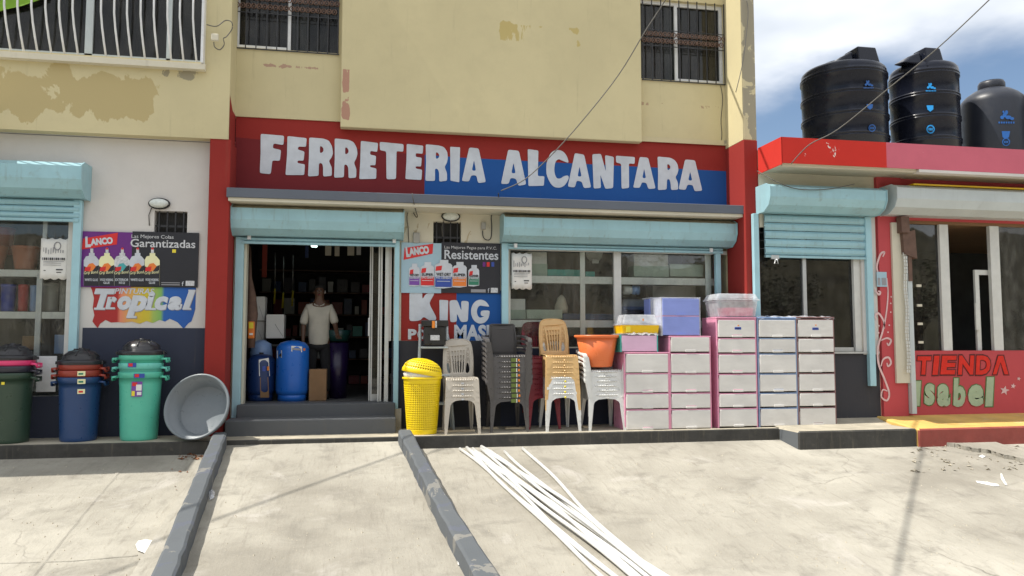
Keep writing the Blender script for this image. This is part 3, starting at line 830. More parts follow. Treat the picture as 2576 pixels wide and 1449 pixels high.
# ---------------- left cage window (bowed bars)
cw = MB().box(cg[0], cg[1], -.38, -.36, cg[2], cg[3]).build('upper_window', X_['glassu'], st, label='wide dark window behind bowed white bars')
for u0, u1 in ((213, 232), (419, 431)):
    MB().box(AX(u0,-.45,60), AX(u1,-.45,60), -.42, -.385, cg[2], cg[3]).build('frame', X_['pale'], cw)
MB().box(cg[0], cg[1], -.42, -.385, cg[2], cg[2]+.05).build('frame', X_['pale'], cw)
MB().hexa([(cg[0],-.60,cg[2]-.13),(cg[1]+.02,-.60,cg[2]-.13),(cg[1]+.02,-.495,cg[2]-.13),(cg[0],-.495,cg[2]-.13)],
          [(cg[0],-.60,cg[2]-.05),(cg[1]+.02,-.60,cg[2]-.05),(cg[1]+.02,-.39,cg[2]+.0),(cg[0],-.39,cg[2]+.0)]).build('window_ledge', X_['cream'], st)
cage = thing('window_cage', 'white window cage with a row of bowed vertical bars at top left', 'window grille', (-3.2,-.66,cg[2]))
xb = [AX(u, -.66, 120) for u in (20,53,88,123,157,191,262,295,327,361,394,428,459,492)]
xb = [xb[0]-.165*k for k in range(6,0,-1)] + xb
for x in xb:
    pts = []
    for k in range(13):
        t = k/12; z = cg[2]-.03 + t*2.1
        bow = -.58 - .20*math.sin(min(1, t*3.2)*math.pi/2) + (.18*max(0,(t-.75)/.25))
        pts.append((x - .02*min(1,t*4), bow, z))
    MB().tube(pts, .0135, 6).build('bar', X_['whitebar'], cage)
for z in (cg[2]+1.5, cg[2]+2.05):
    MB().box(xb[0]-.02, cg[1], -.805, -.785, z, z+.03).build('rail', X_['whitebar'], cage)
MB().box(cg[1]-.035, cg[1]+.0, -.62, -.50, cg[2]-.04, cg[3]-.1).build('end_post', X_['whitebar'], cage)
# lime cloth hanging behind the bars
b = MB(); pts = [(0,-.46,5.60),(.20,-.47,5.66),(.48,-.46,5.80),(.66,-.46,6.6),(-.3,-.46,6.6),(-.3,-.46,5.45)]
x_ = AX(6, -.5, 60)
b.add([(x_+p[0], p[1], p[2]) for p in pts] + [(x_+p[0], p[1]+.01, p[2]) for p in pts], [(0,1,2,3,4,5),(11,10,9,8,7,6)] + [(i,(i+1)%6,6+(i+1)%6,6+i) for i in range(6)])
tag(b.build('hanging_cloth', X_['greencloth'], None), 'lime green cloth hanging behind the bowed bars at top left corner', 'cloth')

# ---------------- upper sliding windows with iron grilles
def curtain(x0, x1, z0, z1, Y, mat, parent, folds=6):
    b = MB(); n = folds*6
    vs_ = []
    for i in range(n+1):
        t = i/n; x = x0+(x1-x0)*t; y = Y + .03*math.sin(t*folds*2*math.pi) + .01*math.sin(t*17)
        vs_ += [(x, y, z0), (x, y*1.0, z1)]
    b.add(vs_, [(2*i, 2*i+2, 2*i+3, 2*i+1) for i in range(n)], True)
    return b.build('curtain', mat, parent, solid=.004)
def orn_band(x0, x1, z0, z1, Y, parent):
    """flat wrought band: rows of little scrolls between two rails"""
    b = MB(); n = max(3, int((x1-x0)/.075)); w = (x1-x0)/n
    for i in range(n):
        for r in range(2):
            cx = x0 + w*(i+.5+.5*(r%2)) - w*.25; cz = z0 + (z1-z0)*(.28+.44*r)
            rr = w*.42
            ring = [(cx+rr*math.cos(a*math.pi/5), Y, cz+rr*1.15*math.sin(a*math.pi/5)) for a in range(11)]
            b.tube(ring, .009, 4, cap=False)
            b.add([(cx-rr*.4,Y,cz),(cx,Y-.006,cz-rr*.5),(cx+rr*.4,Y,cz),(cx,Y-.006,cz+rr*.5)], [(0,1,2,3)])
    b.build('ornament_band', X_['brownorn'], parent)
def upper_window(w, lights, band, lab):
    x0, x1, z0, z1 = w
    win = MB().box(x0, x1, .12, .15, z0-.02, z0+.01).build('window', X_['alu'], st, label=lab)
    MB().box(x0, x1, .10, .105, z0, z1).build('pane', X_['glassu'], win)
    for (a, c, y) in lights:
        for (p, q, r_, s_) in ((a, a+.05, z0, z1), (c-.05, c, z0, z1), (a+.05, c-.05, z0, z0+.06), (a+.05, c-.05, z1-.06, z1)):
            MB().box(p, q, y, y+.035, r_, s_).build('frame', X_['whitebar'], win)
    g = MB().box(x0-.01, x1+.01, -.045, -.033, z0-.03, z0-.015).build('grille', X_['iron'], st)
    nb = int((x1-x0)/.145)
    for i in range(nb+1):
        x = x0 + .01 + (x1-x0-.02)*i/nb
        MB().box(x-.007, x+.007, -.052, -.038, z0-.03, z1).build('bar', X_['iron'], g)
    for z in band: MB().box(x0, x1, -.036, -.028, z-.006, z+.006).build('bar', X_['iron'], g)
    orn_band(x0+.01, x1-.01, band[0]+.01, band[1]-.01, -.058, g)
    return win
xm = AX(717, 0, 60)
wA = upper_window(w1, [(w1[0], xm+.08, .05)], (AZ(40,0,720), AZ(-10,0,720)), 'sliding window half open, upper left of the shop name')
curtain(xm+.10, xm+.33, w1[2]+.03, w1[3], .2, X_['curt_w'], wA, 3)
curtain(w1[0], xm-.1, w1[2]+.02, w1[3], .5, X_['rust'], wA, 7)
curtain(AX(790,.5,60), w1[1]+.1, w1[2]+.02, w1[3], .9, X_['dark'], wA, 7)
wB = upper_window(w2, [(AX(1700,0,100), w2[1], .05)], (AZ(122,0,1716), AZ(82,0,1716)), 'sliding window with brown curtain, upper right of the shop name')
MB().box(w2[0]-.02, AX(1700,0,100), .05, .085, w2[3]-.05, w2[3]).build('frame', X_['whitebar'], wB)
curtain(w2[0]+.0, AX(1660,.2,100), w2[2], w2[3], .17, X_['curt_b'], wB, 5)
curtain(AX(1668,.2,100), AX(1697,.2,100), w2[2], w2[3], .17, X_['curt_t'], wB, 2)
curtain(AX(1765,.2,100), AX(1785,.2,100), w2[2], w2[3], .16, X_['curt_b'], wB, 2)

# ================================================================== SHOP NAME LETTERS
def arc(cx, cz, rx, rz, a0, a1, n): return [(cx + rx*math.cos(R(a0+(a1-a0)*i/n)), cz + rz*math.sin(R(a0+(a1-a0)*i/n))) for i in range(n+1)]
GL = {
 'F': ([(0,1),(1,.97),(.98,.74),(.55,.76),(.53,.64),(.88,.61),(.84,.34),(.53,.35),(.49,.03),(.44,0),(.04,0),(0,.05),(.03,.5)], []),
 'E': ([(.05,1),(1,.97),(.97,.73),(.58,.74),(.56,.65),(.9,.62),(.87,.38),(.57,.38),(.56,.31),(.94,.29),(.91,.01),(0,0),(.05,.5)], []),
 'R': ([(.01,1),(.6,.985),(.82,.93),(.96,.80),(.99,.62),(.93,.49),(.84,.41),(.95,.24),(.96,.02),(.62,0),(.60,.25),(.55,.34),(.43,.34),(.42,.01),(0,.0),(.03,.5)],
        [[(.46,.80),(.57,.77),(.62,.70),(.58,.63),(.46,.60)]]),
 'T': ([(0,1),(1,.97),(.97,.77),(.69,.78),(.68,.02),(.30,0),(.27,.77),(.02,.78)], []),
 'I': ([(.02,1),(1,.98),(.93,.01),(.06,.03)], []),
 'A': ([(.30,1),(.70,.985),(1,.04),(.68,.0),(.60,.20),(.38,.21),(.30,.03),(0,.04)], [[(.50,.64),(.585,.34),(.41,.34)]]),
 'L': ([(.02,1),(.63,.98),(.60,.29),(1,.27),(.95,.01),(.04,.0)], []),
 'C': (arc(.52,.5,.50,.50,28,332,18) + [(.93,.36),(.72,.30)] + arc(.55,.50,.20,.27,300,62,8) + [(.95,.66)], []),
 'N': ([(0,.98),(.40,1),(.62,.50),(.60,.97),(1,.95),(.95,.03),(.60,0),(.38,.42),(.40,.02),(.05,.0)], []),
 'K': ([(.0,1),(.46,1),(.46,.70),(.60,.93),(.90,.95),(.88,.86),(.70,.60),(1,.10),(.90,.02),(.72,.03),(.50,.18),(.42,.03),(0,.0)], []),
 'G': (arc(.50,.5,.50,.50,35,330,18) + [(1,.55),(.52,.55),(.50,.33),(.72,.30)] + arc(.50,.50,.20,.26,300,70,7) + [(.97,.70)], []),
}
def sign_letter(ch, u0, u1, v0, v1, Y, mat, parent, thick=.006, cut=.10, jit=.012, name='painted_letter'):
    um = (u0+u1)/2
    x0, x1 = AX(u0, Y, (v0+v1)/2), AX(u1, Y, (v0+v1)/2)
    z1, z0 = AZ(v0, Y, um), AZ(v1, Y, um)
    o, h = GL[ch]
    sx, sz = x1-x0, z1-z0
    J = lambda: random.uniform(-jit, jit)
    o = [(p[0]*sx + J()*sx, p[1]*sz + J()*sz) for p in o]
    h = [[(p[0]*sx, p[1]*sz) for p in r] for r in h]
    me = shape2d(o, h, thick, cut*sx*.4, 2)
    b = MB(); b.shape(me, lambda c: (x0 + c[0], Y + c[1], z0 + c[2])); bpy.data.meshes.remove(me)
    return b.build(name, mat, parent, fixn=False, origin=(x0, Y, z0))
k1 = lambda x: 603.7 + x*.2344
h1 = lambda y: 308.6 + y*.2344
for ch, a, c, t, u_ in (('F',215,470,125,550),('E',495,715,148,562),('R',735,998,165,578),('R',1012,1262,178,592),('E',1283,1480,197,608),
                    ('T',1498,1757,213,614),('E',1778,1967,230,612),('R',1990,2232,235,628),('I',2253,2362,258,640),('A',2382,2640,265,645)):
    sign_letter(ch, k1(a), k1(c), h1(t), h1(u_), -.008, X_['letter'], st)
k2 = lambda x: 1140.4 + x*.3333
for ch, a, c, t, u_ in (('A',358,550,1130,1400),('L',560,688,1130,1405),('C',697,878,1132,1418),('A',865,1040,1160,1422),('N',1048,1212,1165,1424),
                    ('T',1226,1372,1177,1425),('A',1357,1523,1183,1428),('R',1543,1700,1187,1435),('A',1697,1878,1208,1443)):
    sign_letter(ch, k2(a), k2(c), t*.3333, u_*.3333, -.008, X_['letter'], st)

# ---------------- KING mural beside the door
def panel(u0, v0, u1, v1, Y, mat, parent, name='painted_panel', t=.003):
    um, vm = (u0+u1)/2, (v0+v1)/2
    return MB().box(AX(u0,Y,vm), AX(u1,Y,vm), Y, Y+t, AZ(v1,Y,um), AZ(v0,Y,um)).build(name, mat, parent)
panel(1009, 730, 1148, 857, -.004, X_['redwall'], st); panel(1148, 730, 1264, 857, -.005, X_['bluewall'], st)
k3 = lambda x: 1490/1.4907 + x*.1852          # crop of the mural
h3 = lambda y: 900/1.4907 + y*.1852
for ch, a, c, t, u_ in (('K',163,540,690,1108),('I',568,692,812,1108),('N',705,972,815,1118),('G',1000,1260,808,1138)):
    sign_letter(ch, k3(a), k3(c), h3(t), h3(u_), -.009, X_['letter'], st, cut=.16, jit=.005)
def vtext(s, u0, v0, u1, v1, Y, mat, parent, **k):
    um, vm = (u0+u1)/2, (v0+v1)/2
    return textpart(s, AX(u0,Y,vm), AX(u1,Y,vm), AZ(v1,Y,um), AZ(v0,Y,um), Y, mat, parent, **k)
vtext('P', k3(145), h3(1210), k3(262), h3(1350), -.009, X_['letter'], st, bold=.05)
vtext('O', k3(272), h3(1215), k3(380), h3(1350), -.009, X_['letter'], st, bold=.05)
vtext('A', k3(610), h3(1180), k3(712), h3(1345), -.009, X_['letter'], st, bold=.05)
vtext('MASI', k3(772), h3(1150), k3(1255), h3(1370), -.009, X_['letter'], st, bold=.045)

# ---------------- Tropical mural on the left white wall
YL = -.303
t0 = at(227, 722, YL); 
def lp(u, v): p = at(u, v, YL); return (p.x, p.z)
k5 = lambda x: 280/1.4907 + x*.19447; h5 = lambda y: 840/1.4907 + y*.19447
out = [lp(k5(x), h5(y)) for x, y in ((200,800),(225,860),(250,960),(235,1080),(255,1180),(230,1260),(262,1305),(298,1345),(330,1290),(400,1240),(470,1275),(560,1270),(640,1275),(740,1262),
       (840,1290),(930,1255),(1010,1280),(1100,1240),(1170,1262),(1230,1225),(1330,1270),(1400,1345),(1420,1345),(1470,1285),(1510,1260),(1535,1190),(1560,1100),(1570,800))]
me = shape2d(out, (), .003)
b = MB(); b.shape(me, lambda c: (c[0], YL + c[1], c[2])); b.build('mural_ground', X_['rainbow'], st, fixn=False, origin=(out[0][0], YL, out[7][1]))
def tl(s, x0, y0, x1, y1, Y=YL-.004, mat=None, par=None, **k): return vtext(s, k5(x0), h5(y0), k5(x1), h5(y1), Y, mat or X_['letter'], par or st, **k)
for dx, dy, Yo, mt in ((7, 8, YL-.0045, X_['inkgrey']), (0, 0, YL-.007, X_['letter'])):
    tl('T', 248+dx, 835+dy, 520+dx, 1105+dy, Yo, mt, bold=.06, shear=.25)
    tl('r', 398+dx, 940+dy, 545+dx, 1098+dy, Yo, mt, bold=.06, shear=.2)
    tl('o', 552+dx, 930+dy, 730+dx, 1112+dy, Yo, mt, bold=.06, shear=.2)
    tl('p', 670+dx, 922+dy, 940+dx, 1215+dy, Yo, mt, bold=.06, shear=.25)
    tl('i', 910+dx, 872+dy, 1035+dx, 1110+dy, Yo, mt, bold=.06, shear=.2)
    tl('c', 1035+dx, 935+dy, 1208+dx, 1115+dy, Yo, mt, bold=.06, shear=.2)
    tl('a', 1205+dx, 935+dy, 1392+dx, 1112+dy, Yo, mt, bold=.06, shear=.2)
    tl('l', 1395+dx, 855+dy, 1560+dx, 1105+dy, Yo, mt, bold=.08, shear=.3)
    for (xa, ya, xb2, yb) in ((250,1082,390,1108),(398,1078,520,1100),(668,1190,800,1216),(912,1085,1050,1110),(1395,1085,1505,1108),(1470,850,1560,872)):
        panel(k5(xa+dx), h5(ya+dy), k5(xb2+dx), h5(yb+dy), Yo-.001, mt, st, 'lettering', .002)
tl('PINTURAS', 515, 832, 1030, 905, YL-.005, X_['letter'], bold=.02, shear=.2)

# ---------------- glue poster (left wall)
YP = -.325
gp = thing('glue_poster', 'purple and black metal poster of five glue bottles on the left white wall', 'poster', at(350, 722, YP))
panel(199, 583, 331, 722.5, YP, X_['printpurple'], gp, 'purple_half', .012)
panel(331, 584, 499, 722.5, YP, X_['printblack'], gp, 'black_half', .012)
def quad(u, v, Y, mat, parent, name='print', t=.002, origin=None):
    pts = [at(a, c, Y) for a, c in zip(u, v)]
    n = len(pts)
    b = MB(); b.add([(p.x, Y, p.z) for p in pts] + [(p.x, Y+t, p.z) for p in pts], [tuple(range(n))] + [(i,(i+1)%n,n+(i+1)%n,n+i) for i in range(n)])
    return b.build(name, mat, parent)
quad([k5(x) for x in (90,545,560,108)], [h5(y) for y in (330,265,112,188)], YP-.004, X_['printred'], gp, 'logo_plate')
vtext('L', k5(142), h5(165), k5(215), h5(305), YP-.007, X_['letter'], gp, bold=.06, shear=.1, rot=R(7))
vtext('ANCO', k5(210), h5(195), k5(500), h5(285), YP-.007, X_['letter'], gp, bold=.06, rot=R(7))
tl('Las Mejores Colas', 735, 140, 1280, 200, YP-.004, X_['silver'], gp)
tl('Garantizadas', 722, 200, 1562, 305, YP-.004, X_['silver'], gp, bold=.012)
for cx, bc, neck, t1, t2 in ((215,'letter',0,'WHITE GLUE',''),(412,'printcream',1,'WOOD WORKING','GLUE'),(610,'silver',1,'EXTERIOR','WOOD GLUE'),(808,'letter',1,'WHITE GLUE',''),(1000,'printcream',1,'WOOD WORKING','GLUE')):
    u = [cx-98,cx-98,cx-70,cx-30,cx-30,cx+42,cx+42,cx+60,cx+100,cx+100]; v = [800,470,420,410,375,375,410,420,470,800]
    bt = quad([k5(a) for a in u], [h5(a) for a in v], YP-.008, X_[bc], gp, 'bottle')
    quad([k5(a) for a in (cx-12,cx-12,cx+25,cx+25)], [h5(a) for a in (378,318,318,378)], YP-.008, X_['silver'], bt, 'nozzle')
    if neck: quad([k5(a) for a in (cx-10,cx-4,cx+18,cx+24)], [h5(a) for a in (330,305,305,330)], YP-.010, X_['printred'], bt, 'tip')
    quad([k5(a) for a in (cx-96,cx-96,cx-40,cx+30,cx+98,cx+98)], [h5(a) for a in (800,545,570,560,530,800)], YP-.011, X_['printblack'], bt, 'label')
    quad([k5(a) for a in (cx-60,cx-30,cx+20,cx+60,cx+20,cx-30)], [h5(a) for a in (560,515,505,545,600,620)], YP-.013, X_['printorange'] if bc != 'silver' else X_['printteal'], bt, 'flash')
    quad([k5(a) for a in (cx-90,cx-80,cx-5,cx-15)], [h5(a) for a in (615,560,548,603)], YP-.014, X_['printred'], bt, 'logo_plate')
    tl('Grip Bond', cx-92, 615, cx+92, 665, YP-.013, X_['printcream'], bt, shear=.2, rot=R(6))
    tl(t1, cx-85, 705, cx+85, 738, YP-.013, X_['letter'], bt, bold=.02)
    if t2: tl(t2, cx-40, 745, cx+40, 775, YP-.013, X_['letter'], bt, bold=.02)
panel(k5(1262), h5(328), k5(1310), h5(372), YP-.005, X_['printyellow'], gp, 'yellow_square')
panel(k5(1120), h5(755), k5(1360), h5(765), YP-.005, X_['inkgrey'], gp, 'fine_print'); panel(k5(1120), h5(780), k5(1360), h5(792), YP-.005, X_['inkgrey'], gp, 'fine_print')
tl('f', 1385, 745, 1412, 800, YP-.005, X_['letter'], gp); panel(k5(1435), h5(735), k5(1548), h5(800), YP-.005, X_['silver'], gp, 'badge')
# ---------------- cement poster (beside the door)
YC = -.025
cp = thing('cement_poster', 'pale blue and black metal poster of five cement cans beside the shop door', 'poster', at(1130, 738, YC))
panel(1009.5, 611, 1110, 737, YC, X_['printsky'], cp, 'blue_half', .012); panel(1110, 611, 1259, 737.5, YC, X_['printblack'], cp, 'black_half', .012)
quad([k3(x) for x in (84,478,488,98)], [h3(y) for y in (270,185,50,108)], YC-.004, X_['printred'], cp, 'logo_plate')
vtext('L', k3(125), h3(90), k3(180), h3(235), YC-.007, X_['letter'], cp, bold=.07, rot=R(7))
vtext('ANCO', k3(165), h3(110), k3(440), h3(220), YC-.007, X_['letter'], cp, bold=.07, rot=R(8))
def cl(s, x0, y0, x1, y1, Y=YC-.004, mat=None, par=None, **k): return vtext(s, k3(x0), h3(y0), k3(x1), h3(y1), Y, mat or X_['letter'], par or cp, **k)
cl('Las Mejores Pegas para P.V.C.', 640, 85, 1350, 135, mat=X_['silver'])
cl('Resistentes', 640, 140, 1372, 265, bold=.015)
for x0, x1, y0, y1, colr, t1, t2 in ((158,305,320,625,'printviolet','WET-DRY','CEMENT'),(315,502,300,630,'printred','SUPER','CPVC CEMENT'),(748,942,298,640,'printorange','SUPER','PVC CEMENT'),
                               (965,1112,340,625,'printgreen','CLEANER','& PREPARER'),(510,745,270,652,'printblue','WET-DRY','PVC CEMENT')):
    w = x1-x0; zf = YC - (.010 if w < 230 else .016)
    c_ = quad([k3(a) for a in (x0,x0,x0+w*.15,x0+w*.28,x0+w*.28,x0+w*.78,x0+w*.78,x0+w*.9,x1,x1,x0+w*.5)], [h3(a) for a in (y1,y0+75,y0+50,y0+45,y0,y0,y0+45,y0+50,y0+75,y1-8,y1+6)], zf, X_['letter'], cp, 'can')
    panel(k3(x0+5), h3(y0+(y1-y0)*.60), k3(x1-5), h3(y1-14), zf-.003, X_[colr], c_, 'label_band')
    quad([k3(a) for a in (x0+8,x0+18,x0+w*.42,x0+w*.38)], [h3(a) for a in (y0+150,y0+88,y0+78,y0+140)], zf-.003, X_['printred'], c_, 'logo_plate')
    cl(t1, x0+w*.08, y0+(y1-y0)*.46, x1-w*.06, y0+(y1-y0)*.57, zf-.004, X_['ink'], c_, bold=.03)
    cl(t2, x0+w*.06, y0+(y1-y0)*.61, x1-w*.06, y0+(y1-y0)*.68, zf-.006, X_['letter'], c_, bold=.03)
    panel(k3(x0+w*.12), h3(y0+(y1-y0)*.75), k3(x1-w*.12), h3(y0+(y1-y0)*.77), zf-.006, X_['letter'], c_, 'fine_print')
for a, m_ in ((1160,'printpurple'),(1215,'printred'),(1278,'printblue')): panel(k3(a), h3(300), k3(a+38), h3(362), YC-.005, X_[m_], cp, 'colour_chip')
panel(k3(1000), h3(670), k3(1200), h3(712), YC-.005, X_['inkgrey'], cp, 'fine_print'); cl('f', 1228, 655, 1250, 715, mat=X_['letter']); panel(k3(1270), h3(650), k3(1365), h3(715), YC-.005, X_['silver'], cp, 'badge')

# ================================================================== NEIGHBOUR SHOP
nb = thing('neighbour_shop', 'single storey pink and red shop with a flat canopy on the right', 'building', (5.9, -.6, 0))
YN = -.6
NX1 = 16.0
sw = (AX(1912,YN,700), AX(2165,YN,700), AZ(884,YN,2000), 3.0)
tw = (AX(2293,YN,700), NX1-.3, AZ(882,YN,2430), 3.18)
wall(5.875, AX(2206,YN,700), -.3, 3.9, YN, YN+.18, [(sw[0], sw[1]+.0, sw[2], sw[3])]).build('front_wall', X_['cream'], nb)
px_ = AX(2206,YN,700)
wall(px_, NX1, -.3, 3.9, YN, YN+.18, [tw]).build('front_wall', X_['pinkwall'], nb)
# window surround column of white frame and the wainscot
MB().box(5.89, px_-.012, YN-.008, YN, .0, sw[2]-.0).build('wainscot', X_['char'], nb)
# pillar in pink (proud) and cream strip
cx0, cx1 = AX(2206,YN,700), AX(2252,YN,700)
cols_ = MB().box(cx0+.012, cx1+.12, YN-.05, YN, .05, 3.85).build('pillar', X_['pinkwall'], nb, label='coral pillar with white painted swirls')
MB().box(AX(2252,YN-.1,800), AX(2285,YN-.1,800), YN-.09, YN-.052, .62, AZ(560,YN-.1,2268)).build('pale_strip', X_['cream'], nb)
MB().box(AX(2285,YN-.1,800), AX(2296,YN-.1,800), YN-.12, YN-.03, .15, 2.9).build('guide_rail', X_['pale'], nb)
# canopy slab with fascia colours
YF = -1.3
za, zb_ = 3.83, 4.21
MB().box(5.875, NX1, YF+.02, .5, za+.01, zb_-.02).build('canopy_slab', X_['cream'], nb)
xsplit = AX(2230, YF, 390)
MB().box(5.868, xsplit, YF, YF+.018, za, zb_).build('fascia', X_['redfascia'], nb)
MB().box(5.862, 5.8745, YF+.0, YN-.02, za-.02, zb_).build('fascia', X_['redfascia'], nb)
MB().box(xsplit, NX1, YF, YF+.018, za, zb_).build('fascia', X_['pinkfascia'], nb)
MB().box(5.90, 8.1, YF+.06, YF+.09, za-.035, za+.012).build('drip_moulding', X_['cream'], nb)
MB().box(8.1, NX1, YF+.0, YF+.14, za-.045, za-.002).build('drip_moulding', X_['white'], nb)
MB().box(5.875, NX1, .5, 9, 3.9, 4.19).build('roof', X_['ledge'], nb)
MB().box(NX1, NX1+.2, YN, 9, -.3, 4.19).build('side_wall', X_['pinkwall'], nb); MB().box(5.9, NX1, 8.8, 9, -.3, 3.9).build('back_wall', X_['pinkwall'], nb)
MB().box(5.9, NX1, YN+.17, 9, -.3, .15).build('shop_floor', X_['dfloor'], nb); MB().box(5.9, NX1, 3, 3.1, .15, 3.9).build('interior_wall', X_['dark'], nb)
MB().box(8.0, 8.1, YN+.18, 3, .15, 3.9).build('interior_wall', X_['dark'], nb)
MB().box(5.9, NX1, YN+.18, 3, 3.15, 3.2).build('ceiling', X_['carton'], nb)
hs = shutter('n', 5.82, AX(2229,-1.0,490), 3.60, 3.20, YN-.003, .42, nb, X_['aqua'], 5, .125, [(AX(1911,YN-.05,800)-.085,AX(1911,YN-.05,800),.62),(AX(2184,YN-.08,800),AX(2199,YN-.08,800),.58)], slat_y=-.04)
# white side plate that catches the sun
lk = MB(); lk.box(6.0, 6.12, YN-.12, YN-.09, 2.50, 2.56); lk.tube([(6.06,YN-.12,2.50),(6.04,YN-.12,2.43),(6.10,YN-.12,2.43),(6.08,YN-.12,2.50)], .01, 6)
lk.build('padlock', X_['greyalu'], nb)
zt_, zb2 = 3.66, 3.22
hs2 = shutter('m', AX(2255,-1.05,480), NX1, zt_, zb2, YN-.003, .45, nb, X_['pale'], 0, rails=())
MB().box(AX(2310,-1.05,480), NX1, YN-.36, YN-.2, zt_+.006, zt_+.03).build('yellow_trim', X_['p_yellowtub'], hs2)
# motor box hanging below and chain
mb = MB().box(AX(2262,-.75,550), AX(2282,-.75,550), YN-.2, YN-.08, 2.95, 3.2).build('chain_drive', X_['rust'], nb)
MB().hexa([(8.22,YN-.16,2.62),(8.44,YN-.16,2.55),(8.44,YN-.06,2.55),(8.22,YN-.06,2.62)], [(8.2,YN-.16,2.95),(8.42,YN-.16,3.0),(8.42,YN-.06,3.0),(8.2,YN-.06,2.95)]).build('drive_cover', X_['rust'], mb)
MB().box(8.30,8.36,YN-.14,YN-.10,2.2,2.6).build('drive_cover', X_['rust'], mb)
for k in range(2):
    b = MB(); 
    for i in range(34): 
        z = 2.62 - i*.055; x = AX(2277+k*5,-.75,700) + .01*math.sin(i*.5)
        b.box(x-.012, x+.012, YN-.14-.004*(i%2), YN-.128-.004*(i%2), z-.022, z+.022)
    b.build('chain', X_['alu'], mb)
for i, v in enumerate((717, 766, 812, 858)): MB().box(8.44, 8.52, YN-.13, YN-.11, AZ(v+6,YN,2290), AZ(v,YN,2290)).build('hook', X_['cream'], nb)
# windows of the neighbour
nw = MB().box(sw[0], sw[1], YN+.05, YN+.09, sw[2]-.045, sw[2]).build('shop_window', X_['greyalu'], nb)
MB().box(sw[0], sw[1], YN+.07, YN+.077, sw[2], sw[3]).build('pane', X_['glassd'], nw)
xmn = AX(2027, YN, 700); MB().box(xmn-.03, xmn+.03, YN+.03, YN+.066, sw[2], sw[3]).build('frame', X_['greyalu'], nw)
MB().box(sw[1]-.11, sw[1]-.002, YN+.01, YN+.066, sw[2], sw[3]).build('frame', X_['alu'], nw)
MB().box(sw[1]+.0, px_-.03, YN-.03, YN-.001, sw[2]-.05, 3.2).build('jamb', X_['white'], nb)
MB().box(sw[0], px_-.03, YN-.05, YN-.031, sw[2]-.035, sw[2]-.005).build('sill', X_['greyalu'], nb)
MB().box(sw[0], sw[1]-.12, YN+.04, YN+.066, sw[2], sw[2]+.06).build('frame', X_['greyalu'], nw)
nt_ = MB().box(tw[0], tw[1], YN+.05, YN+.09, tw[2]-.03, tw[2]).build('shop_window', X_['alu'], nb)
MB().box(tw[0], tw[1], YN+.03, YN+.1, tw[3]-.05, tw[3]).build('frame', X_['carton'], nt_)
for u0, u1 in ((2370, 2392), (2497, 2520)):
    MB().box(AX(u0,YN,700), AX(u1,YN,700), YN+.02, YN+.085, tw[2], tw[3]-.05).build('frame', X_['alu'], nt_)
MB().box(tw[0], AX(2370,YN,700), YN+.07, YN+.077, tw[2], tw[3]-.05).build('pane', X_['glassd'], nt_)
MB().box(AX(2520,YN,700), tw[1], YN+.07, YN+.077, tw[2], tw[3]-.05).build('pane', X_['glass'], nt_)
dr = MB().box(AX(2465,YN,700), AX(2475,YN,700), YN+.10, YN+.14, tw[2], 2.42).build('door_frame', X_['alu'], nb)
MB().box(AX(2475,YN,700), AX(2640,YN,700), YN+.10, YN+.14, 2.34, 2.42).build('door_frame', X_['alu'], dr)
MB().box(AX(2466,YN,850), AX(2476,YN,850), YN+.07, YN+.10, AZ(830,YN,2470), AZ(762,YN,2470)).build('door_handle', X_['alu'], dr)
MB().box(AX(2520,YN,850), AX(2640,YN,850), YN+.12, YN+.15, AZ(825,YN,2550), AZ(815,YN,2550)).build('shelf_board', X_['teal' if 'teal' in X_ else 'p_teal'], nb)
# TIENDA Isabel
def ntext(s, x0, y0, x1, y1, mat, Y=YN-.006, **k):
    f = 1/2.2641/1.4907
    return vtext(s, (3200+x0/2.2641)/1.4907, (1100+y0/2.2641)/1.4907, (3200+x1/2.2641)/1.4907, (1100+y1/2.2641)/1.4907, Y, mat, nb, **k)
for ch, x0, x1, y0, y1 in (('T',545,665,535,690),('I',668,735,530,692),('E',735,880,530,688),('N',885,1030,528,690),('D',1035,1165,528,690)):
    ntext(ch, x0-8, y0-12, x1+8, y1+12, X_['outdark'], YN-.004, bold=.085, shear=.12)
    ntext(ch, x0, y0, x1, y1, X_['signred'], YN-.010, bold=.045, shear=.12)
for (g_, Yq, mq) in ((9, YN-.004, X_['outdark']), (0, YN-.010, X_['signred'])):
    f_ = 1/2.2641/1.4907
    quad([(3200+x/2.2641)/1.4907 for x in (1185-g_,1232-g_,1272+g_,1318+g_,1285-g_,1250,1215+g_)], [(1100+y/2.2641)/1.4907 for y in (688+g_,530-g_,530-g_,688+g_,688+g_,585+g_,688+g_)], Yq, mq, nb, 'lettering')
for ch, x0, x1, y0, y1 in (('1',508,578,745,955),('s',600,690,765,950),('a',710,820,770,960),('b',845,950,720,965),('e',975,1105,775,960),('l',1115,1200,712,960)):
    ntext(ch, x0-8, y0-8, x1+8, y1+8, X_['outgreen'], YN-.004, bold=.10, shear=.1)
    ntext(ch, x0, y0, x1, y1, X_['leafgreen'], YN-.010, bold=.05, shear=.1)
def npt(x, y, Y=YN-.056): p = at((3200+x/2.2641)/1.4907, (1100+y/2.2641)/1.4907, Y); return (p.x, Y, p.z)
def star(cx, cy, r):
    pts = [npt(cx + (r if k%2==0 else r*.42)*math.sin(k*math.pi/5+.2), cy - (r if k%2==0 else r*.42)*math.cos(k*math.pi/5+.2), YN-.006) for k in range(10)]
    b = MB(); b.add(pts, [tuple(range(10))]); b.build('painted_star', X_['swirl'], nb)
star(1285,825,42); star(1358,787,24); star(1405,725,18)
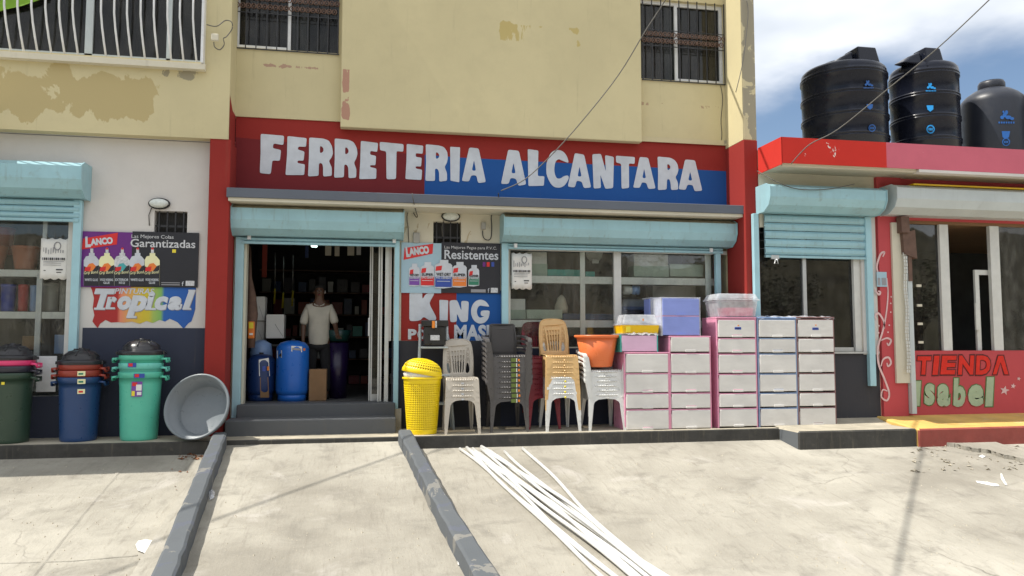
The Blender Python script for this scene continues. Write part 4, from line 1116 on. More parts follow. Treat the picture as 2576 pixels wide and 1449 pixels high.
def ribbon(pts, w):
    b = MB(); P = [Vector(npt(*p)) for p in pts]; rows = []
    for i, p in enumerate(P):
        d = (P[min(i+1,len(P)-1)] - P[max(i-1,0)]); d.y = 0; d.normalize(); s = Vector((d.z, 0, -d.x))
        ww = w * (.5 + .5*math.sin(math.pi*(i+.5)/len(P)))
        rows.append((p - s*ww, p + s*ww))
    for i in range(len(rows)-1): b.add([rows[i][0], rows[i][1], rows[i+1][1], rows[i+1][0]], [(0,1,2,3)])
    return b
def catm(pts, n=6):
    out = []
    for i in range(len(pts)-1):
        p0, p1, p2, p3 = pts[max(i-1,0)], pts[i], pts[i+1], pts[min(i+2,len(pts)-1)]
        for k in range(n):
            t = k/n
            out.append(tuple(.5*((2*p1[j]) + (-p0[j]+p2[j])*t + (2*p0[j]-5*p1[j]+4*p2[j]-p3[j])*t*t + (-p0[j]+3*p1[j]-3*p2[j]+p3[j])*t**3) for j in range(len(p1))))
    out.append(tuple(pts[-1])); return out
for pts in ([(285,-130),(295,0),(280,170),(250,320),(210,460),(215,600),(270,740),(305,850),(285,910),(240,880),(250,820),(290,830)],
            [(265,300),(255,230),(215,170),(185,190),(200,225)], [(235,400),(285,380),(320,400),(300,440),(285,420)],
            [(235,620),(255,560),(300,545),(320,590),(295,620),(285,590)],
            [(215,-165),(200,-230),(230,-330),(265,-350),(250,-310)], [(180,-35),(215,10),(230,-10),(210,-20)], [(262,-90),(240,-100),(215,-80)]):
    ribbon(catm(pts), .016).build('painted_swirl', X_['swirl'], nb)
b = MB()
for (x, y) in ((318,85),(318,160),(322,30),(218,275),(215,335),(200,390),(295,330),(305,270)):
    p = npt(x, y); b.add([(p[0]+.014*math.cos(a*math.pi/3), p[1], p[2]+.014*math.sin(a*math.pi/3)) for a in range(6)], [tuple(range(6))])
b.build('painted_dots', X_['swirl'], nb)
nt2 = thing('paper_notice', 'small pale blue printed sticker on the coral pillar of the right shop', 'notice', at(2216, 725, YN-.06))
MB().box(AX(2206,YN-.06,710), AX(2231,YN-.06,710), YN-.062, YN-.056, AZ(722,YN,2216), AZ(685,YN,2216)).build('sheet', X_['printsky'], nt2)
MB().box(AX(2208,YN-.06,710), AX(2214,YN-.06,710), YN-.065, YN-.0625, AZ(718,YN,2216), AZ(700,YN,2216)).build('print', X_['inkgrey'], nt2)
MB().box(AX(2218,YN-.06,710), AX(2229,YN-.06,710), YN-.065, YN-.0625, AZ(718,YN,2216), AZ(700,YN,2216)).build('print', X_['inkgrey'], nt2)
# ================================================================== THINGS
ORD = ['lowest', 'second from the bottom', 'third from the bottom', 'fourth from the bottom', 'fifth from the bottom', 'sixth from the bottom', 'seventh from the bottom', 'eighth from the bottom', 'topmost']
def place(o, x, y, z, rz=0.0, label=None, group=None):
    o.location = (x, y, z); o.rotation_euler = (0, 0, rz)
    if label: o['label'] = label
    if group: o['group'] = group
    return o
def recolor(o, table):
    """give a copied part its own material while sharing the mesh shape"""
    for ch in KIDS.get(o.name, []):
        for a, b_ in table.items():
            if ch.type == 'MESH' and ch.data.materials and ch.data.materials[0] == X_[a]:
                ch.data = ch.data.copy(); ch.data.materials[0] = X_[b_]
        recolor(ch, table)

# ---------------- plastic chairs
def tleg(b, top, bot, w1, w2, d=.018, sx=1, sy=-1):
    """L-section tapering leg: two thin plates meeting on the outer corner"""
    t, q = Vector(top), Vector(bot)
    def plate(dx0, dy0, dx1, dy1, ax):
        pass
    # plate facing front/back
    b.hexa([(q.x, q.y, q.z), (q.x - sx*w2, q.y, q.z), (q.x - sx*w2, q.y - sy*d, q.z), (q.x, q.y - sy*d, q.z)],
           [(t.x, t.y, t.z), (t.x - sx*w1, t.y, t.z), (t.x - sx*w1, t.y - sy*d, t.z), (t.x, t.y - sy*d, t.z)])
    b.hexa([(q.x, q.y - sy*(d+.001), q.z), (q.x - sx*d, q.y - sy*(d+.001), q.z), (q.x - sx*d, q.y - sy*w2, q.z), (q.x, q.y - sy*w2, q.z)],
           [(t.x, t.y - sy*(d+.001), t.z), (t.x - sx*d, t.y - sy*(d+.001), t.z), (t.x - sx*d, t.y - sy*w1, t.z), (t.x, t.y - sy*w1, t.z)])
def make_chair(name, label, mat, group, sh=.50, bh=.50, w=.47, arms=False, woven=False, backmat=None):
    root = thing(name, label, 'chair', (0,0,0), group)
    hw = w/2; fy, ry = -.24, .22
    # seat: slightly dished slab with ribs at the front edge
    b = MB(); n = 14
    top = []; 
    for i in range(n+1):
        t = i/n; x = -hw + w*t
        fr_ = fy - .018*math.sin(math.pi*t)
        top.append([(x*(1-.10*(k/6)), fr_ + (ry-fr_)*k/6, sh - .014*math.sin(math.pi*t)*math.sin(math.pi*k/6) - (.02 if k == 0 else 0)) for k in range(7)])
    for i in range(n):
        for k in range(6):
            a = [top[i][k], top[i+1][k], top[i+1][k+1], top[i][k+1]]
            b.add(a, [(0,1,2,3)], True)
    for i in range(n):
        a, c = top[i][0], top[i+1][0]
        b.add([a, c, (c[0], c[1], c[2]-.018), (a[0], a[1], a[2]-.018)], [(0,1,2,3)], True)
    b.build('seat', mat, root, solid=.012)
    if not woven:
        b = MB()
        for i in range(17):
            x = -hw*.82 + w*.82*i/16
            b.box(x-.005, x+.005, fy-.012, fy+.05, sh-.016, sh-.004+.004)
        b.build('seat_ribs', mat, root)
    # front apron as an arch, side aprons
    arch = [(-hw, sh-.03), (hw, sh-.03), (hw+.006, sh-.19), (hw-.045, sh-.18), (hw-.075, sh-.12), (hw-.13, sh-.088), (0, sh-.078), (-hw+.13, sh-.088), (-hw+.075, sh-.12), (-hw+.045, sh-.18), (-hw-.006, sh-.19)]
    me = shape2d(arch, (), .008)
    b = MB(); b.shape(me, lambda c: (c[0], fy - .006 + c[1] - (sh-c[2])*.10, c[2])); b.build('apron', mat, root, fixn=False)
    b = MB(); b.shape(me, lambda c: (c[0]*.92, ry + .0 + c[1], c[2])); b.build('apron', mat, root, fixn=False)
    bpy.data.meshes.remove(me)
    for s in (-1, 1):
        b = MB(); b.hexa([(s*hw*.99, fy, sh-.10), (s*(hw*.99-.008), fy, sh-.10), (s*(hw*.9-.008), ry, sh-.10), (s*hw*.9, ry, sh-.10)],
                         [(s*hw*.99, fy, sh-.02), (s*(hw*.99-.008), fy, sh-.02), (s*(hw*.9-.008), ry, sh-.02), (s*hw*.9, ry, sh-.02)]); b.build('apron', mat, root)
        b = MB(); tleg(b, (s*hw, fy-.014, sh-.03), (s*(hw+.022), fy-.05, 0), .075, .034, sx=s, sy=-1); b.build('leg', mat, root)
        b = MB(); tleg(b, (s*hw*.92, ry+.006, sh-.03), (s*(hw*.92+.012), ry+.10, 0), .07, .034, sx=s, sy=1); b.build('leg', mat, root)
    # backrest
    tilt = .27
    def bend(c, zoff=0.0):
        x, y, z = c
        return (x, ry - .005 + y + (z-sh)*tilt + (x*x)*-.55*min(1, (z-sh)/.2), z)
    if woven:
        bw = w*.36
        o = [(-bw, sh+.0), (bw, sh+.0), (bw+.012, sh+bh*.5), (bw+.0, sh+bh-.01), (bw-.02, sh+bh), (-bw+.02, sh+bh), (-bw, sh+bh-.01), (-bw-.012, sh+bh*.5)]
        rows = 9; b = MB(); vs_ = []
        for k in range(rows+1):
            z = sh + bh*k/rows
            for i in range(9):
                x = (-bw + 2*bw*i/8)*(1 if k < rows else .96)
                vs_.append(bend((x, 0, z)))
        b.add(vs_, [(k*9+i, k*9+i+1, (k+1)*9+i+1, (k+1)*9+i) for k in range(rows) for i in range(8)], True)
        b.build('backrest', backmat or mat, root, solid=.014)
        ring = [bend((p[0]*1.02, -.004, p[1])) for p in o]
        MB().tube(ring+[ring[0]], .009, 6).build('backrest_rim', mat, root)
    else:
        t_ = sh+bh
        o = [(-hw*.86, sh-.02), (hw*.86, sh-.02), (hw*.93, sh+bh*.35), (hw*.90, sh+bh*.68), (hw*.80, t_-.055), (hw*.60, t_-.015), (hw*.3, t_), (-hw*.3, t_), (-hw*.60, t_-.015), (-hw*.80, t_-.055), (-hw*.90, sh+bh*.68), (-hw*.93, sh+bh*.35)]
        holes = []
        for s in (-1, 1):
            h_ = [(s*hw*.42, sh+.05), (s*hw*.70, sh+.05), (s*hw*.77, sh+bh*.4), (s*hw*.73, sh+bh*.7), (s*hw*.62, t_-.10), (s*hw*.54, t_-.16), (s*hw*.47, sh+bh*.5)]
            holes.append(h_ if s > 0 else h_[::-1])
        for k in range(5):
            x = (-2 + k)*hw*.135
            fl = 1 + .55*1
            holes.append([(x-.011, sh+.055), (x+.011, sh+.055), (x*1.45+.013, t_-.10), (x*1.45-.013, t_-.10)])
        me = shape2d(o, holes, .012, .03, 2)
        b = MB(); b.shape(me, bend); bpy.data.meshes.remove(me); b.build('backrest', backmat or mat, root, fixn=False)
        rim = catm([bend((p[0]*1.0, 0, p[1])) for p in o[1:]+[o[0]]], 4)
        MB().tube(rim, .0125, 6).build('backrest_rim', mat, root)
    if arms:
        for s in (-1, 1):
            A = [(s*(hw*.86), ry+.07, sh+.27), (s*(hw+.045), ry-.02, sh+.265), (s*(hw+.062), -.05, sh+.235), (s*(hw+.055), fy+.02, sh+.215), (s*(hw+.045), fy-.015, sh+.17)]
            A = catm(A, 5); b = MB(); rows = []
            for i, p in enumerate(A):
                wd = .030
                rows.append([(p[0]-wd, p[1], p[2]), (p[0]-wd*.8, p[1], p[2]+.012), (p[0]+wd*.8, p[1], p[2]+.012), (p[0]+wd, p[1], p[2]), (p[0]+wd, p[1], p[2]-.02), (p[0]-wd, p[1], p[2]-.02)])
            for i in range(len(rows)-1):
                for k in range(6): b.add([rows[i][k], rows[i][(k+1)%6], rows[i+1][(k+1)%6], rows[i+1][k]], [(0,1,2,3)], True)
            b.add(rows[-1], [(0,1,2,3,4,5)]); b.add(rows[0], [(5,4,3,2,1,0)])
            b.build('armrest', mat, root)
            b = MB(); tleg(b, (s*(hw+.065), fy-.03, sh+.18), (s*(hw+.018), fy-.03, sh-.06), .055, .05, .012, sx=s, sy=-1); b.build('arm_post', mat, root)
    return root
def chair_stack(first, n, x, y, z0, step, lab, group, mats=None, rz=0.0, dx=0.0, extra=None):
    out = []
    for i in range(n):
        o = first if i == 0 else copy_tree(first)
        place(o, x + dx*i + random.uniform(-.003,.003), y + .004*i, z0 + step*i, rz + random.uniform(-.012,.012), lab[i], group)
        out.append(o)
    return out
pg = gz(1160, 1086, WZ)
bc = make_chair('plastic_chair', 'beige plastic chair', X_['p_beige'], None, .535, .525, .45)
MB().box(-.018, .018, -.268, -.262, .455, .475).build('label_tag', X_['silver'], bc)
chair_stack(bc, 4, AX(1160,-.70,950), -.62, WZ, .072,
    ['beige armless chair, %s of its stack by the yellow basket' % s for s in ('lowest', 'second from the bottom', 'third from the bottom', 'topmost')], 'beige plastic chairs beside the yellow basket')
rc = make_chair('woven_armchair', 'x', X_['p_rattan'], None, .50, .44, .50, True, True, X_['weave'])
MB().box(.025, .095, -.280, -.274, .405, .455).build('label_tag', X_['tagolive'], rc)
MB().box(.096, .108, -.280, -.274, .405, .455).build('label_tag', X_['paper'], rc)
MB().box(.122, .145, -.280, -.274, .415, .445).build('label_tag', X_['tagorange'], rc)
chair_stack(rc, 9, AX(1276,-.60,950), -.52, WZ, .070, ['dark grey woven armchair, %s of the tall tagged stack' % s for s in ORD], 'dark grey woven armchairs in the tall stack')
wc = make_chair('plastic_chair', 'x', X_['p_whitep'], None, .545, .52, .46)
MB().lathe([(0,0),(.016,.0),(.0,.001)], (0,0,0), 10).xform(Matrix.Translation((.03,-.268,.47)) @ Matrix.Rotation(R(90),4,'X')).build('label_tag', X_['printyellow'], wc)
cs = chair_stack(wc, 8, AX(1408,-.62,950), -.56, WZ, .073,
    ['white armless chair with yellow dot, %s under the tan chairs' % s for s in ('lowest', 'second from the bottom', 'third from the bottom', 'highest')] +
    ['tan armless plastic chair, %s on the white ones' % s for s in ('lowest of the tan four stacked', 'second of the tan four stacked', 'third of the tan four stacked', 'topmost, with its slatted back showing,')], 'armless chairs in the tan and white stack')
for o in cs[4:]: recolor(o, {'p_whitep': 'p_tan', 'printyellow': 'p_tan'})
ac = make_chair('plastic_armchair', 'x', X_['p_whitep'], None, .52, .46, .50, True)
MB().box(-.02, .03, -.268, -.262, .45, .468).build('label_tag', X_['paper'], ac)
chair_stack(ac, 6, AX(1516,-.62,950), -.56, WZ, .0655, ['white plastic armchair, %s of the stack holding the orange tub' % s for s in ORD[:5] + ['topmost']], 'white plastic armchairs under the orange tub')
mc = make_chair('plastic_chair', 'x', X_['p_maroon'], None, .52, .50, .44)
chair_stack(mc, 8, AX(1357,-.24,850), -.24, WZ, .074, ['maroon plastic chair, %s of the stack behind the tan chairs' % s for s in ORD[:7] + ['topmost']], 'maroon chairs behind the tan stack')

# ---------------- orange tub on the armchairs
ox, oy = AX(1505,-.66,880), -.60
zt, zb = AZ(843, oy, 1505), AZ(922, oy, 1505)
rt_ = (AX(1559,oy,845)-AX(1449,oy,845))/2
o = thing('plastic_tub', 'round orange plastic tub sitting on the white armchair stack', 'tub', (ox, oy, zb))
b = MB(); b.lathe([(0,.0),(rt_*.60,0),(rt_*.64,.01),(rt_*.90,(zt-zb)*.93)], (ox,oy,zb), 40, cap=(False,False))
b.build('bowl', X_['p_orange'], o, solid=.008)
b = MB(); b.lathe([(rt_*.90,(zt-zb)*.90),(rt_,(zt-zb)*.93),(rt_+.004,(zt-zb)*.99),(rt_-.01,(zt-zb)),(rt_*.88,(zt-zb)*.96)], (ox,oy,zb), 40); b.build('rim', X_['p_orange'], o)

# ---------------- nested trash bins
def make_bin(name, mat, rt, rb, h, label):
    root = thing(name, label, 'trash bin')
    b = MB(); b.lathe([(0,.0),(rb*.97,0),(rb,.015),(rb*1.02,.05),(rt*.93,h*.80),(rt*.945,h*.82),(rt*.96,h-.05),(rt*.97,h-.05)], (0,0,0), 40)
    b.build('body', mat, root, solid=.006)
    b = MB(); b.lathe([(rt*.96,h-.075),(rt*1.0,h-.07),(rt*1.02,h-.01),(rt*1.0,h),(rt*.94,h-.005)], (0,0,0), 40); b.build('rim', mat, root)
    for s in (-1, 1):
        x = s*rt*1.0
        b = MB(); pts = [(x, -.09, h-.06), (x+s*.055, -.085, h-.065), (x+s*.06, -.06, h-.10), (x+s*.06, .06, h-.10), (x+s*.055,.085,h-.065), (x,.09,h-.06)]
        b.tube(pts, .017, 6); b.box(min(x-s*.01,x+s*.052), max(x-s*.01,x+s*.052), -.085, .085, h-.075, h-.055)
        b.build('handle', mat, root)
    return root
def lid(name, x, y, z, r, mat, label, ht=.15, rz=0, tilt=0):
    root = thing(name, label, 'bin lid', (x, y, z))
    b = MB(); b.lathe([(r*1.04,-.035),(r*1.06,-.02),(r*1.06,.012),(r*1.02,.022),(r*.90,.024),(r*.86,.034),(r*.84,.07),(r*.62,ht*.82),(r*.35,ht*.97),(.0,ht)], (x,y,z), 44)
    b.build('dome', mat, root)
    b = MB()
    for k in range(8):
        a = k*math.pi/4; c_, s_ = math.cos(a), math.sin(a)
        b.tube([(x+c_*r*.25,y+s_*r*.25,z+ht*.99),(x+c_*r*.6,y+s_*r*.6,z+ht*.85),(x+c_*r*.83,y+s_*r*.83,z+.08)], .008, 5)
    b.build('ribs', mat, root)
    b = MB(); b.lathe([(.03,ht-.01),(.035,ht+.025),(.0,ht+.03)], (x,y,z), 14); b.box(x-.09,x+.09,y-.014,y+.014,z+ht-.01,z+ht+.016); b.build('knob', mat, root)
    for s in (-1,1):
        b = MB(); b.box(x+s*r*1.03, x+s*(r*1.12), y-.07, y+.07, z-.03, z+.008); b.build('clip', mat, root, bevel=.005)
    return root
def bin_label(b, px, pz, r_at, x, y, w, h, mats):
    a0 = -math.pi/2 + px
    for k, (m, fx, fz, sw_, shh) in enumerate(mats):
        g = MB(); n = 5; pts = []
        for i in range(n+1):
            a = a0 + (fx + sw_*i/n)*w/r_at
            for q in (0, 1): pts.append((x + (r_at+.004+.001*k)*math.cos(a), y + (r_at+.004+.001*k)*math.sin(a), pz + (fz + shh*q)*h))
        g.add(pts, [(2*i, 2*i+2, 2*i+3, 2*i+1) for i in range(n)])
        g.build('sticker', m, b, fixn=True)
def bin_stack(x, y, cols, labs, rt, rb, h, step, group, lidlab, lidz=None, lidr=None):
    proto = None
    for i, (c, lb) in enumerate(zip(cols, labs)):
        o = make_bin('trash_bin', X_['p_'+c], rt, rb, h, lb)
        o['group'] = group
        place(o, x, y, WZ + step*i)
        yield o
    lid('bin_lid', x, y, WZ + h + step*(len(cols)-1) + .02, lidr or rt, X_['p_blacklid'], lidlab)
by = -.66
(x3, r3), (x2, r2), (x1, r1_) = cyl(299, 412, by, 900), cyl(146, 259, by, 900), cyl(-30, 92, by, 900)
list(bin_stack(x3, by, ('mint','mintpale','mint'), ('mint green bin with printed label, lowest of the stack beside the grey basin', 'pale aqua bin rim, middle of the mint green stack', 'mint green bin rim, topmost of its stack, right under the black lid'),
   r3, r3*.82, .86, .115, 'mint green bins beside the grey basin', 'glossy black domed lid on top of the mint green bins'))
list(bin_stack(x2, by+.02, ('bluebin','redbin','redbin'), ('dark blue bin, lowest of the middle bin stack', 'brick red bin, the lower one nested in the dark blue bin', 'brick red bin, the upper one, just under the tilted black lid'),
   r2, r2*.82, .80, .085, 'blue and red bins in the middle bin stack', 'matte black lid on top of the blue and red bins'))
list(bin_stack(x1, by-.02, ('greenbin','darkbin','pinkbin'), ('dark green bin at the left photo edge, lowest of its stack', 'near black purple bin nested between the green bin and the pink rim', 'hot pink bin rim directly below the black lid at the left photo edge'),
   r1_, r1_*.85, .86, .085, 'bins stacked at the left photo edge', 'black lid on the pink rimmed bins at the left photo edge'))
def sticker(parent, u0, v0, u1, v1, cx, cy, r, mats, name='sticker'):
    """printed label bent round a cylinder of radius r standing at cx, cy"""
    for k, (m, a, b0, c, d) in enumerate(mats):
        ys = cy - r
        X0, X1 = AX(u0+(u1-u0)*a, ys, v0), AX(u0+(u1-u0)*c, ys, v0); Z1, Z0 = AZ(v0+(v1-v0)*b0, ys, u0), AZ(v0+(v1-v0)*d, ys, u0)
        g = MB(); n = 6; pts = []
        for i in range(n+1):
            xx = X0+(X1-X0)*i/n; rr = r+.006+.0015*k
            yy = cy - math.sqrt(max(0, rr*rr-(xx-cx)**2))
            pts += [(xx, yy, Z0), (xx, yy, Z1)]
        g.add(pts, [(2*i, 2*i+2, 2*i+3, 2*i+1) for i in range(n)]); g.build(name, m, parent)
def lbl(name, lab, u0, v0, u1, v1, cx, cy, r, mats):
    t = thing(name, lab, 'sticker', (cx, cy-r, AZ(v1, cy-r, u0)))
    sticker(t, u0, v0, u1, v1, cx, cy, r, mats, 'print')
P_ = lambda n: X_['print'+n]
lbl('sticker', 'purple and yellow printed label on the front of the lowest mint bin', 331, 960, 358, 998, x3, by, r3*.965, [(P_('violet'),0,0,1,1),(P_('red'),.08,.05,.55,.3),(X_['paper'],.45,.2,.95,.6),(P_('yellow'),.05,.62,.35,.95),(X_['paper'],.55,.68,.95,.9)])
lbl('sticker', 'small red and blue label on the middle mint bin rim', 337, 940, 363, 951, x3, by, r3*1.03, [(P_('blue'),0,0,1,1),(P_('red'),.1,.1,.5,.8)])
lbl('sticker', 'small red and blue label on the upper mint bin rim', 321, 913, 343, 924, x3, by, r3*1.03, [(P_('blue'),0,0,1,1),(P_('red'),.1,.1,.6,.8)])
for v, lab in ((934,'upper'),(954,'lower')): lbl('sticker', 'small cream sticker on the %s brick red bin rim' % lab, 195, v, 213, v+12, x2, by+.02, r2*1.03, [(P_('cream'),0,0,1,1),(P_('green'),.15,.35,.75,.75)])
lbl('sticker', 'small cream sticker on the dark blue bin', 195, 979, 212, 991, x2, by+.02, r2*.985, [(P_('cream'),0,0,1,1),(P_('red'),.15,.35,.75,.75)])
lbl('sticker', 'tiny yellow sticker on the dark green bin', 4, 961, 12, 968, x1, by-.02, r1_*.985, [(P_('yellow'),0,0,1,1)])
# pale board on the wall between the bins
o = thing('pale_board', 'pale lilac grey board fixed low on the dark wall between two bin stacks', 'board', at(117, 985, -.315))
MB().box(AX(92,-.33,940), AX(141,-.33,940), -.335, -.312, AZ(986,-.33,110), AZ(896,-.33,110)).build('panel', X_['whitebar'], o, bevel=.004)

# ---------------- grey basin leaning on the pillar
def basin():
    root = thing('plastic_basin', 'big round grey basin leaning on its rim against the red pillar', 'basin', (0,0,0))
    r = .415
    b = MB(); b.lathe([(0,0),(r*.74,0),(r*.78,.012),(r*.95,.235)], (0,0,0), 48); b.build('bowl', X_['p_grey'], root, solid=.007)
    b = MB(); b.lathe([(r*.93,.225),(r*.97,.25),(r*1.0,.255),(r*1.03,.245),(r*1.03,.225),(r*1.0,.22)], (0,0,0), 48); b.build('rim', X_['p_grey'], root)
    return root
bs_ = basin()
bs_.location = (AX(505,-.78,1034)+.04, -.71, .365); bs_.rotation_euler = (R(72), R(0), R(-16))

# ---------------- yellow lattice laundry basket with tilted lid
bx, byy = AX(1062, -.72, 1000), -.72
lb = thing('laundry_basket', 'yellow lattice laundry basket with a tilted lid beside the shop door', 'laundry basket', (bx, byy, WZ))
def lattice(prof, c, n, sx, sy, keep):
    b = MB(); m = len(prof); vs_ = []
    for (r, z) in prof:
        for k in range(n):
            a = 2*math.pi*k/n; vs_.append((c[0]+r*sx*math.cos(a), c[1]+r*sy*math.sin(a), c[2]+z))
    fs = [(i*n+k, i*n+(k+1)%n, (i+1)*n+(k+1)%n, (i+1)*n+k) for i in range(m-1) for k in range(n) if keep(i, k, m-1, n)]
    b.add(vs_, fs, True); return b
h_ = AZ(950, byy-.2, 1062) - WZ
R1, R0 = (AX(1108,byy,950)-AX(1014,byy,950))/2, (AX(1098,byy,1070)-AX(1025,byy,1070))/2
prof = []
zz = [0, .01, .05] + [.05 + (h_-.14)*i/42 for i in range(1, 43)] + [h_-.05, h_]
for z in zz: prof.append((R0 + (R1-R0)*(z/h_)**.9, z))
lattice(prof, (bx,byy,WZ), 108, 1, .8, lambda i,k,m,n: i < 2 or i > m-3 or (i % 2 == 0) or (k % 2 == 0)).build('body', X_['p_yellow'], lb, solid=.006)
MB().lathe([(0,.004),(R0*.98,.004)], (bx,byy,WZ), 40, sy=.8).build('base', X_['p_yellow'], lb)
MB().lathe([(R1,-.03),(R1*1.07,-.025),(R1*1.08,0),(R1*.98,.004)], (bx,byy,WZ+h_), 48, sy=.8).build('rim', X_['p_yellow'], lb)
MB().lathe([(R1*.90,-.02),(R1*.97,.0),(R1*1.02,.04),(R1*.97,.065)], (bx,byy,WZ+h_+.01), 40, sy=.8).build('lining', X_['paper'], lb)
prof = [(R1*1.06,-.045),(R1*1.08,-.04),(R1*1.07,0)] + [(R1*1.02*math.cos(R(a)), .015 + .15*math.sin(R(a))) for a in (4,11,18,25,32,39,46,53,60,67,74,80,85)]
pl = lattice([(r, z) for r, z in prof], (0,0,0), 96, 1, .8, lambda i,k,m,n: i < 2 or i % 2 == 0 or k % 2 == 0)
pl.xform(Matrix.Translation((bx, byy, WZ+h_+.085)) @ Matrix.Rotation(R(11),4,'Y'))
pl.build('lid', X_['p_yellow'], lb, solid=.006)

# ---------------- step ladder with black toolbox
lx0, lx1, ly = AX(1058,-.22,900), AX(1122,-.22,900), -.22
ld = thing('step_ladder', 'pale grey metal step ladder standing behind the yellow basket', 'ladder', ((lx0+lx1)/2, ly, WZ))
ztp = AZ(868, ly, 1090)
for s, (xt, xb_) in enumerate(((lx0-.01, lx0-.06), (lx1+.01, lx1+.10))):
    MB().tube([(xb_, ly-.12, WZ), (xt, ly, ztp+.10), (xt, ly+.02, ztp+.30)], .022, 8).build('rail', X_['pale'], ld)
    MB().tube([(xb_, ly+.18, WZ), (xt, ly+.04, ztp+.02)], .016, 8).build('rear_leg', X_['pale'], ld)
for k, z in enumerate((ztp-.02, ztp*.66, ztp*.33)):
    e = .03*k
    MB().box(lx0-.01-e, lx1+.01+e, ly-.16-.03*k, ly+.02, z-.028, z).build('step', X_['pale'], ld, bevel=.006)
tb = thing('toolbox', 'black toolbox with orange latch on the step ladder', 'toolbox', ((lx0+lx1)/2, ly-.1, ztp))
z1_, zt2 = AZ(822, ly-.1, 1090), AZ(806, ly-.1, 1090)
MB().box(lx0+.035, lx1-.025, ly-.2, ly+.02, ztp+.002, z1_).build('body', X_['p_black'], tb, bevel=.012)
MB().box(lx0+.0, lx1+.01, ly-.22, ly+.03, z1_+.002, zt2).build('lid', X_['p_black'], tb, bevel=.012)
MB().box(AX(1087,ly-.24,815), AX(1094,ly-.24,815), ly-.24, ly-.21, z1_-.02, zt2-.01).build('latch', X_['tagorange'], tb)
MB().box(AX(1095,ly-.24,815), AX(1099,ly-.24,815), ly-.235, ly-.21, z1_-.015, zt2-.01).build('latch', X_['silver'], tb)
MB().box(AX(1083,ly-.22,850), AX(1106,ly-.22,850), ly-.206, ly-.201, AZ(856,ly-.2,1090), AZ(843,ly-.2,1090)).build('sticker', X_['silver'], tb)

# ---------------- storage drawer towers
def tower(name, lab, u0, u1, vt, rows, frame, front, Y=-.86, dep=.50, vb=1070, marks=(), topmat=None, group='drawer towers in a row along the pavement'):
    um = (u0+u1)/2
    x0, x1 = AX(u0, Y, 950), AX(u1, Y, 950)
    zt = AZ(vt, Y, um); zb = WZ
    zz = lambda v: zb + (zt-zb)*(vb-v)/(vb-vt)
    t = thing(name, lab, 'drawer tower', ((x0+x1)/2, Y+dep/2, zb), group)
    fw = .009
    MB().box(x0-.012, x0+fw, Y+.01, Y+dep, zb, zt-.022).build('side_panel', frame, t, bevel=.004)
    MB().box(x1-fw, x1+.012, Y+.01, Y+dep, zb, zt-.022).build('side_panel', frame, t, bevel=.004)
    MB().box(x0+fw, x1-fw, Y+dep-.02, Y+dep, zb, zt-.022).build('back_panel', frame, t)
    MB().box(x0-.014, x1+.014, Y-.004, Y+dep+.004, zt-.02, zt).build('top_panel', topmat or frame, t, bevel=.006)
    for i, (a, c) in enumerate(rows):
        za, zc = zz(c), zz(a)
        d = MB().box(x0+fw+.004, x1-fw-.004, Y-.004-random.uniform(0,.006), Y+.012, za, zc).build('drawer', front, t, bevel=.008)
        MB().box(x0+fw+.0, x1-fw-.0, Y+.013, Y+dep-.03, za, za+(zc-za)*.8).build('drawer_tray', front, d)
        cxm = (x0+x1)/2
        MB().box(cxm-.08, cxm+.08, Y-.016, Y-.0025, za-.004, za+.026).build('handle', front, d, bevel=.004)
        MB().box(cxm-.075, cxm+.075, Y-.006, Y-.0028, za+.027, za+.034).build('handle_slot', frame, d)
        MB().box(x0+fw, x1-fw, Y+.006, Y+.03, zc+.002, min(zt-.021, zc+.016)).build('rail', frame, t)
    for (uu, vv, m, w, h) in marks:
        q = at(uu, vv, Y-.003)
        MB().box(q.x-w/2, q.x+w/2, Y-.009, Y-.0035, q.z-h/2, q.z+h/2).build('sticker', m, t)
    return x0, x1, zt
rw = lambda l, k=.3055, o_=697.7: [(o_+a*k, o_+b_*k) for a, b_ in l]
rows6 = rw([(352,487),(505,610),(630,772),(790,922),(943,1043),(1063,1196)])
kA, oA = .2685, 711.1
P = X_
ta = tower('drawer_tower', 'short pink framed drawer tower with four drawers, next to the white armchairs', 1573, 1683, 886, rw([(668,832),(850,1010),(1028,1152),(1172,1340)], kA, oA), P['p_pink'], P['front'], vb=1072)
tbw = tower('drawer_tower', 'pink framed five drawer tower under the blue two drawer box', 1687, 1788, 845, rw([(512,642),(665,835),(852,1006),(1026,1152),(1172,1333)], kA, oA), P['p_pink'], P['front'], vb=1071)
tcw = tower('drawer_tower', 'tall pink framed drawer tower under the clear storage box', 1807, 1904, 798, rows6, P['p_pink'], P['front'], vb=1067, marks=((1856,826,P['printblue'],.10,.035),(1856,826.5,P['paper'],.07,.008),(1857,819,P['tagorange'],.02,.018)))
tdw = tower('drawer_tower', 'tall blue framed drawer tower between the pink and the brown one', 1910, 2005, 798, rows6, P['p_blueframe'], P['front'], vb=1066, marks=((1956,821,P['tagorange'],.022,.02),), topmat=P['p_lblue'])
tew = tower('drawer_tower', 'tall brown framed drawer tower, rightmost of the row', 2009, 2101, 797, rows6, P['p_brownframe'], P['front'], vb=1066, marks=((2051,827,P['printblue'],.10,.035),(2051,827.5,P['paper'],.07,.008),(2052,818,P['tagorange'],.02,.018)))
# things on top of the towers
xa0, xa1, za_ = ta; xb0, xb1, zb0 = tbw; xc0, xc1, zc0 = tcw
